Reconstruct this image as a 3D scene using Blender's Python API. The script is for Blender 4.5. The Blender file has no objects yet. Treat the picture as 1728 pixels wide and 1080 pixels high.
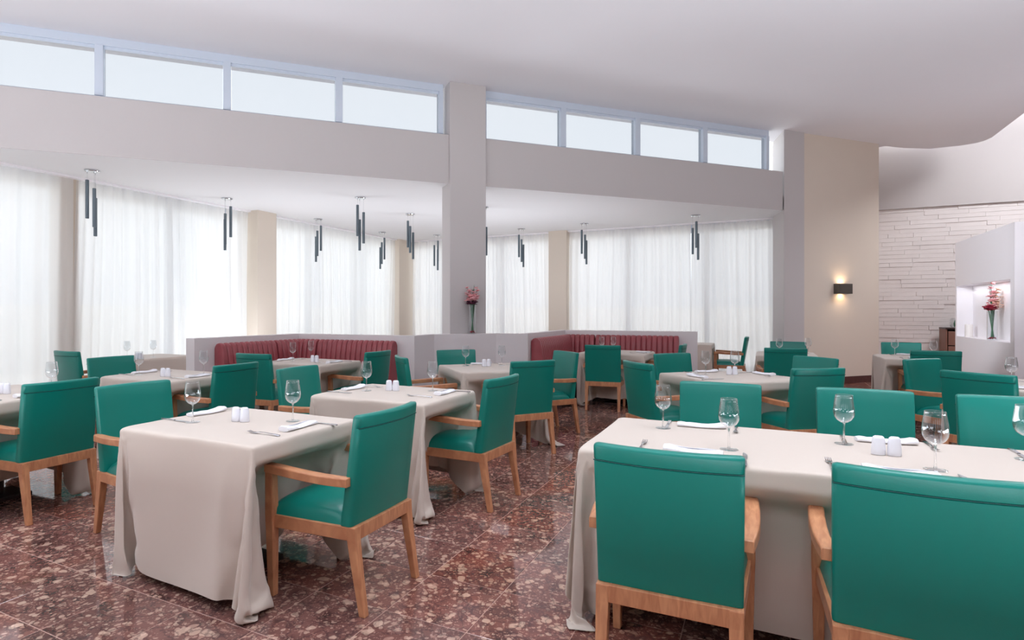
import bpy, math, random
import numpy as np
from mathutils import Vector, Matrix, noise

random.seed(7)
SC = bpy.context.scene
COL = SC.collection

# ------------------------------------------------------------------ camera
FPX = 985.0
cam_d = bpy.data.cameras.new('camera')
cam = bpy.data.objects.new('camera', cam_d)
COL.objects.link(cam)
cam.location = (0, 0, 1.345)
cam.rotation_euler = (math.pi / 2, 0, 0)
cam_d.sensor_width = 36.0
cam_d.lens = FPX * 36.0 / 1728.0
cam_d.shift_x = (864 - 780) / 1728.0
cam_d.shift_y = -(540 - 525) / 1728.0
cam_d.clip_end = 200
SC.camera = cam

# ------------------------------------------------------------------ light and exposure
SC.view_settings.view_transform = 'Standard'
SC.view_settings.look = 'None'
SC.view_settings.gamma = 1.0
SC.view_settings.use_curve_mapping = False
SC.view_settings.exposure = 0.12
SC.cycles.use_denoising = True
SC.cycles.max_bounces = 10
SC.cycles.diffuse_bounces = 7
SC.cycles.glossy_bounces = 4
SC.cycles.transmission_bounces = 8
SC.cycles.transparent_max_bounces = 12
SC.cycles.caustics_reflective = False
SC.cycles.caustics_refractive = False
SC.cycles.sample_clamp_indirect = 6.0

world = bpy.data.worlds.new('sky')
SC.world = world
world.use_nodes = True
wn = world.node_tree
bg = wn.nodes['Background']
tc = wn.nodes.new('ShaderNodeTexCoord')
nz = wn.nodes.new('ShaderNodeTexNoise'); nz.inputs['Scale'].default_value = 1.6; nz.inputs['Detail'].default_value = 3
cr = wn.nodes.new('ShaderNodeValToRGB')
cr.color_ramp.elements[0].position = 0.3; cr.color_ramp.elements[0].color = (0.80, 0.88, 0.965, 1)
cr.color_ramp.elements[1].position = 0.75; cr.color_ramp.elements[1].color = (0.86, 0.91, 0.975, 1)
wn.links.new(tc.outputs['Generated'], nz.inputs['Vector'])
wn.links.new(nz.outputs['Fac'], cr.inputs['Fac'])
wn.links.new(cr.outputs['Color'], bg.inputs['Color'])
bg.inputs['Strength'].default_value = 1.68

def light(name, kind, loc, energy, color=(1, 1, 1), rot=(0, 0, 0), **kw):
    d = bpy.data.lights.new(name, kind)
    d.energy = energy
    d.color = color
    for k, v in kw.items():
        setattr(d, k, v)
    o = bpy.data.objects.new(name, d)
    o.location = loc
    o.rotation_euler = rot
    COL.objects.link(o)
    return o

# ------------------------------------------------------------------ room axes
TH = -0.476
UX, UY = math.cos(TH), math.sin(TH)
VX, VY = -UY, UX
GRID = math.degrees(TH)

def gx(u, v, z=0.0):
    return Vector((u * UX + v * VX, u * UY + v * VY, z))

LD = Vector((0.9385, 0.3453, 0.0)).normalized()      # along the clerestory wall
LN = Vector((-LD.y, LD.x, 0.0))                      # away from the camera
L0 = Vector((4.74, 9.97, 0.0))
def lx(t, n=0.0, z=0.0):
    return L0 + LD * t + LN * n + Vector((0, 0, z))

sun_dir = Vector((-0.12, 0.60, -0.80))
light('sun', 'SUN', (0, -14, 20), 9.0, (1.0, 0.965, 0.92), sun_dir.to_track_quat('-Z', 'Y').to_euler(), angle=0.02)

# unseen area lamps added above the frame to brighten tables and floor
for lx_, ly_ in ((-3.4, 3.4), (-0.4, 3.8), (2.6, 3.4), (4.8, 3.6), (-2.2, 1.6), (1.4, 1.6)):
    light('overhead_fill', 'AREA', (lx_, ly_, 4.52), 9.8, (0.84, 0.91, 1.0), (0, 0, 0), shape='DISK', size=0.9, spread=1.45)

# unseen lamp added in the raised ceiling strip to brighten the stone wall
for u_, v_, e_ in ((4.9, 12.6, 150),):
    light('stone_wall_fill', 'AREA', gx(u_, v_, 5.33), e_, (0.95, 0.96, 1.0), (0, 0, 0), shape='DISK', size=1.2)

# unseen strip added in the ceiling slot to lighten the wall over the stone
light('slot_fill', 'AREA', gx(4.2, 14.74, 5.33), 20, (0.95, 0.96, 1.0), (0, 0, TH), shape='RECTANGLE', size=5.0, size_y=0.25)

# spot added out of frame to brighten the left face of the niche partition
sp = Vector((-1.0, 5.6, 4.45)); tg = Vector((7.4, 8.5, 1.75))
light('partition_fill', 'SPOT', sp, 1700, (0.9, 0.93, 1.0), (tg - sp).to_track_quat('-Z', 'Y').to_euler(), spot_size=0.34, spot_blend=0.6, shadow_soft_size=0.15)

# up-facing fill lights added out of sight to brighten the ceilings
for x_, y_, z_, e_, sx_, sy_ in ((-4.8, 1.0, 0.5, 330, 4, 3), (0.0, -1.2, 0.5, 270, 4, 3), (4.6, 0.6, 0.5, 440, 4, 3), (-2.9, 9.5, 0.35, 45, 2.4, 1.0), (0.6, 10.6, 0.35, 60, 3.0, 1.2)):
    light('upward_fill', 'AREA', (x_, y_, z_), e_, (0.88, 0.93, 1.0), (math.pi, 0, 0), shape='RECTANGLE', size=sx_, size_y=sy_)

# ------------------------------------------------------------------ materials
def lin(r, g, b):
    f = lambda c: ((c / 255 + 0.055) / 1.055) ** 2.4 if c > 10 else c / 255 / 12.92
    return (f(r), f(g), f(b), 1)

def mat(name, color, rough=0.6, metal=0.0, spec=0.5, noise_amt=0.0, noise_scale=8.0, bump=0.0, bump_scale=40.0, sheen=0.0, coat=0.0, bump_dist=0.002):
    m = bpy.data.materials.new(name)
    m.use_nodes = True
    t = m.node_tree
    b = t.nodes['Principled BSDF']
    b.inputs['Base Color'].default_value = color
    b.inputs['Roughness'].default_value = rough
    b.inputs['Metallic'].default_value = metal
    b.inputs['Specular IOR Level'].default_value = spec
    if sheen:
        b.inputs['Sheen Weight'].default_value = sheen
        b.inputs['Sheen Roughness'].default_value = 0.4
    if coat:
        b.inputs['Coat Weight'].default_value = coat
        b.inputs['Coat Roughness'].default_value = 0.1
    tcn = t.nodes.new('ShaderNodeTexCoord')
    if noise_amt:
        n = t.nodes.new('ShaderNodeTexNoise'); n.inputs['Scale'].default_value = noise_scale; n.inputs['Detail'].default_value = 4
        t.links.new(tcn.outputs['Object'], n.inputs['Vector'])
        h = t.nodes.new('ShaderNodeHueSaturation'); h.inputs['Color'].default_value = color
        mr = t.nodes.new('ShaderNodeMapRange'); mr.inputs['To Min'].default_value = 1 - noise_amt; mr.inputs['To Max'].default_value = 1 + noise_amt
        t.links.new(n.outputs['Fac'], mr.inputs['Value']); t.links.new(mr.outputs['Result'], h.inputs['Value'])
        t.links.new(h.outputs['Color'], b.inputs['Base Color'])
    if bump:
        n2 = t.nodes.new('ShaderNodeTexNoise'); n2.inputs['Scale'].default_value = bump_scale; n2.inputs['Detail'].default_value = 3
        t.links.new(tcn.outputs['Object'], n2.inputs['Vector'])
        bp = t.nodes.new('ShaderNodeBump'); bp.inputs['Strength'].default_value = bump; bp.inputs['Distance'].default_value = bump_dist
        t.links.new(n2.outputs['Fac'], bp.inputs['Height']); t.links.new(bp.outputs['Normal'], b.inputs['Normal'])
    return m

M = {}
M['ceil'] = mat('ceiling_plaster', lin(230, 229, 233), 0.85, noise_amt=0.02, noise_scale=0.8, bump=0.3, bump_scale=9)
M['soffit'] = mat('soffit_plaster', lin(224, 223, 224), 0.85, bump=0.2, bump_scale=12)
M['wall'] = mat('wall_plaster', lin(196, 191, 190), 0.8, noise_amt=0.015, noise_scale=2, bump=0.2, bump_scale=60)
M['taupe'] = mat('taupe_plaster', lin(218, 206, 192), 0.8, noise_amt=0.02, noise_scale=2, bump=0.2, bump_scale=60)
M['wall_dark'] = mat('brown_plaster', lin(112, 100, 92), 0.8)
M['wall_light'] = mat('pale_plaster', lin(228, 223, 224), 0.8, bump=0.15, bump_scale=60)
M['white'] = mat('white_paint', lin(240, 237, 240), 0.6)
M['brick'] = mat('painted_stone', lin(232, 226, 224), 0.75, noise_amt=0.03, noise_scale=7, bump=0.6, bump_scale=45, bump_dist=0.004)
M['frame'] = mat('window_frame_paint', lin(205, 215, 228), 0.4)
M['teal'] = mat('teal_leather', lin(0, 124, 112), 0.34, spec=0.5, noise_amt=0.03, noise_scale=5, bump=0.12, bump_scale=260, sheen=0.0)
M['teal_seam'] = mat('teal_seam', lin(2, 78, 74), 0.6)
M['red'] = mat('dark_red_leather', lin(152, 70, 76), 0.36, spec=0.5, noise_amt=0.04, noise_scale=4, bump=0.1, bump_scale=220)
M['cloth'] = mat('beige_tablecloth', lin(206, 194, 183), 0.85, spec=0.2, noise_amt=0.015, noise_scale=3, bump=0.25, bump_scale=420, sheen=0.35, bump_dist=0.001)
M['napkin'] = mat('white_napkin', lin(236, 236, 240), 0.85, spec=0.2, bump=0.2, bump_scale=300, bump_dist=0.001)
M['china'] = mat('white_china', lin(232, 233, 240), 0.18, spec=0.5)
M['steel'] = mat('polished_steel', lin(200, 200, 205), 0.15, metal=1.0)
M['chrome'] = mat('chrome', lin(205, 208, 212), 0.12, metal=1.0)
M['pendant'] = mat('smoked_metal_tube', lin(112, 124, 132), 0.28, metal=0.75)
M['sconce'] = mat('bronze_metal', lin(112, 108, 103), 0.35, metal=0.7)
M['candle'] = mat('candle_wax', lin(238, 234, 230), 0.5)
M['cab'] = mat('brown_cabinet', lin(140, 100, 86), 0.5, noise_amt=0.08, noise_scale=6)
M['cabdark'] = mat('dark_cabinet', lin(52, 34, 34), 0.4)
M['green'] = mat('green_stem', lin(62, 110, 78), 0.5, noise_amt=0.15, noise_scale=20)
M['pinkf'] = mat('pink_petal', lin(236, 176, 180), 0.6, noise_amt=0.08, noise_scale=30)
M['creamf'] = mat('cream_petal', lin(240, 205, 185), 0.6, noise_amt=0.08, noise_scale=30)
M['redf'] = mat('crimson_petal', lin(150, 20, 50), 0.5, noise_amt=0.15, noise_scale=30)
M['darkf'] = mat('plum_petal', lin(84, 24, 52), 0.5, noise_amt=0.15, noise_scale=30)
M['ground'] = mat('terrace_paving', lin(215, 212, 206), 0.8, noise_amt=0.06, noise_scale=1.5)
M['hedge'] = mat('pale_garden_wall', lin(205, 206, 204), 0.8, noise_amt=0.05, noise_scale=0.8)

def wood_mat(name, c1, c2):
    m = bpy.data.materials.new(name); m.use_nodes = True
    t = m.node_tree; b = t.nodes['Principled BSDF']
    tcn = t.nodes.new('ShaderNodeTexCoord'); mp = t.nodes.new('ShaderNodeMapping')
    mp.inputs['Scale'].default_value = (26, 5, 5)
    n = t.nodes.new('ShaderNodeTexNoise'); n.inputs['Scale'].default_value = 2.2; n.inputs['Detail'].default_value = 6; n.inputs['Distortion'].default_value = 0.6
    r = t.nodes.new('ShaderNodeValToRGB')
    r.color_ramp.elements[0].position = 0.32; r.color_ramp.elements[0].color = c1
    r.color_ramp.elements[1].position = 0.68; r.color_ramp.elements[1].color = c2
    t.links.new(tcn.outputs['Object'], mp.inputs['Vector']); t.links.new(mp.outputs['Vector'], n.inputs['Vector'])
    t.links.new(n.outputs['Fac'], r.inputs['Fac']); t.links.new(r.outputs['Color'], b.inputs['Base Color'])
    b.inputs['Roughness'].default_value = 0.34
    return m
M['wood'] = wood_mat('varnished_beech', lin(176, 116, 82), lin(206, 148, 108))

def glass_mat(name):
    # thin-walled glass: clear face-on, reflecting more towards grazing angles
    m = bpy.data.materials.new(name); m.use_nodes = True
    t = m.node_tree
    for n in list(t.nodes): t.nodes.remove(n)
    out = t.nodes.new('ShaderNodeOutputMaterial'); tr = t.nodes.new('ShaderNodeBsdfTransparent'); gl = t.nodes.new('ShaderNodeBsdfGlossy')
    tr.inputs['Color'].default_value = (0.955, 0.965, 0.97, 1); gl.inputs['Roughness'].default_value = 0.02; gl.inputs['Color'].default_value = (1, 1, 1, 1)
    lw = t.nodes.new('ShaderNodeLayerWeight'); lw.inputs['Blend'].default_value = 0.5
    pw_ = t.nodes.new('ShaderNodeMath'); pw_.operation = 'POWER'; pw_.inputs[1].default_value = 2.6
    mr = t.nodes.new('ShaderNodeMapRange'); mr.inputs['To Min'].default_value = 0.04; mr.inputs['To Max'].default_value = 1.0
    mx = t.nodes.new('ShaderNodeMixShader')
    t.links.new(lw.outputs['Facing'], pw_.inputs[0]); t.links.new(pw_.outputs[0], mr.inputs['Value']); t.links.new(mr.outputs[0], mx.inputs['Fac'])
    t.links.new(tr.outputs[0], mx.inputs[1]); t.links.new(gl.outputs[0], mx.inputs[2]); t.links.new(mx.outputs[0], out.inputs['Surface'])
    return m
M['glass'] = glass_mat('clear_glass')
def solid_glass_mat():
    m = bpy.data.materials.new('solid_glass'); m.use_nodes = True
    t = m.node_tree
    for n in list(t.nodes): t.nodes.remove(n)
    out = t.nodes.new('ShaderNodeOutputMaterial'); tr = t.nodes.new('ShaderNodeBsdfTransparent'); gl = t.nodes.new('ShaderNodeBsdfGlass')
    gl.inputs['IOR'].default_value = 1.45; gl.inputs['Roughness'].default_value = 0.0
    mx = t.nodes.new('ShaderNodeMixShader'); mx.inputs['Fac'].default_value = 0.7
    t.links.new(tr.outputs[0], mx.inputs[1]); t.links.new(gl.outputs[0], mx.inputs[2]); t.links.new(mx.outputs[0], out.inputs['Surface'])
    return m
M['solid_glass'] = solid_glass_mat()

def pane_mat(name, tint):
    m = bpy.data.materials.new(name); m.use_nodes = True
    t = m.node_tree
    for n in list(t.nodes): t.nodes.remove(n)
    out = t.nodes.new('ShaderNodeOutputMaterial'); tr = t.nodes.new('ShaderNodeBsdfTransparent')
    gl = t.nodes.new('ShaderNodeBsdfGlossy'); gl.inputs['Roughness'].default_value = 0.02
    mx = t.nodes.new('ShaderNodeMixShader'); mx.inputs['Fac'].default_value = 0.05
    tr.inputs['Color'].default_value = tint
    t.links.new(tr.outputs[0], mx.inputs[1]); t.links.new(gl.outputs[0], mx.inputs[2]); t.links.new(mx.outputs[0], out.inputs['Surface'])
    return m
M['pane'] = pane_mat('window_pane', (0.98, 0.99, 1, 1))
M['pane_dim'] = pane_mat('sky_dimming_pane', (0.74, 0.74, 0.74, 1))  # grey tint added to dim the sky seen through the clerestory

def sheer_mat():
    m = bpy.data.materials.new('sheer_voile'); m.use_nodes = True
    t = m.node_tree
    for n in list(t.nodes): t.nodes.remove(n)
    out = t.nodes.new('ShaderNodeOutputMaterial')
    tl = t.nodes.new('ShaderNodeBsdfTranslucent'); df = t.nodes.new('ShaderNodeBsdfDiffuse'); tr = t.nodes.new('ShaderNodeBsdfTransparent')
    col = (0.85, 0.838, 0.825, 1)
    tl.inputs['Color'].default_value = col; df.inputs['Color'].default_value = col
    m1 = t.nodes.new('ShaderNodeMixShader'); m1.inputs['Fac'].default_value = 0.38
    m2 = t.nodes.new('ShaderNodeMixShader'); m2.inputs['Fac'].default_value = 0.22
    # woven density: threads let a little more or less light through
    tcn = t.nodes.new('ShaderNodeTexCoord'); mp = t.nodes.new('ShaderNodeMapping'); mp.inputs['Scale'].default_value = (7, 7, 0.15)
    n = t.nodes.new('ShaderNodeTexNoise'); n.inputs['Scale'].default_value = 1.6; n.inputs['Detail'].default_value = 4
    mr = t.nodes.new('ShaderNodeMapRange'); mr.inputs['To Min'].default_value = 0.05; mr.inputs['To Max'].default_value = 0.14
    t.links.new(tcn.outputs['Object'], mp.inputs['Vector']); t.links.new(mp.outputs['Vector'], n.inputs['Vector'])
    t.links.new(n.outputs['Fac'], mr.inputs['Value']); t.links.new(mr.outputs['Result'], m2.inputs['Fac'])
    t.links.new(tl.outputs[0], m1.inputs[1]); t.links.new(df.outputs[0], m1.inputs[2])
    t.links.new(m1.outputs[0], m2.inputs[1]); t.links.new(tr.outputs[0], m2.inputs[2]); t.links.new(m2.outputs[0], out.inputs['Surface'])
    return m
M['sheer'] = sheer_mat()

def marble_mat(name='red_breccia_marble'):
    m = bpy.data.materials.new(name); m.use_nodes = True
    t = m.node_tree; b = t.nodes['Principled BSDF']
    N = t.nodes.new; K = t.links.new
    geo = N('ShaderNodeNewGeometry'); oi = N('ShaderNodeObjectInfo')
    add = N('ShaderNodeMath'); add.operation = 'ADD'
    K(geo.outputs['Random Per Island'], add.inputs[0]); K(oi.outputs['Random'], add.inputs[1])
    fr = N('ShaderNodeMath'); fr.operation = 'FRACT'; K(add.outputs[0], fr.inputs[0])
    off = N('ShaderNodeVectorMath'); off.operation = 'SCALE'; off.inputs[0].default_value = (37, 53, 19); K(fr.outputs[0], off.inputs['Scale'])
    p = N('ShaderNodeVectorMath'); p.operation = 'ADD'; K(geo.outputs['Position'], p.inputs[0]); K(off.outputs[0], p.inputs[1])
    # warp
    wz = N('ShaderNodeTexNoise'); wz.inputs['Scale'].default_value = 9; wz.inputs['Detail'].default_value = 3; K(p.outputs[0], wz.inputs['Vector'])
    ws = N('ShaderNodeVectorMath'); ws.operation = 'SCALE'; ws.inputs['Scale'].default_value = 0.07; K(wz.outputs['Color'], ws.inputs[0])
    pw = N('ShaderNodeVectorMath'); pw.operation = 'ADD'; K(p.outputs[0], pw.inputs[0]); K(ws.outputs[0], pw.inputs[1])
    # base red-brown to grey-violet
    n1 = N('ShaderNodeTexNoise'); n1.inputs['Scale'].default_value = 5; n1.inputs['Detail'].default_value = 6; n1.inputs['Roughness'].default_value = 0.65; K(pw.outputs[0], n1.inputs['Vector'])
    r1 = N('ShaderNodeValToRGB'); e = r1.color_ramp.elements
    e[0].position = 0.3; e[0].color = lin(66, 34, 32); e[1].position = 0.72; e[1].color = lin(84, 54, 52)
    x = r1.color_ramp.elements.new(0.5); x.color = lin(124, 66, 54)
    K(n1.outputs['Fac'], r1.inputs['Fac'])
    # small clasts
    def clast(scale, lo, hi, seed):
        v = N('ShaderNodeTexVoronoi'); v.inputs['Scale'].default_value = scale; v.inputs['Randomness'].default_value = 1.0
        sh = N('ShaderNodeVectorMath'); sh.operation = 'ADD'; sh.inputs[1].default_value = (seed, seed * 2, 0); K(pw.outputs[0], sh.inputs[0]); K(sh.outputs[0], v.inputs['Vector'])
        sep = N('ShaderNodeSeparateColor'); K(v.outputs['Color'], sep.inputs[0])
        # radius of each clast depends on its cell colour
        rad = N('ShaderNodeMapRange'); rad.inputs['From Min'].default_value = lo; rad.inputs['From Max'].default_value = 1; rad.inputs['To Min'].default_value = 0.0; rad.inputs['To Max'].default_value = hi
        K(sep.outputs[0], rad.inputs['Value'])
        d = N('ShaderNodeMath'); d.operation = 'SUBTRACT'; K(rad.outputs[0], d.inputs[0]); K(v.outputs['Distance'], d.inputs[1])
        s = N('ShaderNodeMapRange'); s.inputs['From Min'].default_value = -0.03; s.inputs['From Max'].default_value = 0.05; K(d.outputs[0], s.inputs['Value'])
        return s.outputs[0], sep.outputs[1]
    c1, k1 = clast(40, 0.30, 0.64, 3.1)
    c2, k2 = clast(19, 0.62, 0.60, 8.7)
    c3, k3 = clast(95, 0.35, 0.60, 5.3)
    rc = N('ShaderNodeValToRGB'); e = rc.color_ramp.elements
    e[0].position = 0.0; e[0].color = lin(178, 122, 98); e[1].position = 1.0; e[1].color = lin(212, 168, 138); K(k1, rc.inputs['Fac'])
    def mixc(fac, a, bcol, amt):
        mm = N('ShaderNodeMath'); mm.operation = 'MULTIPLY'; mm.inputs[1].default_value = amt; K(fac, mm.inputs[0])
        mx = N('ShaderNodeMix'); mx.data_type = 'RGBA'; K(mm.outputs[0], mx.inputs['Factor']); K(a, mx.inputs['A'])
        if isinstance(bcol, tuple): mx.inputs['B'].default_value = bcol
        else: K(bcol, mx.inputs['B'])
        return mx.outputs['Result']
    o = mixc(c3, r1.outputs['Color'], lin(178, 122, 98), 0.55)
    o = mixc(c1, o, rc.outputs['Color'], 0.6)
    o = mixc(c2, o, lin(212, 168, 138), 0.62)
    # dark veins
    vn = N('ShaderNodeTexNoise'); vn.inputs['Scale'].default_value = 11; vn.inputs['Detail'].default_value = 5; K(p.outputs[0], vn.inputs['Vector'])
    va = N('ShaderNodeMath'); va.operation = 'SUBTRACT'; va.inputs[1].default_value = 0.5; K(vn.outputs['Fac'], va.inputs[0])
    vb = N('ShaderNodeMath'); vb.operation = 'ABSOLUTE'; K(va.outputs[0], vb.inputs[0])
    vm = N('ShaderNodeMapRange'); vm.inputs['From Min'].default_value = 0.0; vm.inputs['From Max'].default_value = 0.035; vm.inputs['To Min'].default_value = 1; vm.inputs['To Max'].default_value = 0; K(vb.outputs[0], vm.inputs['Value'])
    o = mixc(vm.outputs[0], o, lin(62, 42, 44), 0.6)
    hs = N('ShaderNodeHueSaturation'); K(o, hs.inputs['Color'])
    mv = N('ShaderNodeMapRange'); mv.inputs['To Min'].default_value = 0.86; mv.inputs['To Max'].default_value = 1.25; K(fr.outputs[0], mv.inputs['Value']); K(mv.outputs[0], hs.inputs['Value'])
    ms = N('ShaderNodeMapRange'); ms.inputs['To Min'].default_value = 1.15; ms.inputs['To Max'].default_value = 0.75; K(add.outputs[0], ms.inputs['Value']); K(ms.outputs[0], hs.inputs['Saturation'])
    K(hs.outputs['Color'], b.inputs['Base Color'])
    b.inputs['Roughness'].default_value = 0.07
    b.inputs['Specular IOR Level'].default_value = 0.7
    return m
M['marble'] = marble_mat()
M['grout'] = mat('floor_grout', lin(178, 140, 126), 0.5, noise_amt=0.1, noise_scale=20)
M['plinth'] = mat('dark_marble_skirting', lin(84, 52, 50), 0.25, noise_amt=0.35, noise_scale=18)

# ------------------------------------------------------------------ mesh helpers
class MB:
    def __init__(s):
        s.v = []; s.f = []
    def add(s, vs, fs):
        o = len(s.v); s.v += [tuple(p) for p in vs]; s.f += [tuple(i + o for i in f) for f in fs]
        return s
    def hexa(s, b, t):
        """b, t: four bottom and four top corners, same winding"""
        return s.add(list(b) + list(t), [(0, 3, 2, 1), (4, 5, 6, 7), (0, 1, 5, 4), (1, 2, 6, 5), (2, 3, 7, 6), (3, 0, 4, 7)])
    def box(s, x0, x1, y0, y1, z0, z1):
        return s.hexa([(x0, y0, z0), (x1, y0, z0), (x1, y1, z0), (x0, y1, z0)], [(x0, y0, z1), (x1, y0, z1), (x1, y1, z1), (x0, y1, z1)])
    def prism(s, pts, z0, z1):
        n = len(pts)
        return s.add([(p[0], p[1], z0) for p in pts] + [(p[0], p[1], z1) for p in pts],
                     [tuple(range(n))[::-1], tuple(range(n, 2 * n))] + [(i, (i + 1) % n, n + (i + 1) % n, n + i) for i in range(n)])
    def loft(s, rings, cap=True, closed=True):
        o = len(s.v); n = len(rings[0])
        for r in rings: s.v += [tuple(p) for p in r]
        for k in range(len(rings) - 1):
            for i in range(n if closed else n - 1):
                j = (i + 1) % n
                s.f.append((o + k * n + i, o + k * n + j, o + (k + 1) * n + j, o + (k + 1) * n + i))
        if cap:
            s.f.append(tuple(o + i for i in range(n))[::-1])
            s.f.append(tuple(o + (len(rings) - 1) * n + i for i in range(n)))
        return s
    def lathe(s, prof, n=24, c=(0, 0), cap=False, sx=1.0, sy=1.0):
        rings = [[(c[0] + r * sx * math.cos(2 * math.pi * i / n), c[1] + r * sy * math.sin(2 * math.pi * i / n), z) for i in range(n)] for r, z in prof]
        return s.loft(rings, cap=cap)
    def tube(s, pts, r, n=8, cap=True):
        rings = []
        for k, p in enumerate(pts):
            p = Vector(p)
            a = Vector(pts[max(0, k - 1)]); b = Vector(pts[min(len(pts) - 1, k + 1)])
            d = (b - a).normalized()
            up = Vector((0, 0, 1)) if abs(d.z) < 0.9 else Vector((1, 0, 0))
            e1 = d.cross(up).normalized(); e2 = e1.cross(d)
            rr = r[k] if isinstance(r, (list, tuple)) else r
            rings.append([p + e1 * rr * math.cos(2 * math.pi * i / n) + e2 * rr * math.sin(2 * math.pi * i / n) for i in range(n)])
        return s.loft(rings, cap=cap)

def mesh(name, mb, m, smooth=False, angle=None, fix=True):
    me = bpy.data.meshes.new(name)
    me.from_pydata(mb.v, [], mb.f)
    if fix:
        import bmesh
        bm = bmesh.new(); bm.from_mesh(me); bmesh.ops.recalc_face_normals(bm, faces=bm.faces[:]); bm.to_mesh(me); bm.free()
    me.materials.append(M[m] if isinstance(m, str) else m)
    if smooth:
        if angle:
            me.shade_smooth()
            me.set_sharp_from_angle(angle=math.radians(angle))
        else:
            me.shade_smooth()
    me.update()
    return me

def link(o, parent=None):
    COL.objects.link(o)
    if parent is not None: o.parent = parent
    return o

def obj(name, mb, m, parent=None, smooth=False, angle=None, bevel=0.0, seg=2, fix=True, sub=0):
    me = mb if isinstance(mb, bpy.types.Mesh) else mesh(name, mb, m, smooth, angle, fix)
    o = bpy.data.objects.new(name, me)
    link(o, parent)
    if bevel:
        b = o.modifiers.new('bevel', 'BEVEL'); b.width = bevel; b.segments = seg; b.limit_method = 'ANGLE'; b.angle_limit = math.radians(40)
        b.harden_normals = False
    if sub:
        s = o.modifiers.new('sub', 'SUBSURF'); s.levels = sub; s.render_levels = sub
    return o

def empty(name, loc, rz=0.0):
    o = bpy.data.objects.new(name, None)
    o.location = loc; o.rotation_euler = (0, 0, rz); o.empty_display_size = 0.1
    COL.objects.link(o)
    return o

def tag(o, label, cat, group=None):
    o['label'] = label; o['category'] = cat
    if group: o['group'] = group
    return o

def struct(name, mb, m, parent=None, **kw):
    o = obj(name, mb, m, parent, **kw)
    o['kind'] = 'structure'
    return o

def copy_tree(o, parent=None):
    c = o.copy(); COL.objects.link(c)
    if parent is not None: c.parent = parent
    for ch in list(o.children):
        copy_tree(ch, c)
    return c

PROTO = {}
def place(key, loc, rz, label, group):
    """first use moves the prototype itself, later uses copy it with its parts"""
    p, used = PROTO[key]
    o = copy_tree(p) if used else p
    PROTO[key] = (p, True)
    o.location = loc; o.rotation_euler = (0, 0, rz)
    o['label'] = label; o['group'] = group
    return o

# ------------------------------------------------------------------ floor
ZC, ZS = 4.54, 3.13
TS = 0.4015; TA, TB = -3.515, 1.776
floor_mb = MB().prism([gx(-8.6, -5), gx(9, -5), gx(9, 15.4), gx(-8.6, 15.4)], -0.2, -0.0013)
floor = struct('floor', floor_mb, 'grout')
tl = []
for i in range(-16, 34):
    for j in range(-20, 36):
        u0 = TA + TS * i; v0 = TB + TS * j
        if u0 < -8.3 or u0 > 8.2 or v0 < -4.6 or v0 > 14.9: continue
        c = gx(u0 + TS / 2, v0 + TS / 2)
        vis = False
        if c.y > 1.2:
            px = 780 + FPX * c.x / c.y; py = 525 + FPX * 1.345 / c.y
            vis = -120 < px < 1850 and py < 1180
        tl.append((c.length if vis else 99, u0, v0, c))
tl.sort(key=lambda a: a[0])
gap = 0.0017
def tile_geo(mb, u0, v0, c=Vector((0, 0, 0))):
    a, b, d, e = u0 + gap, u0 + TS - gap, v0 + gap, v0 + TS - gap
    k = 0.0014
    lo = [gx(a, d, -0.004) - c, gx(b, d, -0.004) - c, gx(b, e, -0.004) - c, gx(a, e, -0.004) - c]
    md = [gx(a, d, -0.0012) - c, gx(b, d, -0.0012) - c, gx(b, e, -0.0012) - c, gx(a, e, -0.0012) - c]
    tp = [gx(a + k, d + k, 0) - c, gx(b - k, d + k, 0) - c, gx(b - k, e - k, 0) - c, gx(a + k, e - k, 0) - c]
    mb.add(lo + md + tp, [(0, 1, 5, 4), (1, 2, 6, 5), (2, 3, 7, 6), (3, 0, 4, 7), (4, 5, 9, 8), (5, 6, 10, 9), (6, 7, 11, 10), (7, 4, 8, 11), (8, 9, 10, 11)])
mb = MB(); tile_geo(mb, -TS / 2, -TS / 2)
tile_me = mesh('tile', mb, 'marble', fix=False)
NT = 0
rest = MB()
for d, u0, v0, c in tl:
    if d < 7.6 and NT < 298:
        o = bpy.data.objects.new('tile', tile_me); link(o, floor); o.location = c; NT += 1
        o.rotation_euler = (0, 0, random.choice((0, math.pi / 2, math.pi, -math.pi / 2)))
    else:
        tile_geo(rest, u0, v0)
o = obj('tile_field', rest, 'marble', floor, fix=False); o['kind'] = 'stuff'

# ------------------------------------------------------------------ ceilings
def wall_seg(p, q, th, z0, z1, mb=None, side=1):
    """a wall from p to q, thickness th to the left of p->q (side=1) or right (-1)"""
    mb = mb or MB()
    p = Vector((p[0], p[1], 0)); q = Vector((q[0], q[1], 0))
    d = (q - p).normalized(); n = Vector((-d.y, d.x, 0)) * th * side
    pts = [p, q, q + n, p + n]
    if side < 0: pts = pts[::-1]
    return mb.prism([(a.x, a.y) for a in pts], z0, z1)

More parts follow.
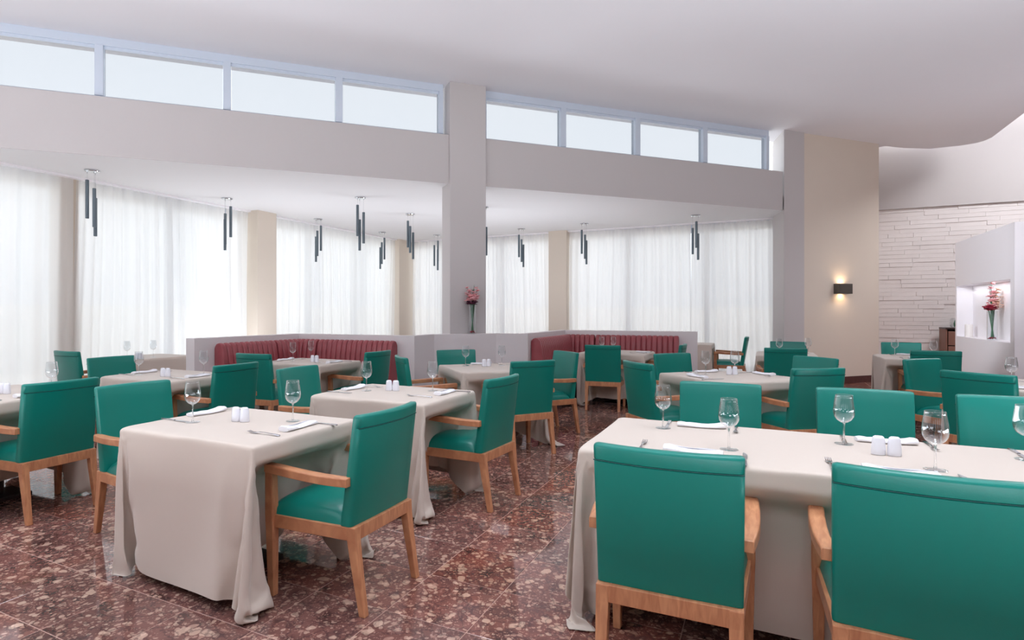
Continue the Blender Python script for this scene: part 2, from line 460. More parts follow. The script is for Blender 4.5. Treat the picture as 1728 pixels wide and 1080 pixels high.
nose = [gx(3.74, -5), gx(3.74, 14.0), gx(3.69, 14.22), gx(3.58, 14.35), gx(3.4, 14.42), gx(2.92, 14.43), gx(2.45, 14.13), gx(2.1, 13.8)]
TW = 3.432
main_pts = [lx(-13.2, 0.6), gx(-8.8, -5)] + nose + [lx(TW, 0.6)]
ceil = struct('ceiling', MB().prism([(p.x, p.y) for p in main_pts], ZC, ZC + 0.3), 'ceil')
up = MB().prism([tuple(gx(1.2, 12.6)[:2]), tuple(gx(1.2, 15.4)[:2]), tuple(gx(9, 15.4)[:2]), tuple(gx(9, -5)[:2]), tuple(gx(3.6, -5)[:2]), tuple(gx(3.6, 12.6)[:2])], 5.35, 5.5)
struct('ceiling_upper', up, 'ceil')
nook_pts = [lx(-12.2, 0.012), lx(TW - 2.46, 0.012), gx(0.35, 13.2), gx(-8.6, 13.2), gx(-8.6, 3.2)]
struct('ceiling_nook', MB().prism([(p.x, p.y) for p in nook_pts], ZS, ZS + 0.25), 'soffit')

# ------------------------------------------------------------------ clerestory wall
beam = MB()
beam.prism([tuple(lx(-13.0, 0)[:2]), tuple(lx(0.98, 0)[:2]), tuple(lx(0.98, 0.012)[:2]), tuple(lx(-13.0, 0.012)[:2])], ZS, 3.81)
beam.prism([tuple(lx(-13.0, 0.012)[:2]), tuple(lx(0.98, 0.012)[:2]), tuple(lx(0.98, 0.42)[:2]), tuple(lx(-13.0, 0.42)[:2])], ZS + 0.1, 3.81)
struct('wall_clerestory', beam, 'wall')
def lbox(mb, t0, t1, n0, n1, z0, z1):
    return mb.prism([tuple(lx(t0, n0)[:2]), tuple(lx(t1, n0)[:2]), tuple(lx(t1, n1)[:2]), tuple(lx(t0, n1)[:2])], z0, z1)
def window(idx, t0, t1, mull):
    fr = MB()
    lbox(fr, t0, t1, 0.10, 0.20, 4.44, ZC)
    lbox(fr, t0, t1, 0.10, 0.20, 3.81, 3.85)
    w = struct('window_%d' % idx, fr, 'frame', bevel=0.004)
    edges = [t0] + mull + [t1]
    for k, m_ in enumerate(edges):
        h = 0.045
        a, b = (m_ - h, m_ + h)
        if k == 0: a, b = t0, t0 + 0.06
        if k == len(edges) - 1: a, b = t1 - 0.06, t1
        obj('mullion', lbox(MB(), a, b, 0.09, 0.21, 3.85, 4.44), 'frame', w, bevel=0.004)
    for a, b in zip(edges[:-1], edges[1:]):
        obj('pane', lbox(MB(), a + 0.05, b - 0.05, 0.145, 0.155, 3.85, 4.44), 'pane_dim', w)
        obj('head_rail', lbox(MB(), a + 0.045, b - 0.045, 0.12, 0.135, 4.405, 4.44), 'frame', w)
window(1, -12.3, -5.30, [-10.89, -9.51, -8.13, -6.75])
window(2, -4.70, 0.77, [-3.37, -2.01, -0.65])
# pillars and the wall beyond them
struct('pillar_centre', lbox(MB(), -5.25, -4.71, -0.05, 0.30, 0, ZC), 'wall', bevel=0.004)
struct('pillar_right', MB().prism([tuple(lx(0.98, -0.03)[:2]), tuple(lx(1.46, -0.03)[:2]), tuple(lx(1.46, 0.5)[:2]), tuple(gx(0.75, 13.2)[:2]), tuple(gx(0.16, 12.9)[:2]), tuple(gx(0.17, 12.5)[:2])], 0, ZC), 'wall')
struct('wall_sconce', lbox(MB(), 1.46, TW, 0.0, 0.3, 0, ZC + 0.8), 'taupe')
pw = lx(TW)
struct('wall_return', wall_seg(pw, gx(2.0, 15.0), 0.25, 0, 5.35), 'taupe')
struct('baseboard_sconce', lbox(MB(), 1.46, TW + 0.012, -0.014, 0.0, 0, 0.13), 'plinth', bevel=0.003)

# ------------------------------------------------------------------ stone wall at the back right
bw = struct('wall_stone', wall_seg(gx(1.6, 15.06), gx(9, 15.06), 0.2, 0, 5.35), 'brick')
struct('wall_above_stone', wall_seg(gx(1.6, 15.0), gx(9, 15.0), 0.06, 3.48, 5.35), 'wall')
zz = 0.0; nb = 0; row = 0
while zz < 3.46 and nb < 292:
    h = 0.0872
    if zz + h > 3.48: h = 3.48 - zz
    uu = 1.98 - random.uniform(0, 0.5)
    while uu < 5.3:
        w = random.uniform(0.38, 0.86)
        pr = random.uniform(0.004, 0.019)
        a, b = max(uu, 1.98), uu + w
        if b - a > 0.05 and not (zz < 0.8 and False):
            k = 0.0023
            y0 = 15.06 - pr
            lo = [gx(a + k, y0, zz + k), gx(b - k, y0 + random.uniform(-.003, .003), zz + k), gx(b - k, y0 + random.uniform(-.003, .003), zz + h - k), gx(a + k, y0, zz + h - k)]
            hi = [gx(a + .001, 15.062, zz + .001), gx(b - .001, 15.062, zz + .001), gx(b - .001, 15.062, zz + h - .001), gx(a + .001, 15.062, zz + h - .001)]
            obj('brick', MB().hexa(lo, hi), 'brick', bw); nb += 1
        uu = b
    zz += h; row += 1

# free-standing partition with display niche
NU, NV0, NV1 = 2.745, 9.48, 11.97
npart = MB()
def gbox(mb, u0, u1, v0, v1, z0, z1):
    return mb.prism([tuple(gx(u0, v0)[:2]), tuple(gx(u1, v0)[:2]), tuple(gx(u1, v1)[:2]), tuple(gx(u0, v1)[:2])], z0, z1)
ND = 0.20
gr_n = math.radians(GRID)
zl, zt = 0.945, 1.745
part = struct('wall_partition', gbox(MB(), NU + ND, NU + 1.5, NV0, NV1, 0, 2.44), 'white')
obj('niche_panel', gbox(MB(), NU, NU + ND, NV0, NV1, 0, zl), 'white', part)
obj('niche_panel', gbox(MB(), NU, NU + ND, NV0, NV1, zt, 2.44), 'white', part)
obj('niche_panel', gbox(MB(), NU, NU + ND, NV0, 9.62, zl, zt), 'white', part)
obj('niche_panel', gbox(MB(), NU, NU + ND, 11.9, NV1, zl, zt), 'white', part)
light('niche_lamp', 'AREA', gx(NU + 0.10, 10.75, zt - 0.008), 2.6, (0.95, 0.97, 1.0), (0, 0, gr_n), shape='RECTANGLE', size=0.05, size_y=2.1)

# ------------------------------------------------------------------ nook: window walls behind the curtains
UL, VR = -8.14, 12.66
def win_wall(idx, name, a, b, posts, mk):
    w = struct('window_%d' % idx, mk(a, b, 0.0, 0.10), 'frame')
    obj('head_rail', mk(a, b, 2.96, ZS), 'frame', w)
    for p in posts:
        obj('mullion', mk(p - 0.045, p + 0.045, 0.10, 2.96), 'frame', w)
    es = [a] + posts + [b]
    for p, q in zip(es[:-1], es[1:]):
        obj('pane', mk(p + 0.045, q - 0.045, 0.10, 2.96, True), 'pane', w)
    return w
win_wall(3, '', -5.0, 13.1, [-3.2, -1.6, 0.0, 1.5, 3.0, 4.50, 6.10, 7.72, 9.30, 10.8, 12.28], lambda a, b, z0, z1, th=False: gbox(MB(), UL - (0.30 if not th else 0.255), UL - (0.20 if not th else 0.245), a, b, z0, z1))
win_wall(4, '', -8.4, 0.4, [-7.2, -5.58, -4.05, -2.6, -1.02], lambda a, b, z0, z1, th=False: gbox(MB(), a, b, VR + (0.20 if not th else 0.245), VR + (0.30 if not th else 0.255), z0, z1))
def taupe_col(name, u0, u1, v0, v1):
    struct(name, gbox(MB(), u0, u1, v0, v1, 0, ZS), 'taupe')
taupe_col('pillar_window_left', -8.36, -7.93, 7.50, 7.95)
taupe_col('pillar_window_corner', -8.36, -8.02, 12.15, 12.9)
taupe_col('pillar_window_right', -4.27, -3.86, 12.50, 12.9)
taupe_col('pillar_window_near', -8.40, -8.19, 4.36, 4.62)
# wall above the left window where the hall has its high ceiling
struct('wall_left', gbox(MB(), -8.6, -8.1, -5, 2.3, ZS, ZC + 0.3), 'wall')

# curtain pelmet rails (tracks)
struct('trim_1', gbox(MB(), UL - 0.05, UL + 0.05, -5, 12.7, ZS - 0.025, ZS), 'white')
struct('trim_2', gbox(MB(), -8.2, 0.17, VR - 0.05, VR + 0.05, ZS - 0.025, ZS), 'white')

def curtain(name, mk, s0, s1, label, seed, flare=0.0):
    rnd = random.Random(seed)
    n = int((s1 - s0) / 0.017)
    zs = [0.03, 0.5, 1.1, 1.7, 2.3, 2.8, 3.0, 3.06, 3.095]
    ph = [rnd.uniform(0, 6.28) for _ in range(6)]
    def off(s, z):
        k = 0.5 + 0.5 * (1 - z / 3.1)
        w = s + 0.03 * math.sin(z * 0.9 + s * 1.7)
        a = 0.026 * math.sin(2 * math.pi * (w + 0.05 * math.sin(w * 3.1 + ph[4])) / 0.125 + ph[0])
        b = 0.020 * math.sin(2 * math.pi * w / 0.31 + ph[1]) * k * 1.6
        c = 0.012 * math.sin(2 * math.pi * w / 0.078 + ph[2]) * (0.5 + 0.5 * math.sin(w * 2.3 + ph[3]))
        return a * (0.65 + 0.35 * math.sin(w * 1.9 + ph[5])) + b + c
    mbx = MB(); rings = []
    for z in zs:
        r = []
        for i in range(n + 1):
            s = s0 + (s1 - s0) * i / n
            # panels gather slightly towards the hem ends
            e = min(s - s0, s1 - s) / 0.5
            sh = flare * (1 - z / 3.1) * max(0, 1 - e) * (1 if s - s0 < s1 - s else -1)
            r.append(mk(s - sh, off(s, z), z))
        rings.append(r)
    mbx.loft(rings, cap=False, closed=False)
    o = obj(name, mbx, 'sheer', smooth=True, fix=False)
    tag(o, label, 'curtain', 'floor-length sheer curtains round the window bay')
    return o
mkL = lambda s, o, z: gx(UL + o, s, z)
mkR = lambda s, o, z: gx(s, VR + o, z)
curtain('sheer_curtain', mkL, -4.6, 4.52, 'white sheer curtain at the far left edge, ending at a beige post', 1, 0.0)
curtain('sheer_curtain', mkL, 4.56, 6.98, 'white sheer curtain behind the first hanging lamp from the left', 2, 0.04)
curtain('sheer_curtain', mkL, 7.0, 7.47, 'narrow white sheer curtain just left of the left taupe pillar', 3, 0.0)
curtain('sheer_curtain', mkL, 7.97, 12.12, 'wide white sheer curtain right of the left taupe pillar, behind the red corner bench', 4, -0.1)
curtain('sheer_curtain', mkR, -7.95, -4.29, 'white sheer curtain behind the central white pillar, up to the right taupe pillar', 5, 0.0)
curtain('sheer_curtain', mkR, -3.84, -1.3, 'white sheer curtain right of the right taupe pillar, behind the right red bench', 6, 0.0)
curtain('sheer_curtain', mkR, -1.28, 0.16, 'white sheer curtain in the right corner beside the white wall end', 8, 0.05)

# outside
gr = struct('ground', MB().prism([(-60, -40), (60, -40), (60, 80), (-60, 80)], -0.5, -0.25), 'ground')
gw = struct('wall_garden', gbox(MB(), -17, -16.6, -20, 30, -0.25, 1.5), 'hedge')
gw2 = struct('wall_garden_back', gbox(MB(), -17, 12, 24, 24.4, -0.25, 1.5), 'hedge')

# walls behind the camera with openings (never in view)
mbk = MB()
gbox(mbk, -8.6, 9.0, -5.3, -5.0, 0, 0.9); gbox(mbk, -8.6, 9.0, -5.3, -5.0, 2.1, ZC + 0.8)
for k in range(7): gbox(mbk, -8.6 + 2.8 * k, -7.3 + 2.8 * k, -5.3, -5.0, 0.9, 2.1)
struct('wall_back', mbk, 'wall_dark')
struct('wall_right', gbox(MB(), 8.9, 9.2, -5, 15.4, 0, 5.5), 'wall_dark')

# ------------------------------------------------------------------ half-height partitions round the booths
LEG = math.radians(-22.5)
HW = 1.03
def half_wall(idx, pts, th, label=None):
    """polyline centre given by its camera-side line; mitred thickness towards the windows"""
    P = [Vector((p[0], p[1], 0)) for p in pts]
    offs = []
    for i, p in enumerate(P):
        ns = []
        if i > 0: d = (P[i] - P[i - 1]).normalized(); ns.append(Vector((-d.y, d.x, 0)))
        if i < len(P) - 1: d = (P[i + 1] - P[i]).normalized(); ns.append(Vector((-d.y, d.x, 0)))
        n = sum(ns, Vector()) / len(ns)
        n = n / max(0.3, n.length) / max(0.3, n.normalized().dot(ns[0])) * n.length if len(ns) > 1 else ns[0]
        offs.append(p + n * th)
    w = MB()
    for a, b, c, d in zip(P[:-1], P[1:], offs[1:], offs[:-1]):
        w.prism([(a.x, a.y), (b.x, b.y), (c.x, c.y), (d.x, d.y)], 0, HW)
    return struct('wall_half_%d' % idx, w, 'wall_light')
def P_(x, y): return Vector((x, y, 0))
kA = P_(-3.07, 6.69); kB = P_(-2.27, 8.10)
kC = kB + Vector((math.cos(LEG), math.sin(LEG), 0)) * 1.80
kD = kC + Vector((VX, VY, 0)) * 0.50
kE = P_(0.47, 8.165)
kF = P_(0.915, 8.13)
kG = kF + Vector((VX, VY, 0)) * 1.72
kH = kG + Vector((math.cos(LEG), math.sin(LEG), 0)) * 2.03
# the window-side line of the first leg keeps the bench in front
half_wall(1, [kA, kB, kC, kD, kE, kF, kG, kH], 0.15)

# booth benches: channelled back + seat + plinth
def bench(name, p, q, facing, label, chan=0.078, cap0=True, cap1=True, seat=True):
    """p->q along the back; facing = unit vector into the booth"""
    p = Vector((p[0], p[1], 0)); q = Vector((q[0], q[1], 0))
    L = (q - p).length; d = (q - p) / L; f = facing
    root = empty(name, ((p + q) / 2)[:])
    org = (p + q) / 2
    n = max(3, round(L / chan)); cw = L / n
    prof = [(0.0, 0.40), (0.0, 0.93), (0.022, 0.958), (0.06, 0.968), (0.10, 0.955), (0.13, 0.92), (0.155, 0.80), (0.185, 0.60), (0.21, 0.44), (0.21, 0.40)]
    back = MB()
    for k in range(n):
        rings = []
        for j, (fr_, ins) in enumerate(((0.0, 0.016), (0.10, 0.006), (0.28, 0.0015), (0.5, 0.0), (0.72, 0.0015), (0.90, 0.006), (1.0, 0.016))):
            s = (k + fr_) * cw
            if k == 0 and j == 0: ins = 0.035
            if k == n - 1 and j == 6: ins = 0.035
            ring = []
            for a, z in prof:
                aa = a - ins if a > 0.03 else a
                zz_ = z - ins * 0.8 if z > 0.9 else z
                ring.append(p + d * s + f * aa + Vector((0, 0, zz_)) - org)
            rings.append(ring)
        back.loft(rings, cap=True)
    obj('backrest', back, 'red', root, smooth=True, angle=50)
    if seat:
        st = MB(); rings = []
        for s, k in ((0, 0.02), (0.02, 0.004), (L - 0.02, 0.004), (L, 0.02)):
            rings.append([p + d * s + f * a + Vector((0, 0, z)) - org for a, z in ((0.19, 0.32), (0.19, 0.455 - k), (0.46, 0.465 - k), (0.495 - k, 0.44 - k), (0.50 - k, 0.34), (0.48 - k, 0.32))])
        st.loft(rings)
        obj('seat', st, 'red', root, smooth=True, angle=40)
        pl = MB()
        pts = [p + d * 0.01 + f * 0.02, q - d * 0.01 + f * 0.02, q - d * 0.01 + f * 0.44, p + d * 0.01 + f * 0.44]
        pl.prism([((a - org).x, (a - org).y) for a in pts], 0, 0.32)
        obj('plinth', pl, 'cabdark', root)
    tag(root, label, 'bench', 'dark red channelled booth benches')
    return root
dB = Vector((VX, VY, 0)); nB = Vector((UX, UY, 0))                  # v-leg: runs along v, faces +u
dL = Vector((math.cos(LEG), math.sin(LEG), 0)); nL = Vector((dL.y, -dL.x, 0))   # u-leg, faces the camera
aB = kB + (kA - kB).normalized() * 0.0
e = 0.012
vdir = (kB - kA).normalized(); vn = Vector((vdir.y, -vdir.x, 0))
bench('booth_bench', kA + vdir * 0.26 + vn * e, kB - vdir * 0.52 + vn * e, vn, 'left arm of the left red booth, nearest its open wall end')
c0 = kB - vdir * 0.51 + vn * e
bench('corner_bench', c0, kB - vdir * 0.0 + vn * e - vdir * 0.02, vn, 'short corner piece on the left arm of the left red booth', seat=False)
bench('corner_bench', kB + dL * 0.02 + nL * e, kB + dL * 0.40 + nL * e, nL, 'short corner piece on the back of the left red booth', seat=False)
bench('booth_bench', kB + dL * 0.415 + nL * e, kC - dL * 0.24 + nL * e, nL, 'straight back bench of the left red booth')
vd2 = (kG - kF).normalized(); vn2 = Vector((vd2.y, -vd2.x, 0))
bench('booth_bench', kF + vd2 * 0.10 + vn2 * e, kG - vd2 * 0.05 + vn2 * e, vn2, 'left arm of the right red booth, catching light on its ribs', chan=0.072)
bench('corner_bench', kG + dL * 0.03 + nL * e, kG + dL * 0.50 + nL * e, nL, 'short corner piece of the right red booth, left of its seam', seat=False)
bench('booth_bench', kG + dL * 0.515 + nL * e, kH - dL * 0.26 + nL * e, nL, 'straight back bench of the right red booth')

# ------------------------------------------------------------------ chairs
def make_chair():
    root = empty('dining_armchair', (0, 0, 0))
    root['category'] = 'chair'
    # backrest: closed profile lofted across the width, concave towards the sitter
    back = MB(); rings = []
    W = 0.235
    cols = [(-1.0, 0.012), (-0.985, 0.004), (-0.94, 0.0), (-0.75, 0), (-0.5, 0), (-0.25, 0), (0, 0), (0.25, 0), (0.5, 0), (0.75, 0), (0.94, 0.0), (0.985, 0.004), (1.0, 0.012)]
    # (t, z): t=0 rear face .. t=1 front face
    prof = [(0, 0.388), (0, 0.50), (0, 0.62), (0, 0.74), (0, 0.824), (0.10, 0.828), (0.0, 0.832), (0, 0.872), (0.06, 0.881), (0.2, 0.886), (0.8, 0.886), (0.94, 0.881), (1.0, 0.870), (1, 0.80), (1, 0.68), (1, 0.56), (1, 0.46), (1, 0.388)]
    for c, ins in cols:
        ring = []
        for t, z in prof:
            h = (z - 0.388) / 0.5
            yr = -0.215 - 0.055 * h
            th = 0.062 - 0.018 * h
            sag = -(0.006 + 0.030 * h) * (1 - c * c)
            rear = yr + sag + ins
            front = yr + th + sag * (1.0) - ins
            if 0 < t < 0.15 and 0.825 < z < 0.831:
                y = rear + 0.006
            else:
                y = rear + (front - rear) * t
            zz_ = z - (ins * 0.8 if z > 0.85 else 0)
            x = c * (W + 0.004 * h)
            ring.append((x, y, zz_))
        rings.append(ring)
    back.loft(rings)
    br = obj('backrest', back, 'teal', root, smooth=True, angle=45)
    sm = MB()
    pts = [(c * (W + 0.003), -0.215 - 0.055 * 0.875 - (0.006 + 0.030 * 0.875) * (1 - c * c) + 0.0012, 0.828) for c in [x / 8 for x in range(-8, 9)]]
    sm.tube(pts, 0.0022, 5)
    obj('seam', sm, 'teal_seam', br)
    # seat cushion
    st = MB(); n = 14
    grid = []
    def sx(y): return 0.222 + (y + 0.16) / 0.42 * 0.03
    for j in range(n + 1):
        b = -1 + 2 * j / n
        row = []
        for i in range(n + 1):
            a = -1 + 2 * i / n
            aa = math.sin(a * math.pi / 2) if True else a
            bb = math.sin(b * math.pi / 2)
            y = 0.05 + 0.208 * bb
            z = 0.383 + 0.085 * (max(0, 1 - abs(aa) ** 5) * max(0, 1 - abs(bb) ** 6)) ** 0.42
            row.append((aa * sx(y), y, z))
        grid.append(row)
    st.loft(grid, cap=False, closed=False)
    vb = [(grid[0][i][0], grid[0][i][1], 0.378) for i in (0, n)] + [(grid[n][i][0], grid[n][i][1], 0.378) for i in (n, 0)]
    st.add(vb, [(0, 1, 2, 3)])
    obj('seat', st, 'teal', root, smooth=True, angle=60, fix=False)
    # frame rails
    fr = MB()
    def board(mb, x0, y0, x1, y1, th, z0, z1, inn):
        p = Vector((x0, y0, 0)); q = Vector((x1, y1, 0)); d = (q - p).normalized(); nn = Vector((-d.y, d.x, 0)) * th * inn
        mb.prism([(p.x, p.y), (q.x, q.y), ((q + nn).x, (q + nn).y), ((p + nn).x, (p + nn).y)], z0, z1)
    board(fr, -0.232, -0.236, 0.232, -0.236, 0.022, 0.325, 0.387, 1)
    board(fr, -0.26, 0.252, 0.26, 0.252, 0.022, 0.325, 0.385, -1)
    board(fr, -0.262, 0.25, -0.233, -0.22, 0.024, 0.325, 0.385, 1)
    board(fr, 0.262, 0.25, 0.233, -0.22, 0.024, 0.325, 0.385, -1)
    obj('seat_frame', fr, 'wood', root, bevel=0.003)
    for s in (-1, 1):
        f = MB()
        rings = []
        for z, h, cx, cy in ((0.0, 0.016, 0.250, 0.232), (0.32, 0.021, 0.252, 0.236), (0.385, 0.022, 0.253, 0.237), (0.585, 0.020, 0.256, 0.238)):
            rings.append([(s * (cx + a * h), cy + b * (h + 0.002), z) for a, b in ((-1, -1), (1, -1), (1, 1), (-1, 1))])
        f.loft(rings)
        obj('leg', f, 'wood', root, bevel=0.004)
        r = MB(); rings = []
        for z, h, y in ((0.0, 0.0165, -0.272), (0.10, 0.018, -0.254), (0.22, 0.0205, -0.233), (0.327, 0.0225, -0.2165), (0.386, 0.0225, -0.2145)):
            rings.append([(s * (0.214 + a * h), y + b * h, z) for a, b in ((-1, -1), (1, -1), (1, 1), (-1, 1))])
        r.loft(rings)
        obj('leg', r, 'wood', root, bevel=0.004)
        a_ = MB(); rings = []
        for y, x, w, zt_, th in ((0.262, 0.257, 0.020, 0.618, 0.030), (0.258, 0.258, 0.0245, 0.624, 0.038), (0.20, 0.261, 0.026, 0.624, 0.040), (0.10, 0.263, 0.026, 0.619, 0.040), (0.0, 0.262, 0.0255, 0.614, 0.040), (-0.08, 0.2575, 0.025, 0.611, 0.040), (-0.15, 0.2500, 0.024, 0.610, 0.040), (-0.215, 0.2440, 0.021, 0.610, 0.040)):
            rings.append([(s * (x + a * w), y, zt_ - th * b) for a, b in ((-1, 1), (-1, 0.12), (-0.8, 0), (0.8, 0), (1, 0.12), (1, 1))])
        a_.loft(rings)
        obj('armrest', a_, 'wood', root, smooth=True, angle=35, bevel=0.003)
    return root
PROTO['chair'] = (make_chair(), False)

def chair(x, y, facing, label):
    """x, y: middle of the top rear edge of the back; facing: world angle in degrees"""
    a = math.radians(facing)
    c = Vector((x, y, 0)) + Vector((math.cos(a), math.sin(a), 0)) * 0.272
    return place('chair', c, a - math.pi / 2, label, 'teal leather armchairs with beech frames')

AV, AU = math.degrees(math.atan2(VY, VX)), GRID    # +v 62.7, +u -27.3
R0 = 17.7                                          # rotated tables

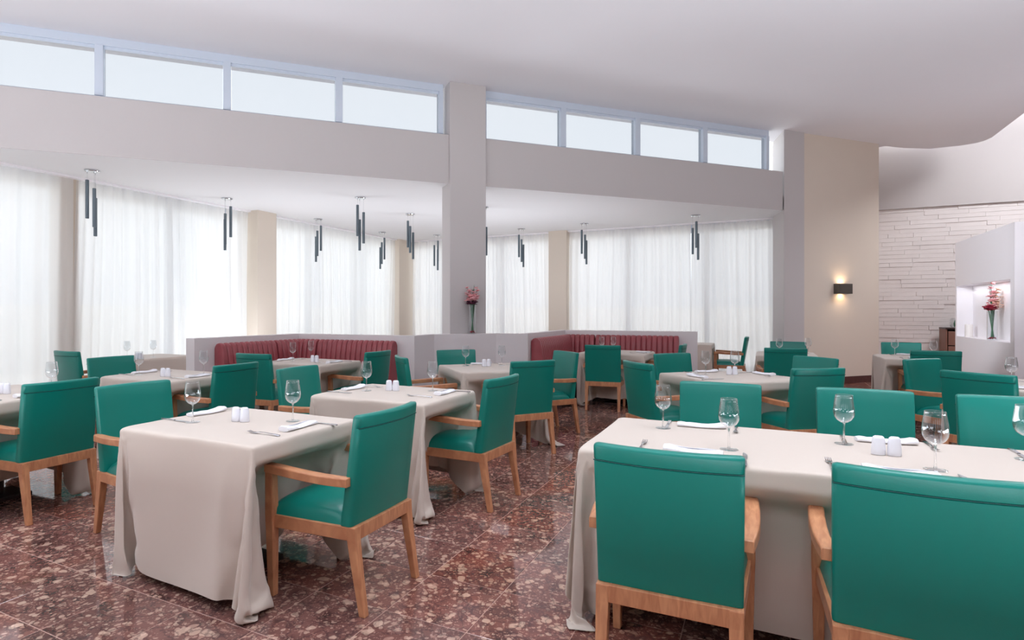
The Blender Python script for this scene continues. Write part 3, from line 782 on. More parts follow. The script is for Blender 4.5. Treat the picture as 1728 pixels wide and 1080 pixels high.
# ------------------------------------------------------------------ tables and cloths
# settled cloth drapes: grid size and packed vertex positions
CLOTH = {
'A': (60, 56, [
-700,32,32,32,34,34,31,20,20,20,20,13,13,22,-30,-25,-12,15,14,-13,17,16,-11,11,18,62,67,70,71,70,71,70,70,66,67,4,39,16,16,-1,-2,-12,12,-4,33,0,32,2,-20,
24,17,-2,25,26,29,26,-16,-16,-27,-26,-24,12,-2,1,0,-11,-2,-25,0,-1,0,0,2,15,7,-1,3,0,-4,15,12,-17,0,16,-20,-1,-1,1,1,-1,1,0,0,-1,0,0,8,-5,-7,0,14,-13,20,
-8,0,0,6,-2,0,8,-37,3,31,2,0,-8,-41,0,8,1,-1,-1,10,0,0,0,4,-40,10,-10,3,5,14,11,-2,-12,3,2,0,-1,-1,15,-12,-1,10,7,-16,0,1,-1,1,0,-1,1,0,-1,-1,16,-8,2,-13,
2,15,-8,3,2,-1,7,-5,-1,5,1,2,0,-1,-11,-35,0,0,5,8,-2,-1,15,-5,-1,1,-40,0,4,10,9,7,-2,1,-1,-5,9,-4,0,2,-6,5,15,-16,2,2,8,-11,0,1,0,-1,1,-1,0,1,-1,4,3,3,
-9,-1,14,-5,-9,9,-1,8,-8,0,-14,31,-6,0,0,-42,-5,1,3,-9,43,-4,-1,18,-9,1,-24,-11,27,1,1,2,-11,2,-2,0,-12,20,-3,-1,5,-9,2,-11,17,-6,16,0,-14,1,0,0,0,-1,1,
0,0,-1,6,1,2,-4,3,-8,11,-7,5,-7,11,-6,-5,6,0,11,-1,-4,7,11,-3,-1,-2,-39,35,0,28,-15,-23,-21,45,-36,11,2,-5,9,-7,1,0,20,-19,10,-1,-5,2,0,11,-10,4,-14,1,
13,-1,0,-1,0,1,-1,1,-1,0,4,3,1,-1,-4,6,-4,0,6,0,-1,-4,-12,19,5,1,-10,-24,44,1,-6,4,3,-2,-14,19,34,-5,-11,14,-34,17,-5,7,-19,-9,0,-1,0,2,23,2,-11,-3,-5,
0,8,-13,2,11,-9,5,0,0,0,-1,0,1,-1,1,0,-7,14,0,-1,1,-2,-2,2,5,1,-3,-9,3,13,4,-11,-22,23,-27,-7,43,9,-6,11,-11,1,34,0,0,-5,-2,-8,-30,-3,21,-14,-8,3,-1,2,
9,10,2,-22,12,-4,6,-4,-6,4,2,3,-1,-1,0,1,-1,0,1,0,0,-5,9,1,3,-9,5,-4,7,2,3,-7,-11,15,9,-6,-6,8,-29,-17,8,1,20,32,-17,12,-17,32,2,0,-5,3,1,-13,-34,-2,17,
-9,-10,6,0,5,10,8,-10,-13,4,-3,18,-12,-2,7,3,-3,-1,0,0,1,0,-1,1,-1,-1,9,-2,12,-12,-1,7,-4,2,3,-12,1,15,-1,-9,-6,-13,-14,6,5,-11,4,7,25,1,-8,32,2,-2,-4,
4,-4,1,-11,-38,4,12,-8,-6,5,3,8,8,0,-11,0,0,10,-9,1,8,-9,3,1,-1,0,0,0,1,0,0,2,4,-6,10,-4,-10,10,2,0,-2,-7,7,11,-9,-7,-10,-3,4,-7,1,-3,-7,3,5,5,17,5,29,
-5,2,-3,-5,3,2,-7,-40,5,9,-11,-1,5,6,11,2,-10,1,1,-4,14,-12,-2,3,2,-1,0,1,-1,0,1,0,0,3,1,-1,4,3,-8,1,7,0,-10,-12,31,-9,-9,-8,-7,-2,-4,6,-1,1,-7,1,-7,-6,
5,19,-15,13,8,1,2,-3,2,0,-5,-41,8,1,-7,2,5,8,11,-7,-5,-2,-4,11,-8,3,2,0,0,0,0,1,0,-1,1,0,4,0,1,0,11,-11,-6,11,1,-24,25,0,-9,-8,-8,-1,-8,3,11,21,3,-4,-33,
-13,8,21,-30,-1,12,15,16,12,3,-1,-1,2,-3,-43,12,-7,-3,4,8,11,0,-12,-1,6,1,-3,-1,3,1,-1,1,-1,0,0,1,0,-1,5,-1,2,-1,1,1,1,4,-17,7,15,-11,-9,-12,3,-10,1,15,
22,-9,-10,-18,-11,7,15,-20,-29,1,1,-3,9,12,22,11,5,-3,2,-1,-44,9,-9,0,7,11,11,-15,5,-3,-9,16,-12,5,0,0,0,1,-1,0,0,1,0,4,0,-1,-1,8,-4,4,-13,-7,26,-8,-12,
-14,10,-16,1,20,18,-10,-13,-16,-7,5,5,-6,-4,-29,2,-2,5,-6,5,6,17,18,12,-1,-1,2,-41,2,-6,2,11,6,0,-3,-8,8,7,-5,-1,-1,0,0,0,1,0,-1,0,1,4,-1,3,0,-2,6,-18,
3,18,1,-15,-16,13,-20,1,31,7,-11,-15,-14,-5,6,6,5,-18,0,-30,0,0,1,6,-1,-6,3,12,18,18,8,-2,2,-38,-5,-3,5,15,1,-13,10,-1,-9,13,-5,0,0,0,0,0,0,1,0,1,4,-1,
-2,0,2,4,-1,6,4,-15,-19,17,-24,3,21,1,-6,-12,-9,-4,8,14,-7,-15,1,2,7,-15,-7,1,-14,-2,5,0,-3,0,14,21,19,2,1,-34,-11,0,9,14,-9,1,-5,4,-1,2,0,0,1,0,-1,0,0,
1,0,4,1,-6,0,1,-3,17,2,-8,-24,19,-28,7,23,3,-14,-12,-9,-3,6,11,-16,5,-1,1,-1,25,-9,-12,-16,12,-13,-10,-7,0,4,-3,2,15,26,14,1,-33,-13,3,9,6,-4,-2,0,1,4,
-2,1,0,0,1,-1,0,1,1,3,0,2,1,-15,20,2,-2,-26,20,-30,15,3,5,-11,-9,-6,-2,4,11,-15,7,-1,1,-3,-2,26,2,-1,-7,-18,1,-4,-7,-9,-8,0,4,-4,4,20,21,5,-30,-9,4,13,
-13,8,1,-4,4,-1,2,-1,0,0,1,0,-1,1,4,0,2,0,2,2,1,-21,22,-32,15,-9,19,-18,-5,-4,-2,4,8,-13,7,-1,0,-3,-1,-2,10,9,2,0,0,-4,-4,-4,-5,-7,-8,-8,4,-1,-3,11,21,
5,-27,0,3,4,-1,4,-3,1,0,0,1,0,-1,0,0,1,1,1,1,-1,0,3,5,-15,20,-30,13,-12,19,-16,-1,-4,-2,2,7,-10,5,0,1,-4,-2,0,3,-5,3,10,11,-5,3,0,0,-3,-3,-6,-8,-11,-1,
3,0,2,20,3,-24,3,5,2,-8,11,-3,1,0,-1,0,1,0,0,-1,2,1,0,2,-6,11,-12,16,-17,3,-11,17,-18,1,-4,2,0,6,-7,3,2,0,-4,-1,0,3,2,17,-11,-12,-4,20,8,-4,-1,2,1,-1,-2,
-7,-14,-6,1,2,2,17,1,-14,9,-11,7,-2,1,0,0,1,0,0,0,-1,1,1,1,0,3,-1,-4,9,-8,-5,-4,5,-12,7,-6,4,-2,0,-1,0,3,2,-5,-1,1,4,-1,-1,15,-1,4,-3,-10,-12,16,6,1,0,
0,0,0,-2,-14,-15,4,2,-3,19,-7,-5,0,1,-1,3,2,0,0,0,0,-1,1,0,1,1,1,3,6,-1,-9,-8,-8,2,-3,4,-5,8,-3,-3,5,-4,2,4,-6,0,0,2,-1,1,0,-8,10,13,0,-3,6,-10,-3,1,1,
3,2,0,0,5,-5,-19,-9,6,-6,13,-11,8,1,4,-1,1,0,0,0,0,1,0,0,1,1,5,2,-10,-9,-4,-3,13,-10,7,-7,6,-2,-1,1,-3,1,5,-5,-1,0,2,0,0,-1,1,14,-6,-13,5,13,3,2,0,-1,0,
-2,-2,1,1,-4,2,1,-8,-15,-8,-9,4,17,1,0,3,0,1,0,0,0,0,0,0,0,0,0,7,-2,3,-5,7,-18,3,-10,2,4,-5,-2,3,-1,5,-4,-1,0,1,0,0,1,1,1,58,-1,-4,-8,-19,-14,-17,-3,-3,
-2,-1,-1,0,0,2,0,2,4,4,2,-1,4,-3,0,0,-1,0,0,0,0,0,0,0,0,0,0,-4,-4,7,-4,5,-1,7,-9,-11,-14,-25,-7,-7,9,5,-2,1,1,4,3,3,3,3,4,4,-30,3,4,5,9,10,16,2,2,1,0,1,
-1,-1,-1,-2,-4,-7,-3,-4,3,5,-7,-1,-1,0,0,-1,0,0,0,0,0,0,-1,0,0,-2,3,2,1,-2,6,0,2,0,-2,-8,-5,3,22,13,11,9,8,7,5,5,2,2,-1,-79,-1,0,1,0,0,1,1,3,2,4,3,4,5,
5,7,8,10,8,11,9,1,-4,-1,0,0,0,0,0,0,0,0,0,0,0,0,0,-1,1,3,-2,1,2,5,-1,-1,0,-1,5,-17,-17,-5,-3,-2,-2,-1,0,-1,2,1,3,9,1,2,1,2,2,1,3,2,2,1,1,2,0,0,-1,-2,-2,
-6,-14,-4,-2,1,-1,0,0,0,0,0,0,0,0,0,0,0,0,0,-1,1,2,0,0,2,1,1,0,0,-2,-4,15,11,3,3,2,1,0,0,1,-2,-2,-4,22,5,2,0,0,-1,0,-2,-3,-2,-1,-2,-3,-2,-3,-3,-7,-4,-2,
11,-6,0,-1,1,0,0,-1,0,0,0,0,0,0,0,0,0,-1,1,0,2,0,-1,2,3,0,1,-2,1,0,-5,-5,2,7,4,3,2,-7,-10,-7,-9,-6,22,-9,-1,-9,-6,-3,-4,-2,-2,-1,-1,0,0,2,4,4,8,2,2,-8,
1,-1,0,0,0,0,0,0,0,0,0,0,0,0,0,0,0,-1,2,1,0,0,1,0,0,0,4,-4,3,-4,7,-3,-11,-9,-10,-24,-9,-1,0,3,2,28,-4,-10,2,-1,-3,-3,-3,-4,-2,-3,-3,-3,-4,-4,0,1,4,5,7,
-1,-1,0,0,0,0,0,0,0,0,0,0,0,0,0,-1,1,1,0,1,0,0,2,5,1,0,-2,-1,0,-7,-18,-11,-9,-4,-2,20,34,22,15,12,9,36,5,4,2,2,3,-2,-3,-9,3,0,-3,-1,-5,-6,-17,-3,3,-3,-4,
-4,1,-1,1,0,-2,1,0,-1,0,0,0,0,0,0,1,0,0,3,0,-1,2,1,-8,11,-3,7,20,10,11,9,-4,-6,-7,-4,-12,-30,-17,-3,3,7,-15,1,0,0,0,-4,3,7,13,-4,-3,-4,2,-1,3,6,-6,-8,7,
-3,5,-2,1,0,0,1,0,0,1,0,0,0,0,0,0,0,-1,0,-1,-1,6,7,-16,20,-14,11,0,6,1,0,-5,1,-1,-2,3,-1,0,-6,-11,-4,-3,-16,1,0,0,-1,2,0,1,-3,-1,10,9,0,7,2,4,2,-7,-17,
13,-1,-7,0,0,1,0,0,0,0,0,0,0,0,0,0,0,0,0,0,4,4,-12,16,-3,7,-2,-2,1,2,1,-11,-2,6,5,-3,-2,6,0,1,-13,-15,-16,4,-1,-1,-1,0,3,-3,1,15,-12,-7,0,2,3,4,8,8,5,-24,
6,5,0,0,0,0,1,0,0,0,0,0,0,0,0,0,-1,2,-1,-3,-8,13,-12,4,-2,16,5,-11,11,-5,2,5,0,-3,-6,8,-3,-5,9,-2,0,-8,-4,3,1,3,2,-1,0,2,-13,3,10,-1,-4,-4,-1,-6,2,4,13,
5,-9,-1,2,1,1,-1,0,0,0,0,0,0,0,0,0,0,0,1,5,7,-22,19,-16,15,-11,7,6,-12,13,2,-6,-4,1,5,5,-7,6,-14,3,13,-17,-1,0,2,-1,0,0,0,-1,1,3,-4,0,0,1,1,5,3,8,9,-12,
4,-4,3,-1,1,0,0,0,0,0,-1,0,0,0,-1,0,-3,-2,0,6,18,-22,22,-4,3,0,1,-3,-13,11,3,0,-1,-1,-10,5,8,-1,-2,-14,-22,1,2,6,-1,3,1,0,-2,-4,-5,1,3,6,6,9,5,8,-5,-21,
13,4,1,-4,-3,-2,0,-1,0,0,0,1,0,-1,-1,0,0,-1,-1,0,-4,8,19,-15,15,1,-1,-2,0,0,-11,10,2,0,-1,0,-2,-6,11,-3,0,-4,-1,-3,-8,-1,-6,-4,-2,2,6,11,8,11,7,9,-1,-3,
-19,-20,24,1,7,-2,-2,-10,-1,0,1,0,-1,0,0,0,0,0,-2,1,-2,-1,-3,1,-6,9,27,-14,14,2,1,-1,0,0,-10,2,7,0,-1,0,-4,-8,13,0,-28,-3,-2,-1,3,6,8,11,11,12,9,5,0,0,
-10,-14,-17,-12,35,6,-10,-3,4,-3,-7,0,-1,0,0,1,-1,0,0,1,-2,-1,0,3,-6,2,5,-9,-9,7,33,-10,9,3,4,0,0,1,-2,-5,6,0,-1,-2,-3,-10,6,-30,5,7,9,11,9,9,7,4,1,-1,
-4,-8,-17,-20,3,-9,40,4,-18,9,2,-3,-8,-1,-2,0,0,0,0,0,0,0,0,0,-2,0,-2,-1,2,-2,12,-17,-5,5,29,-2,4,2,4,2,1,0,0,-4,4,-1,1,-1,-3,-7,-4,10,9,7,4,4,1,0,1,-4,
-11,-13,-18,-10,18,-18,38,5,-20,9,-1,0,1,-14,5,1,-1,0,0,0,1,-1,0,0,0,-2,0,-2,4,-6,-2,6,3,-16,2,1,24,6,3,1,1,3,3,1,0,-2,2,0,-1,0,-1,26,3,1,2,0,-2,2,-4,-11,
-16,-13,-14,1,23,-22,36,8,-13,-2,1,4,3,-20,5,3,-2,1,-1,0,0,0,1,-1,0,0,-1,0,0,7,-17,6,0,13,-12,-14,8,-5,21,10,5,2,-1,1,4,2,1,-1,0,1,0,-1,31,0,1,-2,1,-2,
-12,-13,-15,-10,-7,8,24,-28,34,8,-4,-15,6,8,0,-15,7,-7,2,0,-1,0,0,0,0,0,0,0,0,-1,-2,2,-6,11,-6,-2,6,1,-13,-9,15,-13,16,13,9,3,-1,-1,2,3,3,0,0,0,-1,29,1,
0,-1,-12,-14,-10,-14,-5,-2,13,22,-31,33,8,1,-16,-1,10,2,-10,3,-12,6,0,0,-1,1,-1,0,0,0,1,-1,0,3,-5,1,-5,9,-13,2,7,10,-12,-11,-4,19,-18,11,12,12,7,-1,-1,
0,2,4,1,-1,1,28,-1,-11,-17,-10,-5,-12,0,0,19,19,-32,29,9,5,-14,-11,10,6,-1,-2,-14,3,1,1,-1,0,0,1,-1,0,0,0,0,0,2,0,-1,-6,4,-2,0,-1,9,-1,-11,-10,2,21,-23,
6,11,13,12,-1,-2,-1,2,3,4,0,-15,-18,10,2,-3,-2,-1,3,22,14,-33,26,10,6,-10,-15,6,8,4,-6,-9,-2,0,2,1,0,-1,0,0,1,-1,0,0,1,0,2,-6,-5,9,-1,2,-8,2,6,8,-12,-8,
-9,7,21,-24,-1,9,11,21,1,-1,-4,-2,-3,-13,-33,2,5,0,8,-8,5,24,10,-33,22,11,8,-5,-16,-2,8,6,0,-9,-5,-1,1,2,1,-2,0,0,0,0,0,0,0,0,0,2,-11,6,4,-5,9,-11,1,4,
7,-1,-10,-6,-8,11,19,-22,-6,6,0,31,-3,2,-2,-10,-3,-33,4,-1,21,-16,6,32,0,-30,17,11,9,-2,-14,-9,7,7,5,-6,-7,-6,2,2,0,1,0,0,-1,0,0,1,-1,0,0,1,0,6,-11,-4,
1,9,-8,1,2,8,1,-7,-9,-2,-5,11,18,-20,-6,3,-5,39,-7,-10,-6,2,-32,13,8,-22,39,-7,9,-22,11,12,11,1,-12,-14,4,9,1,4,-8,-8,0,0,1,2,0,-1,0,0,0,0,0,1,-1,0,0,1,
5,-13,6,3,-17,11,-3,3,7,7,-6,-9,-6,0,0,-1,24,15,-3,6,-23,-4,-3,0,19,-28,15,-7,23,-33,42,-14,-2,9,15,1,-8,-14,-2,7,5,3,0,-10,-5,-1,2,1,0,1,0,-1,0,0,0,0,
0,0,0,1,-1,4,1,-5,-10,14,5,-17,3,7,1,8,-12,-9,-1,1,19,12,-3,8,-5,-26,-5,10,27,8,-18,-2,11,-15,45,-43,13,9,20,1,-4,-15,-7,6,8,-2,7,-5,-10,-3,1,1,1,1,1,-1,
-1,1,-1,0,0,0,1,-1,0,0,5,-1,-13,10,4,-12,-4,0,9,10,0,3,-17,7,-7,-6,6,6,-17,14,19,6,11,2,-1,-13,6,2,30,-45,51,-40,29,1,-2,-13,-11,4,6,0,5,4,-9,-8,-1,1,1,
2,0,0,-1,0,0,1,-1,0,0,0,0,1,0,0,13,-11,-2,-4,12,-14,0,-2,11,3,0,-5,-15,15,-6,-9,6,29,-24,26,6,4,0,1,-8,-1,1,0,42,-33,29,-9,0,-10,-15,2,4,3,3,5,0,-11,-5,
0,0,1,1,1,0,0,0,-1,0,1,-1,0,0,0,0,0,1,7,-3,-13,2,10,-3,-10,2,6,7,2,2,-21,-1,15,-8,-2,8,29,-35,37,1,-12,10,-6,1,-4,0,-10,32,11,-10,4,-13,-1,-2,2,2,4,3,-2,
-12,-3,0,1,2,1,0,0,0,-1,0,0,0,0,0,0,1,-1,1,-2,5,7,-9,-1,0,21,-32,1,5,7,5,2,2,-28,0,15,2,1,2,24,-2,-21,25,4,-7,1,6,1,14,1,-29,28,0,-18,1,5,1,5,2,4,-8,-10,
-1,1,1,1,1,-1,2,-2,0,0,0,0,1,-1,0,0,1,-1,4,-6,14,-7,-9,1,12,-12,-6,4,5,7,14,-4,-5,-19,4,0,-2,-1,23,-20,36,-1,1,-543,-12,-11,-11,2,6,15,27,28,28,28,31,31,
24,17,22,30,28,-24,-16,-5,-4,-12,-12,-2,-33,-23,-10,-5,-3,-4,-9,-15,-24,-22,71,59,-7,-1,-17,-16,-12,-18,-28,-3,34,4,-33,-27,-24,-17,23,17,16,19,20,28,31,
15,15,24,32,-1,1,0,-8,-13,9,0,0,0,-1,-8,-15,-9,-2,3,0,2,19,-5,-15,14,-4,-2,-5,-1,2,1,2,7,2,0,-1,-1,-1,-2,3,-9,-4,9,8,-4,-4,-1,5,0,-12,0,-4,-7,-4,-5,0,1,
2,11,-1,-3,-3,1,-3,31,1,0,1,-4,-11,3,0,-3,-7,-32,-6,1,9,3,1,0,0,13,4,6,-17,10,-1,-11,-1,4,2,2,1,6,0,0,-1,-3,-4,4,1,-11,17,-9,-1,1,0,5,-3,-11,1,-1,-1,3,
-19,1,2,9,0,2,-5,-11,3,0,29,3,1,0,-18,2,1,-1,-17,-13,-6,-2,1,2,9,-3,0,0,9,5,-2,-11,16,-3,3,-15,5,2,3,3,0,2,0,0,-1,-2,-1,1,2,-14,9,0,-1,1,6,-7,-7,-1,6,7,
-8,6,-3,-5,-6,0,3,8,23,-10,-1,27,6,-1,-14,4,12,-32,-33,-2,6,8,3,0,4,4,-4,0,-3,7,7,0,13,-21,14,0,-10,1,1,2,0,5,0,1,0,-2,-3,0,2,0,1,-6,1,2,1,10,-17,-4,0,
-3,0,12,3,7,14,-8,-5,-1,0,7,10,-1,19,13,-12,-5,9,-7,9,-8,-23,-22,19,-1,0,-6,-4,8,-1,3,-1,7,0,-13,20,-14,1,9,-4,3,3,3,-3,3,0,0,-1,-2,-3,3,0,-6,5,-2,0,4,
0,-12,-1,3,-3,7,11,14,3,-6,-2,-2,0,-1,-1,12,-23,3,13,-11,6,20,-6,-25,29,-2,-10,-26,1,1,-3,4,1,-9,1,2,4,2,3,-8,8,-3,5,-4,3,3,1,-1,1,1,1,0,3,-8,1,1,-1,-2,
0,-1,6,-3,-10,-1,-1,5,11,19,2,-3,3,-7,3,-7,-1,-3,-19,32,2,-2,-1,16,-33,41,8,-31,28,-4,-10,-22,0,-1,-3,4,1,-1,-9,6,6,2,-13,13,0,4,-3,3,4,-2,0,1,1,0,0,2,
-11,5,-1,-4,4,1,-1,3,-4,-9,2,-2,11,20,4,-2,3,-21,14,0,0,-3,-10,16,-5,11,-13,0,-15,17,2,25,-3,-9,10,-3,-14,-15,-1,-3,-1,8,-7,10,-20,20,-2,-4,5,1,6,-8,7,
0,-1,-1,1,2,0,0,1,-17,12,-2,0,1,-1,0,7,-9,-8,0,6,23,6,2,-3,-15,11,3,-1,1,-1,7,-8,-17,13,-16,2,11,-8,-7,0,27,-18,11,9,-5,-16,-9,-4,-2,2,0,1,-1,-3,13,2,-15,
16,-13,12,2,0,-1,-1,1,1,2,-2,0,-14,6,4,4,-9,5,1,12,-23,0,-2,25,11,3,-2,-1,3,-5,0,0,1,-3,2,2,10,9,-11,11,-3,5,-25,4,5,25,-14,11,6,-10,-14,-6,-4,0,2,-2,13,
-16,14,-2,-9,5,3,5,2,0,-1,0,-1,2,1,0,-2,-9,1,8,-4,0,2,-1,1,-11,2,13,18,3,-1,-2,-2,-5,7,-1,0,0,-1,-4,-14,-24,28,-2,-3,-8,-1,-4,-22,3,3,23,-10,12,1,-12,-12,
-6,-2,6,-5,9,-6,3,5,-1,-5,4,5,2,-1,-1,-1,1,1,1,1,-3,-9,-1,6,-2,5,-4,7,-9,-5,2,28,4,1,-3,0,-10,4,6,-5,-3,2,9,-22,-25,-11,-16,22,16,7,-2,-9,-7,-21,-2,5,22,
-5,12,-5,-13,-10,-5,1,0,8,-1,-10,13,1,-7,5,5,1,-1,-2,0,0,2,2,-1,-3,-6,-3,7,1,-1,0,12,-23,0,26,10,1,-5,3,-14,2,12,-6,5,2,-7,-23,-15,-8,18,-13,-1,-4,27,14,
6,-2,-9,-18,-12,4,19,3,8,-9,-13,-10,-2,6,-2,14,-19,14,1,-9,7,3,1,0,-1,-1,0,1,2,0,-3,-4,2,-3,2,7,0,-16,-1,18,16,3,-5,4,-18,2,16,-6,6,0,-8,-18,-17,-5,5,7,
-11,-6,7,-9,16,19,8,7,-5,-15,-19,-2,17,11,1,-11,-11,-9,1,0,12,-3,-10,16,-2,-2,5,0,-2,-1,-1,1,1,3,0,-5,-2,-5,4,1,-9,-1,0,11,19,7,-6,6,-22,5,15,-3,5,-1,-9,
-17,-16,-7,-1,27,2,3,-1,-1,-9,-12,1,19,11,15,4,-9,-19,-11,12,18,-4,-13,-11,-3,-1,7,6,-14,14,7,-8,4,0,-2,-2,0,0,2,2,1,-5,-2,5,-7,-1,-1,0,5,11,14,-5,6,-24,
12,13,-1,1,-4,-11,-15,-16,-9,3,32,4,2,33,-2,-3,0,-14,-15,-16,0,5,23,17,1,-14,-19,4,23,-10,-14,-9,2,-3,17,-8,0,0,3,5,-1,-3,-1,-1,0,2,3,1,-5,1,3,-13,6,0,
3,4,18,-2,5,-24,16,9,-1,2,-6,-10,-15,-13,-9,17,26,0,1,-1,22,8,2,-3,3,-3,-8,-12,-11,-13,7,23,13,-1,-17,-7,21,-16,-12,-6,0,8,0,-1,-2,9,3,-2,-5,0,1,-1,1,3,
3,-6,1,0,5,-7,1,1,18,2,3,-20,21,1,0,-2,-7,-8,-11,-11,-10,25,18,-1,1,-3,-3,-11,3,18,11,7,0,0,-2,-5,-11,-16,-8,12,16,12,-11,-10,15,-18,-7,-4,4,6,-2,-3,9,
3,-7,-1,0,0,0,0,4,2,-6,2,-3,2,-2,3,15,3,-1,-13,17,-6,5,-3,-3,-6,-9,-12,-7,24,13,-1,0,-4,-4,-3,19,-9,-16,6,5,8,4,2,1,1,-4,-15,-14,0,10,20,-3,-8,5,-13,-3,
-2,14,-9,-1,6,1,-5,-1,1,0,0,-1,2,4,-5,1,1,0,0,7,8,-8,-2,11,-9,8,-3,-1,-6,-4,-10,-7,18,11,-1,0,-4,-3,-2,6,18,-2,-1,-14,-12,8,5,4,4,4,2,1,-9,-13,-5,0,22,
0,-1,-5,-12,-2,-5,9,16,-9,0,-5,2,0,0,0,0,0,4,-4,2,-2,-8,12,11,-11,9,1,-9,10,-9,3,-12,8,-7,-8,10,11,1,0,-5,-2,0,7,1,0,18,-1,-2,-3,-15,-7,1,3,3,8,5,6,-3,
-16,-4,-3,22,0,0,-10,-15,18,-16,11,4,-3,0,-1,0,0,0,0,0,6,-6,4,-3,-2,15,-10,8,1,-1,2,-14,10,-17,15,-6,-8,1,12,3,1,-4,-1,-1,5,-1,0,6,-20,9,13,8,0,-3,-5,-3,
-3,-5,1,2,6,11,-14,-12,-4,19,7,0,-8,1,5,-21,19,-9,-1,1,0,0,-1,-1,0,9,-9,8,-7,7,0,8,1,-22,-5,1,17,-14,19,-4,-7,-8,11,7,3,-6,-1,-1,5,-1,1,-1,14,4,-11,-16,
-3,11,14,2,-1,0,-1,-3,1,0,-7,9,1,-17,-12,13,15,-6,-8,0,9,0,-9,2,1,0,1,2,1,1,3,-3,-3,-1,14,-4,-8,-7,21,-14,6,-15,13,-2,0,-13,4,11,3,-5,0,-1,3,0,0,0,0,12,
2,2,3,-5,-8,-6,2,3,2,2,3,-2,0,3,-2,-1,8,0,-12,-6,11,-9,0,4,1,3,1,1,2,1,0,1,1,0,2,8,-9,-1,-4,4,-1,-12,10,-11,5,2,-6,-4,-6,13,6,-4,-1,-1,2,1,0,1,0,2,54,2,
3,5,10,4,1,0,0,-1,1,-1,0,0,0,0,1,-1,0,1,1,3,0,-1,-1,0,-1,0,0,0,-1,1,0,0,0,0,-2,8,-6,0,-1,0,0,-2,-5,-11,-23,-13,-9,19,10,-2,1,2,5,3,2,3,2,2,3,74,1,2,1,1,
0,-2,0,-1,0,-1,1,0,0,1,1,0,1,0,0,1,1,-1,1,0,-1,0,0,0,0,0,0,0,0,0,1,0,-1,0,-1,0,0,1,0,-1,0,2,0,-2,1,-2,-5,-4,-6,-8,-9,-9,-10,-11,-11,-13,-5,3,3,3,3,4,6,
6,6,6,6,5,6,5,5,4,5,4,3,1,2,-1,1,-1,0,0,0,0,0,-1,1,0,0,0,0,0,0,1,-1,0,0,0,-1,0,1,0,0,0,2,-3,-4,-1,-2,-1,-1,0,-1,0,1,1,1,79,0,0,0,0,-1,0,0,-1,-1,0,-1,0,
0,-1,1,0,1,2,2,0,1,-1,0,0,0,0,0,0,0,0,0,0,0,1,-1,0,0,1,-1,0,0,0,0,0,0,-1,1,0,-1,-3,-1,-1,-1,0,-1,1,0,1,0,2,77,-2,-1,0,0,1,0,0,1,1,0,1,0,0,2,0,0,0,0,-1,
1,0,0,1,-1,1,-1,0,0,0,0,0,0,0,0,1,0,-1,0,0,0,-1,1,0,-1,1,0,0,0,0,0,0,0,0,-1,0,1,0,-2,-1,-3,77,2,0,1,0,0,-1,0,0,0,0,0,0,0,0,0,1,0,-1,1,0,0,1,-1,0,0,0,0,
0,0,0,0,0,0,0,0,0,1,-1,0,0,0,0,0,0,-1,1,0,0,0,0,0,0,-2,-3,-16,-13,-2,1,3,3,75,2,2,-1,0,1,1,0,0,0,0,0,-1,0,-1,0,0,1,1,0,0,0,0,0,1,-2,1,0,0,0,0,0,0,0,0,0,
0,0,0,0,-1,1,0,-1,0,0,1,2,0,-1,-4,-4,-4,-3,-1,10,4,-6,-8,-12,-12,71,-3,-2,-1,-2,-3,3,1,6,-1,-1,2,1,2,2,5,0,-1,0,1,-1,0,0,1,-2,2,0,0,0,0,0,0,0,0,0,0,1,-2,
1,-1,0,1,-1,-1,1,-1,1,-11,-7,-12,-12,9,9,8,3,7,5,-2,-2,2,1,10,1,0,0,0,-7,7,6,1,0,-1,-2,2,0,1,-2,1,-2,3,0,1,0,1,-1,-1,0,0,0,0,0,0,0,0,0,0,1,0,0,-1,0,0,-4,
1,-4,7,-9,1,-12,-6,8,6,-8,-6,-1,14,3,0,8,1,-2,-1,-1,-6,1,2,2,11,-17,-3,6,14,7,2,-1,-2,-2,-5,-2,7,2,0,0,2,0,0,0,0,-1,0,0,0,0,0,0,0,0,0,1,1,1,-3,-2,0,-2,
1,-18,9,2,-2,-7,11,9,1,-5,-4,-20,0,16,-12,10,14,-7,0,12,-1,-3,-1,-4,7,-4,-14,-11,8,7,6,5,3,6,2,-3,-4,1,3,2,-1,1,-1,0,0,0,0,0,0,0,0,0,0,1,1,2,-2,-2,-3,3,
-4,3,1,-5,-14,15,-6,-20,1,7,9,4,10,-7,-20,25,-12,-15,19,13,-4,3,2,1,1,0,0,1,-8,-22,-3,-1,3,1,3,4,10,8,5,-4,4,1,-1,0,-1,0,0,0,1,0,0,-1,1,1,1,-1,-1,0,0,-5,
2,-2,3,-4,5,-2,-6,6,-7,-12,-8,-3,0,1,18,14,-9,7,2,-14,4,0,1,2,-1,0,-1,-2,-2,4,6,-13,0,-1,6,4,7,1,1,-5,7,3,4,-4,0,-2,0,-1,0,-1,-1,-1,1,-2,-2,-2,-4,-2,2,
8,3,-13,14,-20,11,-13,5,-2,7,9,-8,-8,-1,-3,0,-12,4,15,3,4,8,0,-4,-6,-8,1,-2,-1,0,2,3,7,17,4,5,2,-1,-1,-7,3,2,-3,-3,-4,5,5,-2,-1,-1,-2,-1,-1,0,-3,-3,8,-13,
1,-1,1,-4,20,5,-20,17,-21,3,-4,11,1,0,11,-9,-11,2,-5,1,-5,-6,19,7,0,-28,-1,1,4,1,6,7,9,9,10,8,1,-1,-5,-12,2,4,10,-9,5,-1,-14,-10,1,11,-11,0,0,0,0,1,0,3,
-2,6,-5,5,-5,6,-9,-1,19,7,-14,13,-12,-6,-8,2,6,-2,17,-2,-18,0,-4,-3,-5,-7,16,16,-19,6,8,10,8,8,7,4,0,-6,-9,-13,-1,3,16,6,-2,-9,3,-11,-19,-5,13,5,5,-4,-4,
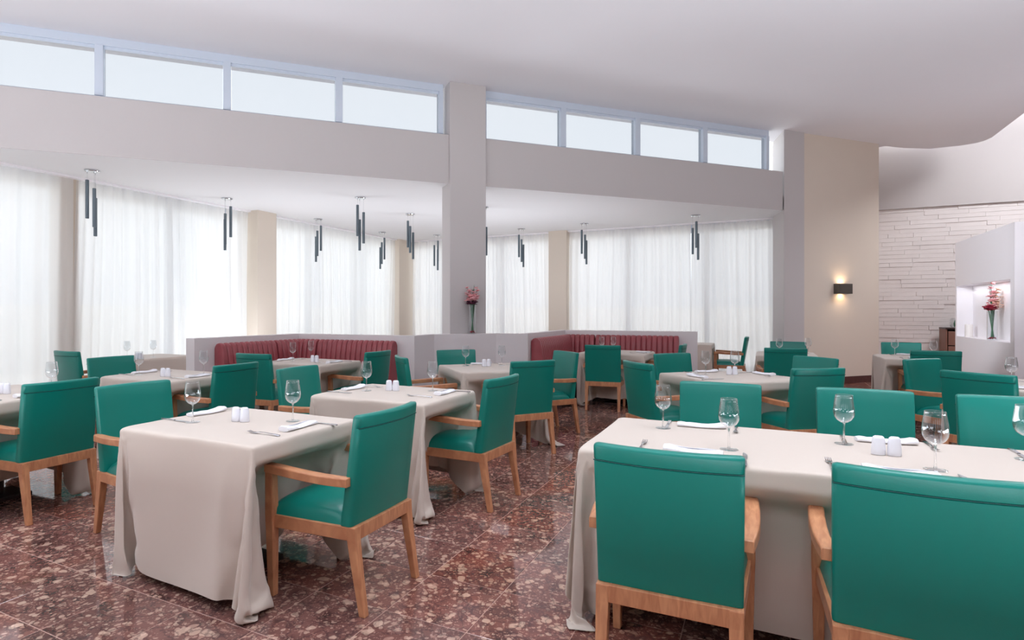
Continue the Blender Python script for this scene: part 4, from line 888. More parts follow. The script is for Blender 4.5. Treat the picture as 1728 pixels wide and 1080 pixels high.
0,0,0,0,0,0,1,2,-8,-1,12,-22,17,-15,3,25,9,-6,6,-6,-5,-6,-6,2,-4,10,8,-16,-1,-5,-4,-5,-9,4,15,7,6,3,1,-2,-6,-9,-13,-4,2,15,8,6,-7,2,-11,5,-13,-19,6,1,7,
7,0,-3,-6,2,0,1,-1,0,1,0,1,-6,-2,2,0,-11,8,-2,-1,27,4,1,0,-3,-2,-4,-5,-5,-6,3,13,-13,0,-4,-4,-5,-9,32,-1,-4,-5,-6,-8,-10,-4,8,11,11,4,-3,-9,11,-17,11,-14,
-21,2,-2,20,-1,-1,-1,1,-4,0,0,0,0,0,0,2,0,-4,-5,4,2,-7,6,-12,1,6,27,0,5,-3,-3,-1,-1,-4,-5,-5,-4,10,-9,1,-4,-3,-3,17,-5,-5,-4,-7,-4,7,13,12,5,-3,-13,1,13,
-17,12,-11,-25,0,1,17,-5,4,2,0,-3,-1,-1,0,0,0,1,-1,1,1,-3,-7,-3,13,-5,-7,0,0,-3,13,23,-5,8,-3,-4,-2,1,-1,-5,-6,-6,4,-2,-1,-4,-1,-6,1,1,-6,5,15,13,6,-2,
-8,-11,12,6,-15,12,-8,-24,-5,0,10,1,11,1,-4,-1,-1,-3,0,0,1,-1,0,0,1,0,1,-11,-3,12,0,-16,5,-2,0,3,16,20,-8,8,-2,-4,-4,2,1,-2,-5,-7,-5,-1,2,-4,-14,2,3,17,
16,5,-1,-8,-7,-7,17,2,-13,12,-6,-22,-11,0,6,6,10,0,-6,3,0,-2,-1,-2,1,0,0,0,0,1,1,3,-11,0,1,7,-5,-1,-9,3,-4,7,18,15,-9,8,0,-4,-7,2,2,-1,-2,-7,-7,-3,-1,12,
2,10,5,-3,-3,-16,-2,2,18,-2,-9,11,-6,-19,-14,1,1,7,10,1,-5,2,2,-1,-2,-1,-1,0,0,1,-1,0,1,0,6,-1,-15,3,5,1,-14,3,-1,0,0,9,19,10,-8,5,3,-2,-10,2,3,1,-2,-5,
-10,-6,31,-22,10,1,-2,-2,-7,5,12,-4,-6,10,-5,-16,-16,-3,-1,4,9,8,-1,-1,0,0,0,-2,-1,-1,0,0,0,1,-1,1,-1,8,-9,-5,-6,12,-2,-7,-2,-2,2,-3,4,13,18,4,-5,0,5,1,
-11,-1,1,4,3,3,9,6,8,2,0,6,-24,21,7,-4,-4,9,-5,-14,-15,-7,0,2,5,10,4,-2,-2,1,0,-1,0,-2,-1,0,0,1,-1,1,0,-1,5,-12,8,-11,7,2,-4,-5,-3,2,-2,0,3,18,15,0,-1,
-4,4,0,-2,4,-2,2,8,2,9,8,0,9,-31,26,1,0,-2,7,-4,-13,-14,-11,1,0,2,7,11,0,-5,2,1,0,0,-2,-1,0,-1,0,0,0,0,0,-1,3,6,-10,14,-24,10,2,-9,-3,-1,1,-2,3,2,24,10,
-2,1,-3,2,-5,-3,10,7,1,-8,13,15,-18,-10,30,-1,-5,-2,5,-2,-13,-11,-14,0,-1,2,1,10,8,-3,-1,1,1,-1,0,-2,-1,-1,1,-1,0,1,-1,1,-2,3,6,0,-11,16,-12,-1,-7,-4,-2,
3,-3,0,3,0,32,0,1,-2,2,-4,14,0,1,-1,-19,19,0,-1,3,-12,9,10,-1,-1,-13,-9,-15,-3,0,0,2,3,13,3,-3,-1,1,0,1,-2,-1,0,-2,0,0,1,-1,1,0,-2,0,6,0,-15,10,6,0,-9,
-5,-5,0,4,-5,3,1,-1,37,0,0,-4,1,10,-4,5,-29,-11,29,-7,-4,2,5,0,-1,3,-14,-7,-13,-7,1,-1,2,-1,8,10,0,-3,0,1,1,0,0,-1,-2,0,-1,1,-1,0,0,1,-2,-2,7,1,-5,-10,
15,-1,0,-2,-15,2,0,1,-3,-7,5,7,23,5,-6,13,-34,31,-25,-4,-1,32,-4,4,-17,12,-13,12,-13,-4,-12,-11,1,-1,0,1,3,9,9,-4,-3,3,0,0,0,-1,-1,0,-2,0,0,1,0,0,-1,-2,
-1,4,-2,6,-17,9,1,6,-18,4,-3,1,1,-3,14,-20,3,17,20,6,1,-7,-15,-10,0,1,33,-1,0,1,-30,24,-37,21,-11,-12,-2,0,0,1,0,4,10,5,-3,0,0,1,0,0,0,-1,-2,0,0,-1,0,1,
-1,1,-3,0,1,5,2,-6,-4,8,2,-13,-2,-3,0,1,1,2,3,-16,4,8,22,3,7,-32,-1,11,13,33,0,-5,-4,-5,-50,13,-1,10,-6,1,-1,1,0,3,6,10,0,-3,0,2,1,-1,0,-1,-1,0,-1,-1,1,
0,-1,1,0,-5,3,-4,10,-6,4,-16,18,-8,2,-6,-6,0,2,1,1,25,-13,-22,-5,4,10,16,-2,16,-4,-8,34,-1,-4,-5,6,-1,-41,-18,14,3,-1,0,0,2,2,7,10,-3,-2,2,-1,1,0,0,-1,
0,-1,-2,1,-1,0,1,0,-3,-1,-1,11,-10,0,11,-8,-7,4,19,-22,-5,-2,1,6,-2,-1,36,7,-1,1,0,-12,5,-17,3,-2,12,0,0,1,-1,0,0,0,0,0,0,0,0,11,3,7,10,13,3,8,-3,-5,5,
-2,-1,-7,-3,-1,-1,1,2,2,3,4,5,-3,-8,0,2,-2,0,0,-5,0,-8,-3,-13,-11,0,-3,23,-24,14,-15,0,10,-9,0,15,-16,0,0,8,-2,-7,25,8,-24,-6,-2,0,0,19,12,0,-1,1,1,0,0,
-5,5,2,-6,6,0,-1,0,0,1,0,-1,1,0,0,0,0,1,-2,-1,1,0,-3,4,-1,0,-2,-1,0,-6,-2,-41,20,-2,1,18,-15,-2,17,-32,29,-6,10,-18,4,3,-8,20,10,-12,7,10,-1,-5,2,6,3,1,
0,-1,3,-3,2,1,-1,-2,1,1,0,1,0,0,0,-1,1,0,0,-3,2,0,0,0,-1,2,-1,0,0,-2,0,1,-3,-1,0,-14,-27,36,-23,2,5,8,-12,-14,3,10,-11,-2,4,-1,0,11,14,8,-2,-3,-1,0,2,4,
-1,0,0,1,1,-4,3,1,-1,-1,0,2,0,0,0,0,0,-1,1,0,0,0,-1,0,0,-2,2,1,-1,0,-3,2,0,2,-9,4,0,0,-5,-11,2,7,-24,28,5,1,9,-8,1,21,-19,-1,31,-22,-7,15,8,2,0,-3,6,-1,
0,-1,2,2,-3,-1,2,-1,0,2,0,0,1,-1,0,0,0,0,0,-1,1,-1,2,-2,1,-2,2,0,-2,0,0,1,-3,1,-2,0,1,-16,-12,13,4,3,4,-32,-5,6,-3,23,-33,27,0,-38,45,4,-10,10,0,0,-2,-3,
6,0,0,1,0,1,-4,4,-4,1,3,0,0,0,0,0,0,0,-1,0,1,-1,1,-1,1,-1,1,0,-2,1,-2,2,-1,-1,-1,-3,-1,-9,-13,-2,-20,3,8,-8,33,-25,-2,7,-32,34,7,3,15,-28,16,7,4,-1,1,0,
0,-1,1,1,0,1,0,1,-1,1,-1,1,0,0,0,0,0,0,0,0,0,-1,1,0,0,-1,1,0,-1,0,-1,0,0,1,-3,-2,-5,-6,7,-10,-1,6,-33,-9,25,-27,15,-3,-2,4,10,-18,-8,27,21,-12,5,3,4,0,
0,1,0,0,-2,-1,3,2,0,-6,6,0,0,0,0,-1,1,0,0,0,0,0,-1,0,1,-1,1,0,0,0,-2,0,1,0,-2,-2,-6,-1,-1,-6,-5,5,2,11,-19,-40,39,22,3,-6,5,-9,18,-2,-4,15,6,-4,3,4,2,0,
1,0,-1,2,-1,-6,6,1,2,-2,1,0,0,0,0,0,0,0,-1,1,0,-1,-1,1,-3,4,0,-1,0,0,-2,1,0,-2,-5,-2,-1,0,-2,0,1,-19,11,8,-4,-43,-9,0,0,10,5,-2,6,-1,2,7,-1,-2,1,4,2,0,
1,1,-1,1,0,-1,3,-2,-1,2,-2,2,0,0,0,0,0,0,-1,1,0,-2,2,-2,1,1,-1,1,-4,3,0,-1,-6,-3,-1,0,-1,-2,2,0,-2,-12,11,3,1,-21,-33,33,15,0,1,4,0,-2,2,8,-2,-1,2,3,1,
1,0,0,0,2,-4,4,0,-2,1,1,0,0,0,0,0,0,0,0,0,0,-1,1,-1,0,1,0,-2,1,-1,-2,-2,-4,-2,0,-1,1,1,-1,0,0,-6,2,-5,-6,-5,0,22,-2,-3,0,0,2,1,-1,0,8,-1,-1,3,2,1,1,0,0,
1,1,-1,0,1,-1,1,1,-1,0,0,0,0,0,0,0,0,0,-1,2,-5,3,1,-2,0,-1,1,-8,-2,0,-1,0,1,0,1,3,-1,2,-20,-6,2,4,2,10,5,1,0,-2,1,2,0,0,0,8,-2,1,3,2,0,1,1,1,-1,-1,3,0,
-1,0,0,0,0,0,0,0,0,0,-1,1,0,-1,1,0,0,0,-4,2,0,-6,-3,-1,-1,0,2,0,0,2,0,-1,-5,-13,3,8,-7,13,-1,-2,3,1,2,0,0,2,1,0,-1,9,-2,3,2,2,0,-1,2,1,-3,2,0,0,2,-2,0,
1,0,0,0,0,-1,1,0,0,0,0,-1,0,-2,2,-2,-2,-5,-2,-1,0,3,-1,1,0,-1,-2,-3,-4,-1,1,-5,2,14,-2,3,1,0,0,-1,1,0,1,2,0,-1,8,-1,3,2,2,1,0,1,-1,0,1,0,0,0,0,0,0,1,-1,
0,0,0,0,0,-1,0,1,-3,1,0,-1,-6,-3,-1,1,2,-1,0,-2,0,-1,-3,-1,0,0,2,-5,0,16,1,-1,-1,0,0,2,-1,-1,0,1,2,1,0,6,1,3,2,1,0,1,2,-4,2,0,1,0,0,0,0,0,0,0,0,-1,1,1,
-2,2,-1,-2,1,-2,-3,-5,-2,1,1,0,-2,1,-1,-1,-3,-1,0,2,1,-5,1,0,8,3,3,-1,1,1,0,0,1,0,-1,0,2,1,1,6,3,2,2,0,1,1,0,0,0,0,0,0,0,0,0,0,0,0,0,0,0,1,-2,2,-1,-3,-1,
-6,-3,1,2,-1,-3,0,-1,0,-2,0,1,3,-4,-2,0,0,0,7,0,2,4,-2,1,1,2,1,0,0,-1,-1,1,1,1,6,6,2,1,1,1,0,0,-1,1,-1,0,1,0,0,0,0,-1,1,0,0,-1,-1,1,0,-2,-6,-4,1,1,-3,-1,
2,-1,-1,-1,0,1,3,-6,0,-1,1,-1,1,5,1,-2,1,4,1,0,0,1,2,0,1,0,-1,0,1,1,6,4,2,0,0,3,-2,0,1,-1,1,0,0,0,0,0,0,-1,0,2,-1,-1,0,-2,-4,-4,1,1,-3,1,0,-1,0,-1,0,2,
2,-6,-1,0,0,0,0,0,3,-1,2,-1,0,1,1,1,1,0,2,2,0,-1,1,-1,0,0,7,2,0,1,0,2,0,-1,0,1,0,0,0,0,0,0,0,0,0,-1,1,-1,-4,-4,1,1,-2,2,-2,0,-1,0,1,1,0,-4,0,0,0,0,0,0,
0,4,0,-2,0,-1,0,1,0,1,1,1,1,2,1,-1,0,1,0,0,6,1,2,-6,5,-2,3,0,0,0,0,0,0,0,0,-1,1,1,-1,-1,-3,-5,2,0,-1,1,-2,1,0,-2,3,-1,2,-2,-2,0,0,0,0,0,0,-1,2,0,2,0,-2,
-2,-2,2,0,1,1,1,1,3,1,-1,1,1,-2,1,8,-1,0,-1,2,-1,1,0,0,0,0,0,0,0,0,0,1,-2,1,-8,5,-3,0,0,-1,-2,3,-4,4,-1,1,-1,-2,0,0,0,0,0,0,0,0,0,-2,1,1,4,0,-1,-2,0,-1,
0,0,1,1,3,4,-2,0,4,-1,-1,6,-1,-2,1,1,2,0,0,0,0,1,-1,0,-2,3,-1,1,-4,0,-4,-3,3,-3,-3,7,-5,5,0,-1,2,-3,0,0,-1,1,-1,1,-1,0,1,2,2,-5,-1,-1,2,4,0,0,0,0,-1,0,
0,-1,1,4,1,-2,2,3,0,7,-2,0,-1,2,0,0,0,0,-1,0,0,0,4,2,-2,-10,-5,-2,0,-6,12,5,-7,4,0,-1,1,-1,-1,-1,0,1,-1,0,0,0,0,0,1,1,3,0,-4,0,-1,1,-1,1,0,1,0,0,0,0,-1,
2,2,1,6,14,2,-4,-1,-5,-3,-1,-1,-1,-1,-1,-1,-2,-3,0,4,3,-5,1,-1,0,8,-5,-1,2,1,-1,0,2,-4,0,0,0,0,0,0,0,0,0,-1,11,0,0,1,3,-1,-4,0,1,0,-1,0,0,0,1,0,1,0,1,0,
2,-11,-2,2,-1,-1,-1,-1,-1,0,-1,0,0,0,1,2,-4,5,6,-2,-1,-1,-6,17,15,12,5,0,1,-11,-1,-1,0,0,0,0,0,-1,0,0,0,4,0,1,0,2,1,4,0,-1,0,1,0,-1,0,0,0,-1,-1,0,1,-6,
-4,-3,-1,1,1,1,1,0,0,0,0,0,0,0,-3,2,1,5,0,1,0,-4,-3,-5,0,5,10,5,-1,-2,-3,-2,-3,-4,-3,-3,-3,-2,-3,-3,0,0,0,0,0,0,1,0,1,0,0,0,1,0,1,0,1,1,-1,-1,-6,1,0,1,
0,0,0,0,0,0,0,0,0,0,0,0,0,1,2,1,0,0,0,-11,2,2,3,3,-4,10,0,0,-1,0,0,1,0,0,-1,0,0,-3,0,0,0,0,0,-1,0,0,0,0,0,0,0,-1,0,0,0,1,1,3,0,0,0,0,0,0,0,0,0,0,0,0,0,
0,0,0,0,1,2,0,0,0,-1,-2,-1,0,4,5,-7,-1,0,0,0,0,-1,0,1,0,1,1,-3,0,0,0,0,0,0,0,0,0,0,0,0,1,0,0,0,0,0,-1,2,0,1,0,0,0,0,0,0,0,0,0,0,0,0,0,0,0,2,1,-1,1,-1,-4,
-1,0,4,0,1,1,-1,0,1,0,0,0,2,1,3,2,2,-1,0,0,-1,0,0,0,0,0,0,0,1,0,-1,-1,0,0,0,0,1,0,1,2,-1,0,0,0,0,0,0,0,0,0,0,0,0,0,0,2,0,0,0,0,1,2,-2,-11,12,-4,2,0,0,0,
1,1,18,6,1,0,-1,-1,0,-1,0,0,0,0,0,-1,0,0,0,0,0,0,1,0,0,0,-1,0,0,1,2,-1,0,0,0,0,0,0,0,0,0,0,0,0,0,1,1,-1,0,0,-1,-4,-3,-1,8,0,-1,4,2,2,2,1,1,-17,-5,-2,-2,
-1,-2,3,1,0,1,0,0,0,0,-4,0,0,-1,0,-1,0,-3,0,0,1,0,1,2,1,-2,2,-1,0,0,0,0,0,0,0,0,0,1,-2,1,0,1,-1,2,0,6,-8,15,-14,-31,-5,-6,4,5,3,4,2,4,1,1,0,0,0,-1,0,0,
0,0,-2,-1,0,3,1,-1,-1,0,0,0,2,0,0,-2,0,0,1,-1,2,0,0,0,0,0,0,0,0,0,0,0,0,3,-5,3,0,0,1,7,-11,13,-24,3,3,0,0,-2,-3,2,1,1,1,0,2,1,0,1,-1,-1,1,0,0,1,1,1,-3,
-3,0,2,0,1,0,2,0,-1,0,-4,1,3,0,2,-2,1,-1,0,0,0,0,0,0,0,0,0,-2,3,-1,4,2,-6,-4,0,-10,4,1,1,2,1,2,1,-4,-2,-1,0,2,1,0,2,5,-1,0,-1,0,0,1,0,0,5,0,-1,-4,0,0,0,
-2,0,2,3,-1,-1,-3,2,1,-1,1,0,0,0,0,0,0,0,0,1,1,2,-3,-1,-5,-2,6,2,-1,5,-11,-5,-1,2,4,0,-1,-1,1,4,-3,-4,4,0,2,-3,-2,1,0,0,0,0,0,0,-1,2,1,3,-1,0,-1,0,-1,-3,
-4,4,-5,3,5,2,-2,-1,1,0,1,0,0,0,-1,0,-3,-2,-4,0,1,5,2,-3,0,8,-12,6,-5,-2,-1,0,1,2,3,-1,-3,1,7,-6,2,-2,-2,-1,0,0,0,0,0,0,0,0,0,1,-1,1,-1,-1,-1,-2,-1,0,-4,
3,0,6,-3,3,0,0,-2,-2,-2,-1,-2,0,-1,-2,-2,-4,-1,-2,8,5,3,-1,-2,0,1,0,0,-2,-1,0,1,0,0,1,1,-3,3,0,1,2,-1,1,0,-1,0,0,0,0,0,-1,0,-1,-2,-1,-1,-2,0,-1,0,1,-7,
-6,-5,6,5,-2,-1,0,-1,0,-1,0,-1,-1,3,-2,-2,1,0,0,6,4,2,-2,4,-1,0,-2,0,0,-1,0,0,1,-1,1,-1,0,3,1,0,-1,-1,0,1,0,-1,0,-1,-2,-1,-3,-1,-1,-1,0,1,-2,-1,-3,-2,1,
-6,-4,-1,-1,0,0,0,0,1,0,0,0,0,0,-1,2,-1,1,0,1,5,4,3,-3,2,2,1,-1,-1,1,-3,0,1,0,0,0,0,-1,1,4,-2,-1,-1,-1,-1,-1,-3,-1,-1,-1,0,0,0,-1,-2,-3,0,-1,-4,-3,-3,0,
-4,0,1,-1,0,0,0,-1,1,0,0,0,0,1,0,0,3,-4,2,0,6,3,5,-3,1,1,1,1,-1,1,-1,-2,2,-1,1,-1,-1,0,0,-7,0,-2,-1,-2,-1,0,-1,0,0,0,-1,-1,-2,0,-1,-2,-4,-2,-4,-1,0,1,-2,
-1,0,0,0,0,0,-1,1,0,0,0,0,0,0,0,4,-3,1,1,6,1,4,0,1,0,0,1,1,0,0,-2,1,-1,0,1,-1,-1,-11,-2,0,-1,0,0,0,1,0,-1,-2,-1,-2,1,-3,0,-2,-4,-4,0,0,-2,-1,2,-2,0,-1,
1,0,0,0,0,0,0,0,0,1,-1,0,1,1,1,-1,2,6,1,2,1,0,0,1,0,1,0,0,-1,1,0,-1,1,-1,-14,0,0,0,1,0,0,-2,-2,-1,-1,0,0,-3,1,-2,-3,-4,-1,0,-1,0,-1,-1,0,0,0,-1,1,0,0,-1,
1,0,0,0,1,1,-3,3,0,0,0,1,3,5,0,1,2,1,-1,0,0,1,1,0,0,0,0,-1,0,-13,0,0,1,-1,-2,-2,-1,0,-1,1,-1,-3,1,-2,-2,-5,-1,0,0,0,-2,1,-2,0,0,0,0,0,0,0,0,-1,1,0,0,1,
1,-1,-1,4,-2,1,-1,1,4,4,-1,1,2,1,1,0,0,0,1,-1,1,0,0,0,-10,-1,-1,-3,-2,-1,0,-1,0,1,-2,-3,2,-1,-2,-4,-3,0,0,-1,-1,0,-1,0,0,0,0,0,-1,1,0,0,0,0,-1,1,1,0,-1,
-1,2,1,1,0,0,1,4,4,-1,0,1,1,2,-1,0,0,1,0,1,0,0,-16,0,-2,-1,0,1,0,0,-1,-2,-2,1,0,-2,-3,-4,0,0,0,-1,-1,0,-1,0,0,0,0,0,0,-1,1,0,0,-1,1,1,-1,1,0,-1,0,3,-1,
0,0,1,2,4,3,-1,1,0,0,3,0,0,0,0,0,0,1,-4,2,-15,0,0,1,-3,0,-2,-2,1,1,-2,-3,-4,-1,0,0,-1,-1,-1,0,0,0,0,0,0,0,0,0,0,0,0,0,0,1,-1,1,1,-2,0,1,1,1,0,0,1,3,3,2,
-1,1,0,0,3,0,0,-1,0,2,14,-3,2,-13,-1,-2,-5,2,-2,-1,1,1,-1,-4,-4,-1,0,0,0,-1,-1,0,-1,0,0,0,0,0,0,0,0,-1,1,0,0,0,0,2,-2,1,-1,0,1,1,0,0,0,1,0,5,3,1,-1,0,1,
-1,4,0,1,0,8,10,-1,-1,4,-23,-1,3,-3,-1,1,2,-2,-4,-2,-2,-1,0,1,-1,-1,-1,-1,0,0,0,0,0,-1,1,0,0,0,0,0,0,0,0,1,-1,3,0,-4,2,1,0,1,0,0,1,-1,6,2,0,1,-1,1,-2,4,
2,9,17,15,0,-7,-23,24,-7,-5,-5,1,2,-2,-3,-2,-4,0,0,0,0,-1,-1,-1,0,0,0,0,0,0,0,-1,1,0,0,-1,1,0,0,0,2,0,-2,3,1,-4,1,1,0,0,0,1,1,-1,8,1,-1,16,-4,11,-10,3,
7,9,-33,1,-26,45,-46,12,-12,6,0,-1,-4,-1,-4,-1,0,0,0,0,-1,-2,0,0,0,1,-1,0,0,0,0,0,0,0,0,0,0,-1,1,0,0,1,-1,1,1,-1,1,1,0,0,0,1,0,-1,10,12,-6,7,-7,18,11,-15,
-21,22,0,16,-43,41,-26,4,-14,1,-4,-1,-3,-2,0,-1,1,1,-1,-1,-1,-1,1,0,-1,1,-1,0,0,0,-1,1,0,0,-1,1,0,0,0,1,0,0,0,0,1,0,0,0,0,0,1,3,-1,-2,0,4,2,5,-10,17,2,
11,0,0,-16,26,-29,15,-1,-16,-3,-2,-2,-3,0,0,1,-1,0,0,-2,-1,0,0,0,0,0,0,0,0,0,0,0,0,0,0,0,0,0,0,3,-3,2,-2,1,0,2,-1,1,0,0,0,0,3,-1,-2,4,21,-15,37,-33,14,
4,6,0,8,-17,8,-3,-18,34,-37,-1,-4,-1,0,0,0,0,0,0,-3,0,1,-1,0,0,0,0,0,0,0,0,-1,1,0,0,0,0,0,0,0,0,1,-1,0,1,1,1,-1,0,0,0,1,0,4,-2,-2,0,38,-31,14,19,19,-34,
0,-8,26,4,-43,13,-8,-8,-4,-2,-1,0,0,0,1,0,-2,-1,-1,0,0,0,0,0,0,0,0,0,0,0,0,0,0,-1,1,0,0,0,2,-2,3,-3,7,-5,0,1,0,0,0,0,5,-3,1,3,-3,-4,52,0,8,-39,11,0,0,-18,
-6,26,-11,-20,20,-16,-6,0,0,1,-1,0,0,-2,-1,0,0,0,0,0,0,0,0,0,0,0,0,-1,1,0,0,0,0,2,-1,1,-1,-1,1,0,3,-2,0,0,0,5,-2,-1,10,17,7,-6,6,-24,41,-22,-4,5,
]),
'B': (60, 58, [
-373,33,28,-9,-9,-9,-9,-9,-9,0,-19,-17,-2,-9,14,9,25,27,26,12,3,13,3,12,7,-1,37,36,65,66,68,69,59,7,54,51,52,9,12,2,14,4,20,27,8,20,23,17,28,18,0,2,3,4,
3,-4,33,34,35,34,34,11,-6,-37,-1,1,0,0,0,-1,6,18,-14,-1,19,-2,1,-7,5,-3,8,-7,-7,10,3,-9,11,-1,4,-1,0,1,0,2,5,0,0,2,2,-13,12,-8,5,1,-6,3,12,4,5,-15,-46,
3,-1,-1,0,-1,36,-4,0,-1,0,0,6,-38,-1,1,0,0,-1,0,3,-4,25,27,-18,-6,0,0,-4,1,2,0,0,-2,3,-9,15,0,-3,3,1,0,0,0,2,4,0,1,2,-9,12,-14,4,6,0,-14,15,1,2,-11,-28,
12,-20,1,0,3,32,1,-5,0,0,0,0,-31,1,0,-2,-1,0,0,7,4,2,-6,24,16,-16,-5,3,-3,-4,2,-2,13,-12,-2,2,5,7,-5,4,-1,0,0,0,2,5,0,1,0,6,-15,9,0,2,-6,0,6,0,-5,-25,-9,
0,8,-6,11,18,0,-11,7,-1,0,0,0,-33,1,-1,1,0,-1,7,2,7,4,-6,8,16,7,-16,-3,1,-4,1,-1,8,-5,-6,5,-2,18,-11,3,1,0,0,0,1,5,0,1,-2,1,-2,0,5,-2,-11,13,0,-1,-18,-16,
9,1,-3,6,18,8,-17,9,-8,0,0,0,0,-12,-20,0,0,-1,7,5,5,4,1,-2,-5,14,10,2,-13,-1,-3,-2,4,-1,11,-15,4,-1,8,-2,4,-1,1,-1,1,1,5,0,-3,1,2,-1,3,-1,-9,6,5,0,-6,-16,
-1,-1,0,-2,24,-1,-8,0,0,6,-8,0,0,0,10,-4,-19,-17,3,6,7,9,-2,-2,-2,-6,3,13,8,-4,-7,-5,-1,-2,-1,16,-10,-4,0,9,-1,3,1,-1,1,-1,1,6,-1,-2,2,1,-2,4,-8,2,5,2,
0,-12,-12,2,0,-1,32,2,-35,2,14,2,-13,7,0,-1,-6,9,3,0,-1,-27,4,0,-1,8,-2,-1,-6,-4,10,10,4,-8,-4,-4,2,0,3,8,-16,2,7,1,3,0,1,0,0,1,5,-2,-2,0,5,-2,-1,1,0,3,
0,-2,-14,-7,3,-1,23,9,-32,22,-2,-1,-3,7,-14,-1,-8,4,3,4,-4,-2,23,-26,-8,-3,0,8,-2,-3,-7,1,11,7,-1,-6,-3,0,0,1,8,-9,-2,4,4,2,1,-1,1,0,0,5,-2,0,1,0,2,-2,
0,3,2,0,-7,-15,-1,4,11,18,-25,18,-2,3,-6,-5,5,4,-11,-12,0,-11,8,13,12,-6,11,-22,-14,-4,2,6,-3,-5,-5,7,11,4,-6,-5,-2,2,-4,9,-4,1,-3,5,3,0,1,-1,0,0,7,-3,
0,2,-1,4,-6,3,3,0,1,-14,-9,1,8,19,-13,12,3,8,-10,-5,-9,-14,-13,0,14,0,-14,-13,2,26,29,-13,10,-17,-18,-6,5,4,-5,-6,-1,10,9,-4,-2,-4,0,-2,3,2,-4,2,5,2,1,
0,0,0,0,5,-3,1,4,-2,5,-4,2,2,-1,-3,-16,-6,7,17,11,1,-2,5,0,3,-20,-37,2,11,2,2,0,9,9,0,-20,1,21,1,6,-12,-21,-8,6,1,-6,-5,4,11,3,-5,-2,0,-4,3,3,-2,0,5,2,
0,1,0,0,-1,5,-1,2,1,-3,-1,5,2,0,1,-11,-13,1,14,21,-11,2,10,1,-2,-23,-15,31,-6,-9,-13,2,-17,14,12,5,-4,-29,-8,5,18,12,-7,-23,-9,8,-3,-7,-1,8,12,-6,-4,-4,
3,-1,1,3,-2,6,0,1,1,0,0,0,3,0,1,1,-6,9,1,0,-1,0,-15,-8,9,25,-8,4,8,1,-2,-26,0,31,-1,3,0,-7,-37,-20,5,3,7,9,6,-8,-11,-13,3,22,-1,-24,-12,7,-5,-5,2,10,4,
0,-10,1,3,0,1,-5,9,1,1,0,1,0,1,2,0,2,0,3,-5,7,0,0,-10,-12,-1,26,6,-1,5,0,-1,-20,9,17,-3,0,-10,-21,-20,-8,5,-14,-1,1,1,16,17,10,-6,-10,-13,18,7,-24,-15,
5,-8,-1,5,12,-4,-9,3,-1,8,-1,3,2,-2,2,0,-1,1,0,2,7,-4,-1,0,9,-4,-6,-5,-2,-12,19,19,-7,8,1,-3,-7,8,4,-13,-15,-18,-13,0,15,2,-14,-12,2,2,12,-11,-1,5,26,7,
-5,-19,1,20,-21,-18,1,-7,3,3,6,-2,0,-7,13,0,-11,14,1,-1,0,0,-1,1,-2,15,-3,-7,10,-12,1,5,2,-25,8,29,-4,7,-1,-5,-6,-7,-8,-14,-11,-6,5,1,6,-7,4,5,2,-3,-2,
3,6,1,2,-16,16,13,8,-5,-17,19,-15,-23,-2,-4,5,4,4,-7,4,-5,-3,13,4,0,-1,0,0,0,-1,0,5,10,-8,-12,13,2,-3,-17,0,27,6,1,-2,-6,-8,-12,-14,-12,-2,5,2,-3,0,-4,
0,-1,0,29,0,-8,-25,-9,-3,7,10,-5,-3,15,12,10,-12,0,3,-31,-7,1,4,9,-8,1,8,-4,8,-1,0,0,0,0,0,0,0,0,9,-2,-2,2,-6,-2,-11,24,11,-3,-1,-9,-13,-17,-12,1,3,-1,
-4,-1,0,4,3,6,6,8,21,4,-1,1,-2,-14,-20,-8,-1,14,-2,7,1,-2,27,-7,2,-30,-4,1,9,-5,2,2,7,-1,0,0,0,0,0,0,0,0,0,4,2,1,0,1,-20,22,8,-2,-1,-14,-15,-13,0,1,-4,
2,3,4,5,5,5,6,-2,-2,-5,-13,8,18,5,-1,2,-1,-10,-14,-12,4,3,11,3,-17,23,8,-5,-23,1,2,20,-11,-5,4,-1,1,0,0,0,0,0,0,0,0,-1,8,0,-1,-13,21,0,0,-1,-15,-14,-4,
0,-1,3,4,3,5,4,4,3,-3,-6,-3,-2,-2,17,-10,-16,0,8,16,2,-2,0,-10,-18,-2,-1,20,6,-22,17,13,-14,-11,-2,1,5,2,0,2,-1,0,0,0,0,0,0,0,0,0,3,6,0,-1,-4,8,-1,-12,
-14,-2,2,2,4,3,5,4,4,-1,-3,-6,-4,-2,-1,-1,0,14,2,1,-5,-12,-10,4,15,7,-2,0,-16,-10,-6,4,19,-20,12,18,-23,3,1,4,2,-2,0,0,0,1,0,0,0,0,0,0,0,2,-10,1,17,-2,
1,-11,-15,0,11,-5,7,5,5,1,-1,-7,-2,-4,-3,0,-1,-1,0,-1,-6,6,13,1,1,0,-4,-12,-10,16,11,0,-4,-12,-12,-8,10,-8,8,20,-17,0,2,1,4,-1,1,1,-1,0,0,1,0,0,-1,0,4,
1,-5,-1,10,-12,-11,3,7,-3,12,5,-1,-4,-4,-4,-1,-4,-2,0,-1,0,0,-1,1,12,-4,-17,9,13,1,-1,1,2,-15,-8,9,13,3,-2,-7,-17,1,-8,-3,11,0,3,2,0,2,0,0,0,1,0,-1,1,0,
1,1,0,6,-1,3,-16,-4,9,11,2,2,-4,-7,-4,-2,-3,-2,-3,0,0,-1,0,-1,1,-1,-1,4,-5,15,-4,-4,6,0,2,0,2,-7,1,-10,9,-1,-6,17,-4,-4,-9,-8,2,2,0,1,1,0,0,1,-1,0,1,-1,
1,1,5,15,0,-9,-17,18,3,1,-7,-4,-6,-4,-2,-2,-3,0,-1,0,-1,0,0,-1,0,-1,1,-1,72,-2,-13,2,-3,-6,8,-1,1,-1,1,-12,-2,-7,14,-1,-34,-24,8,3,3,0,-1,-2,-1,0,0,0,-1,
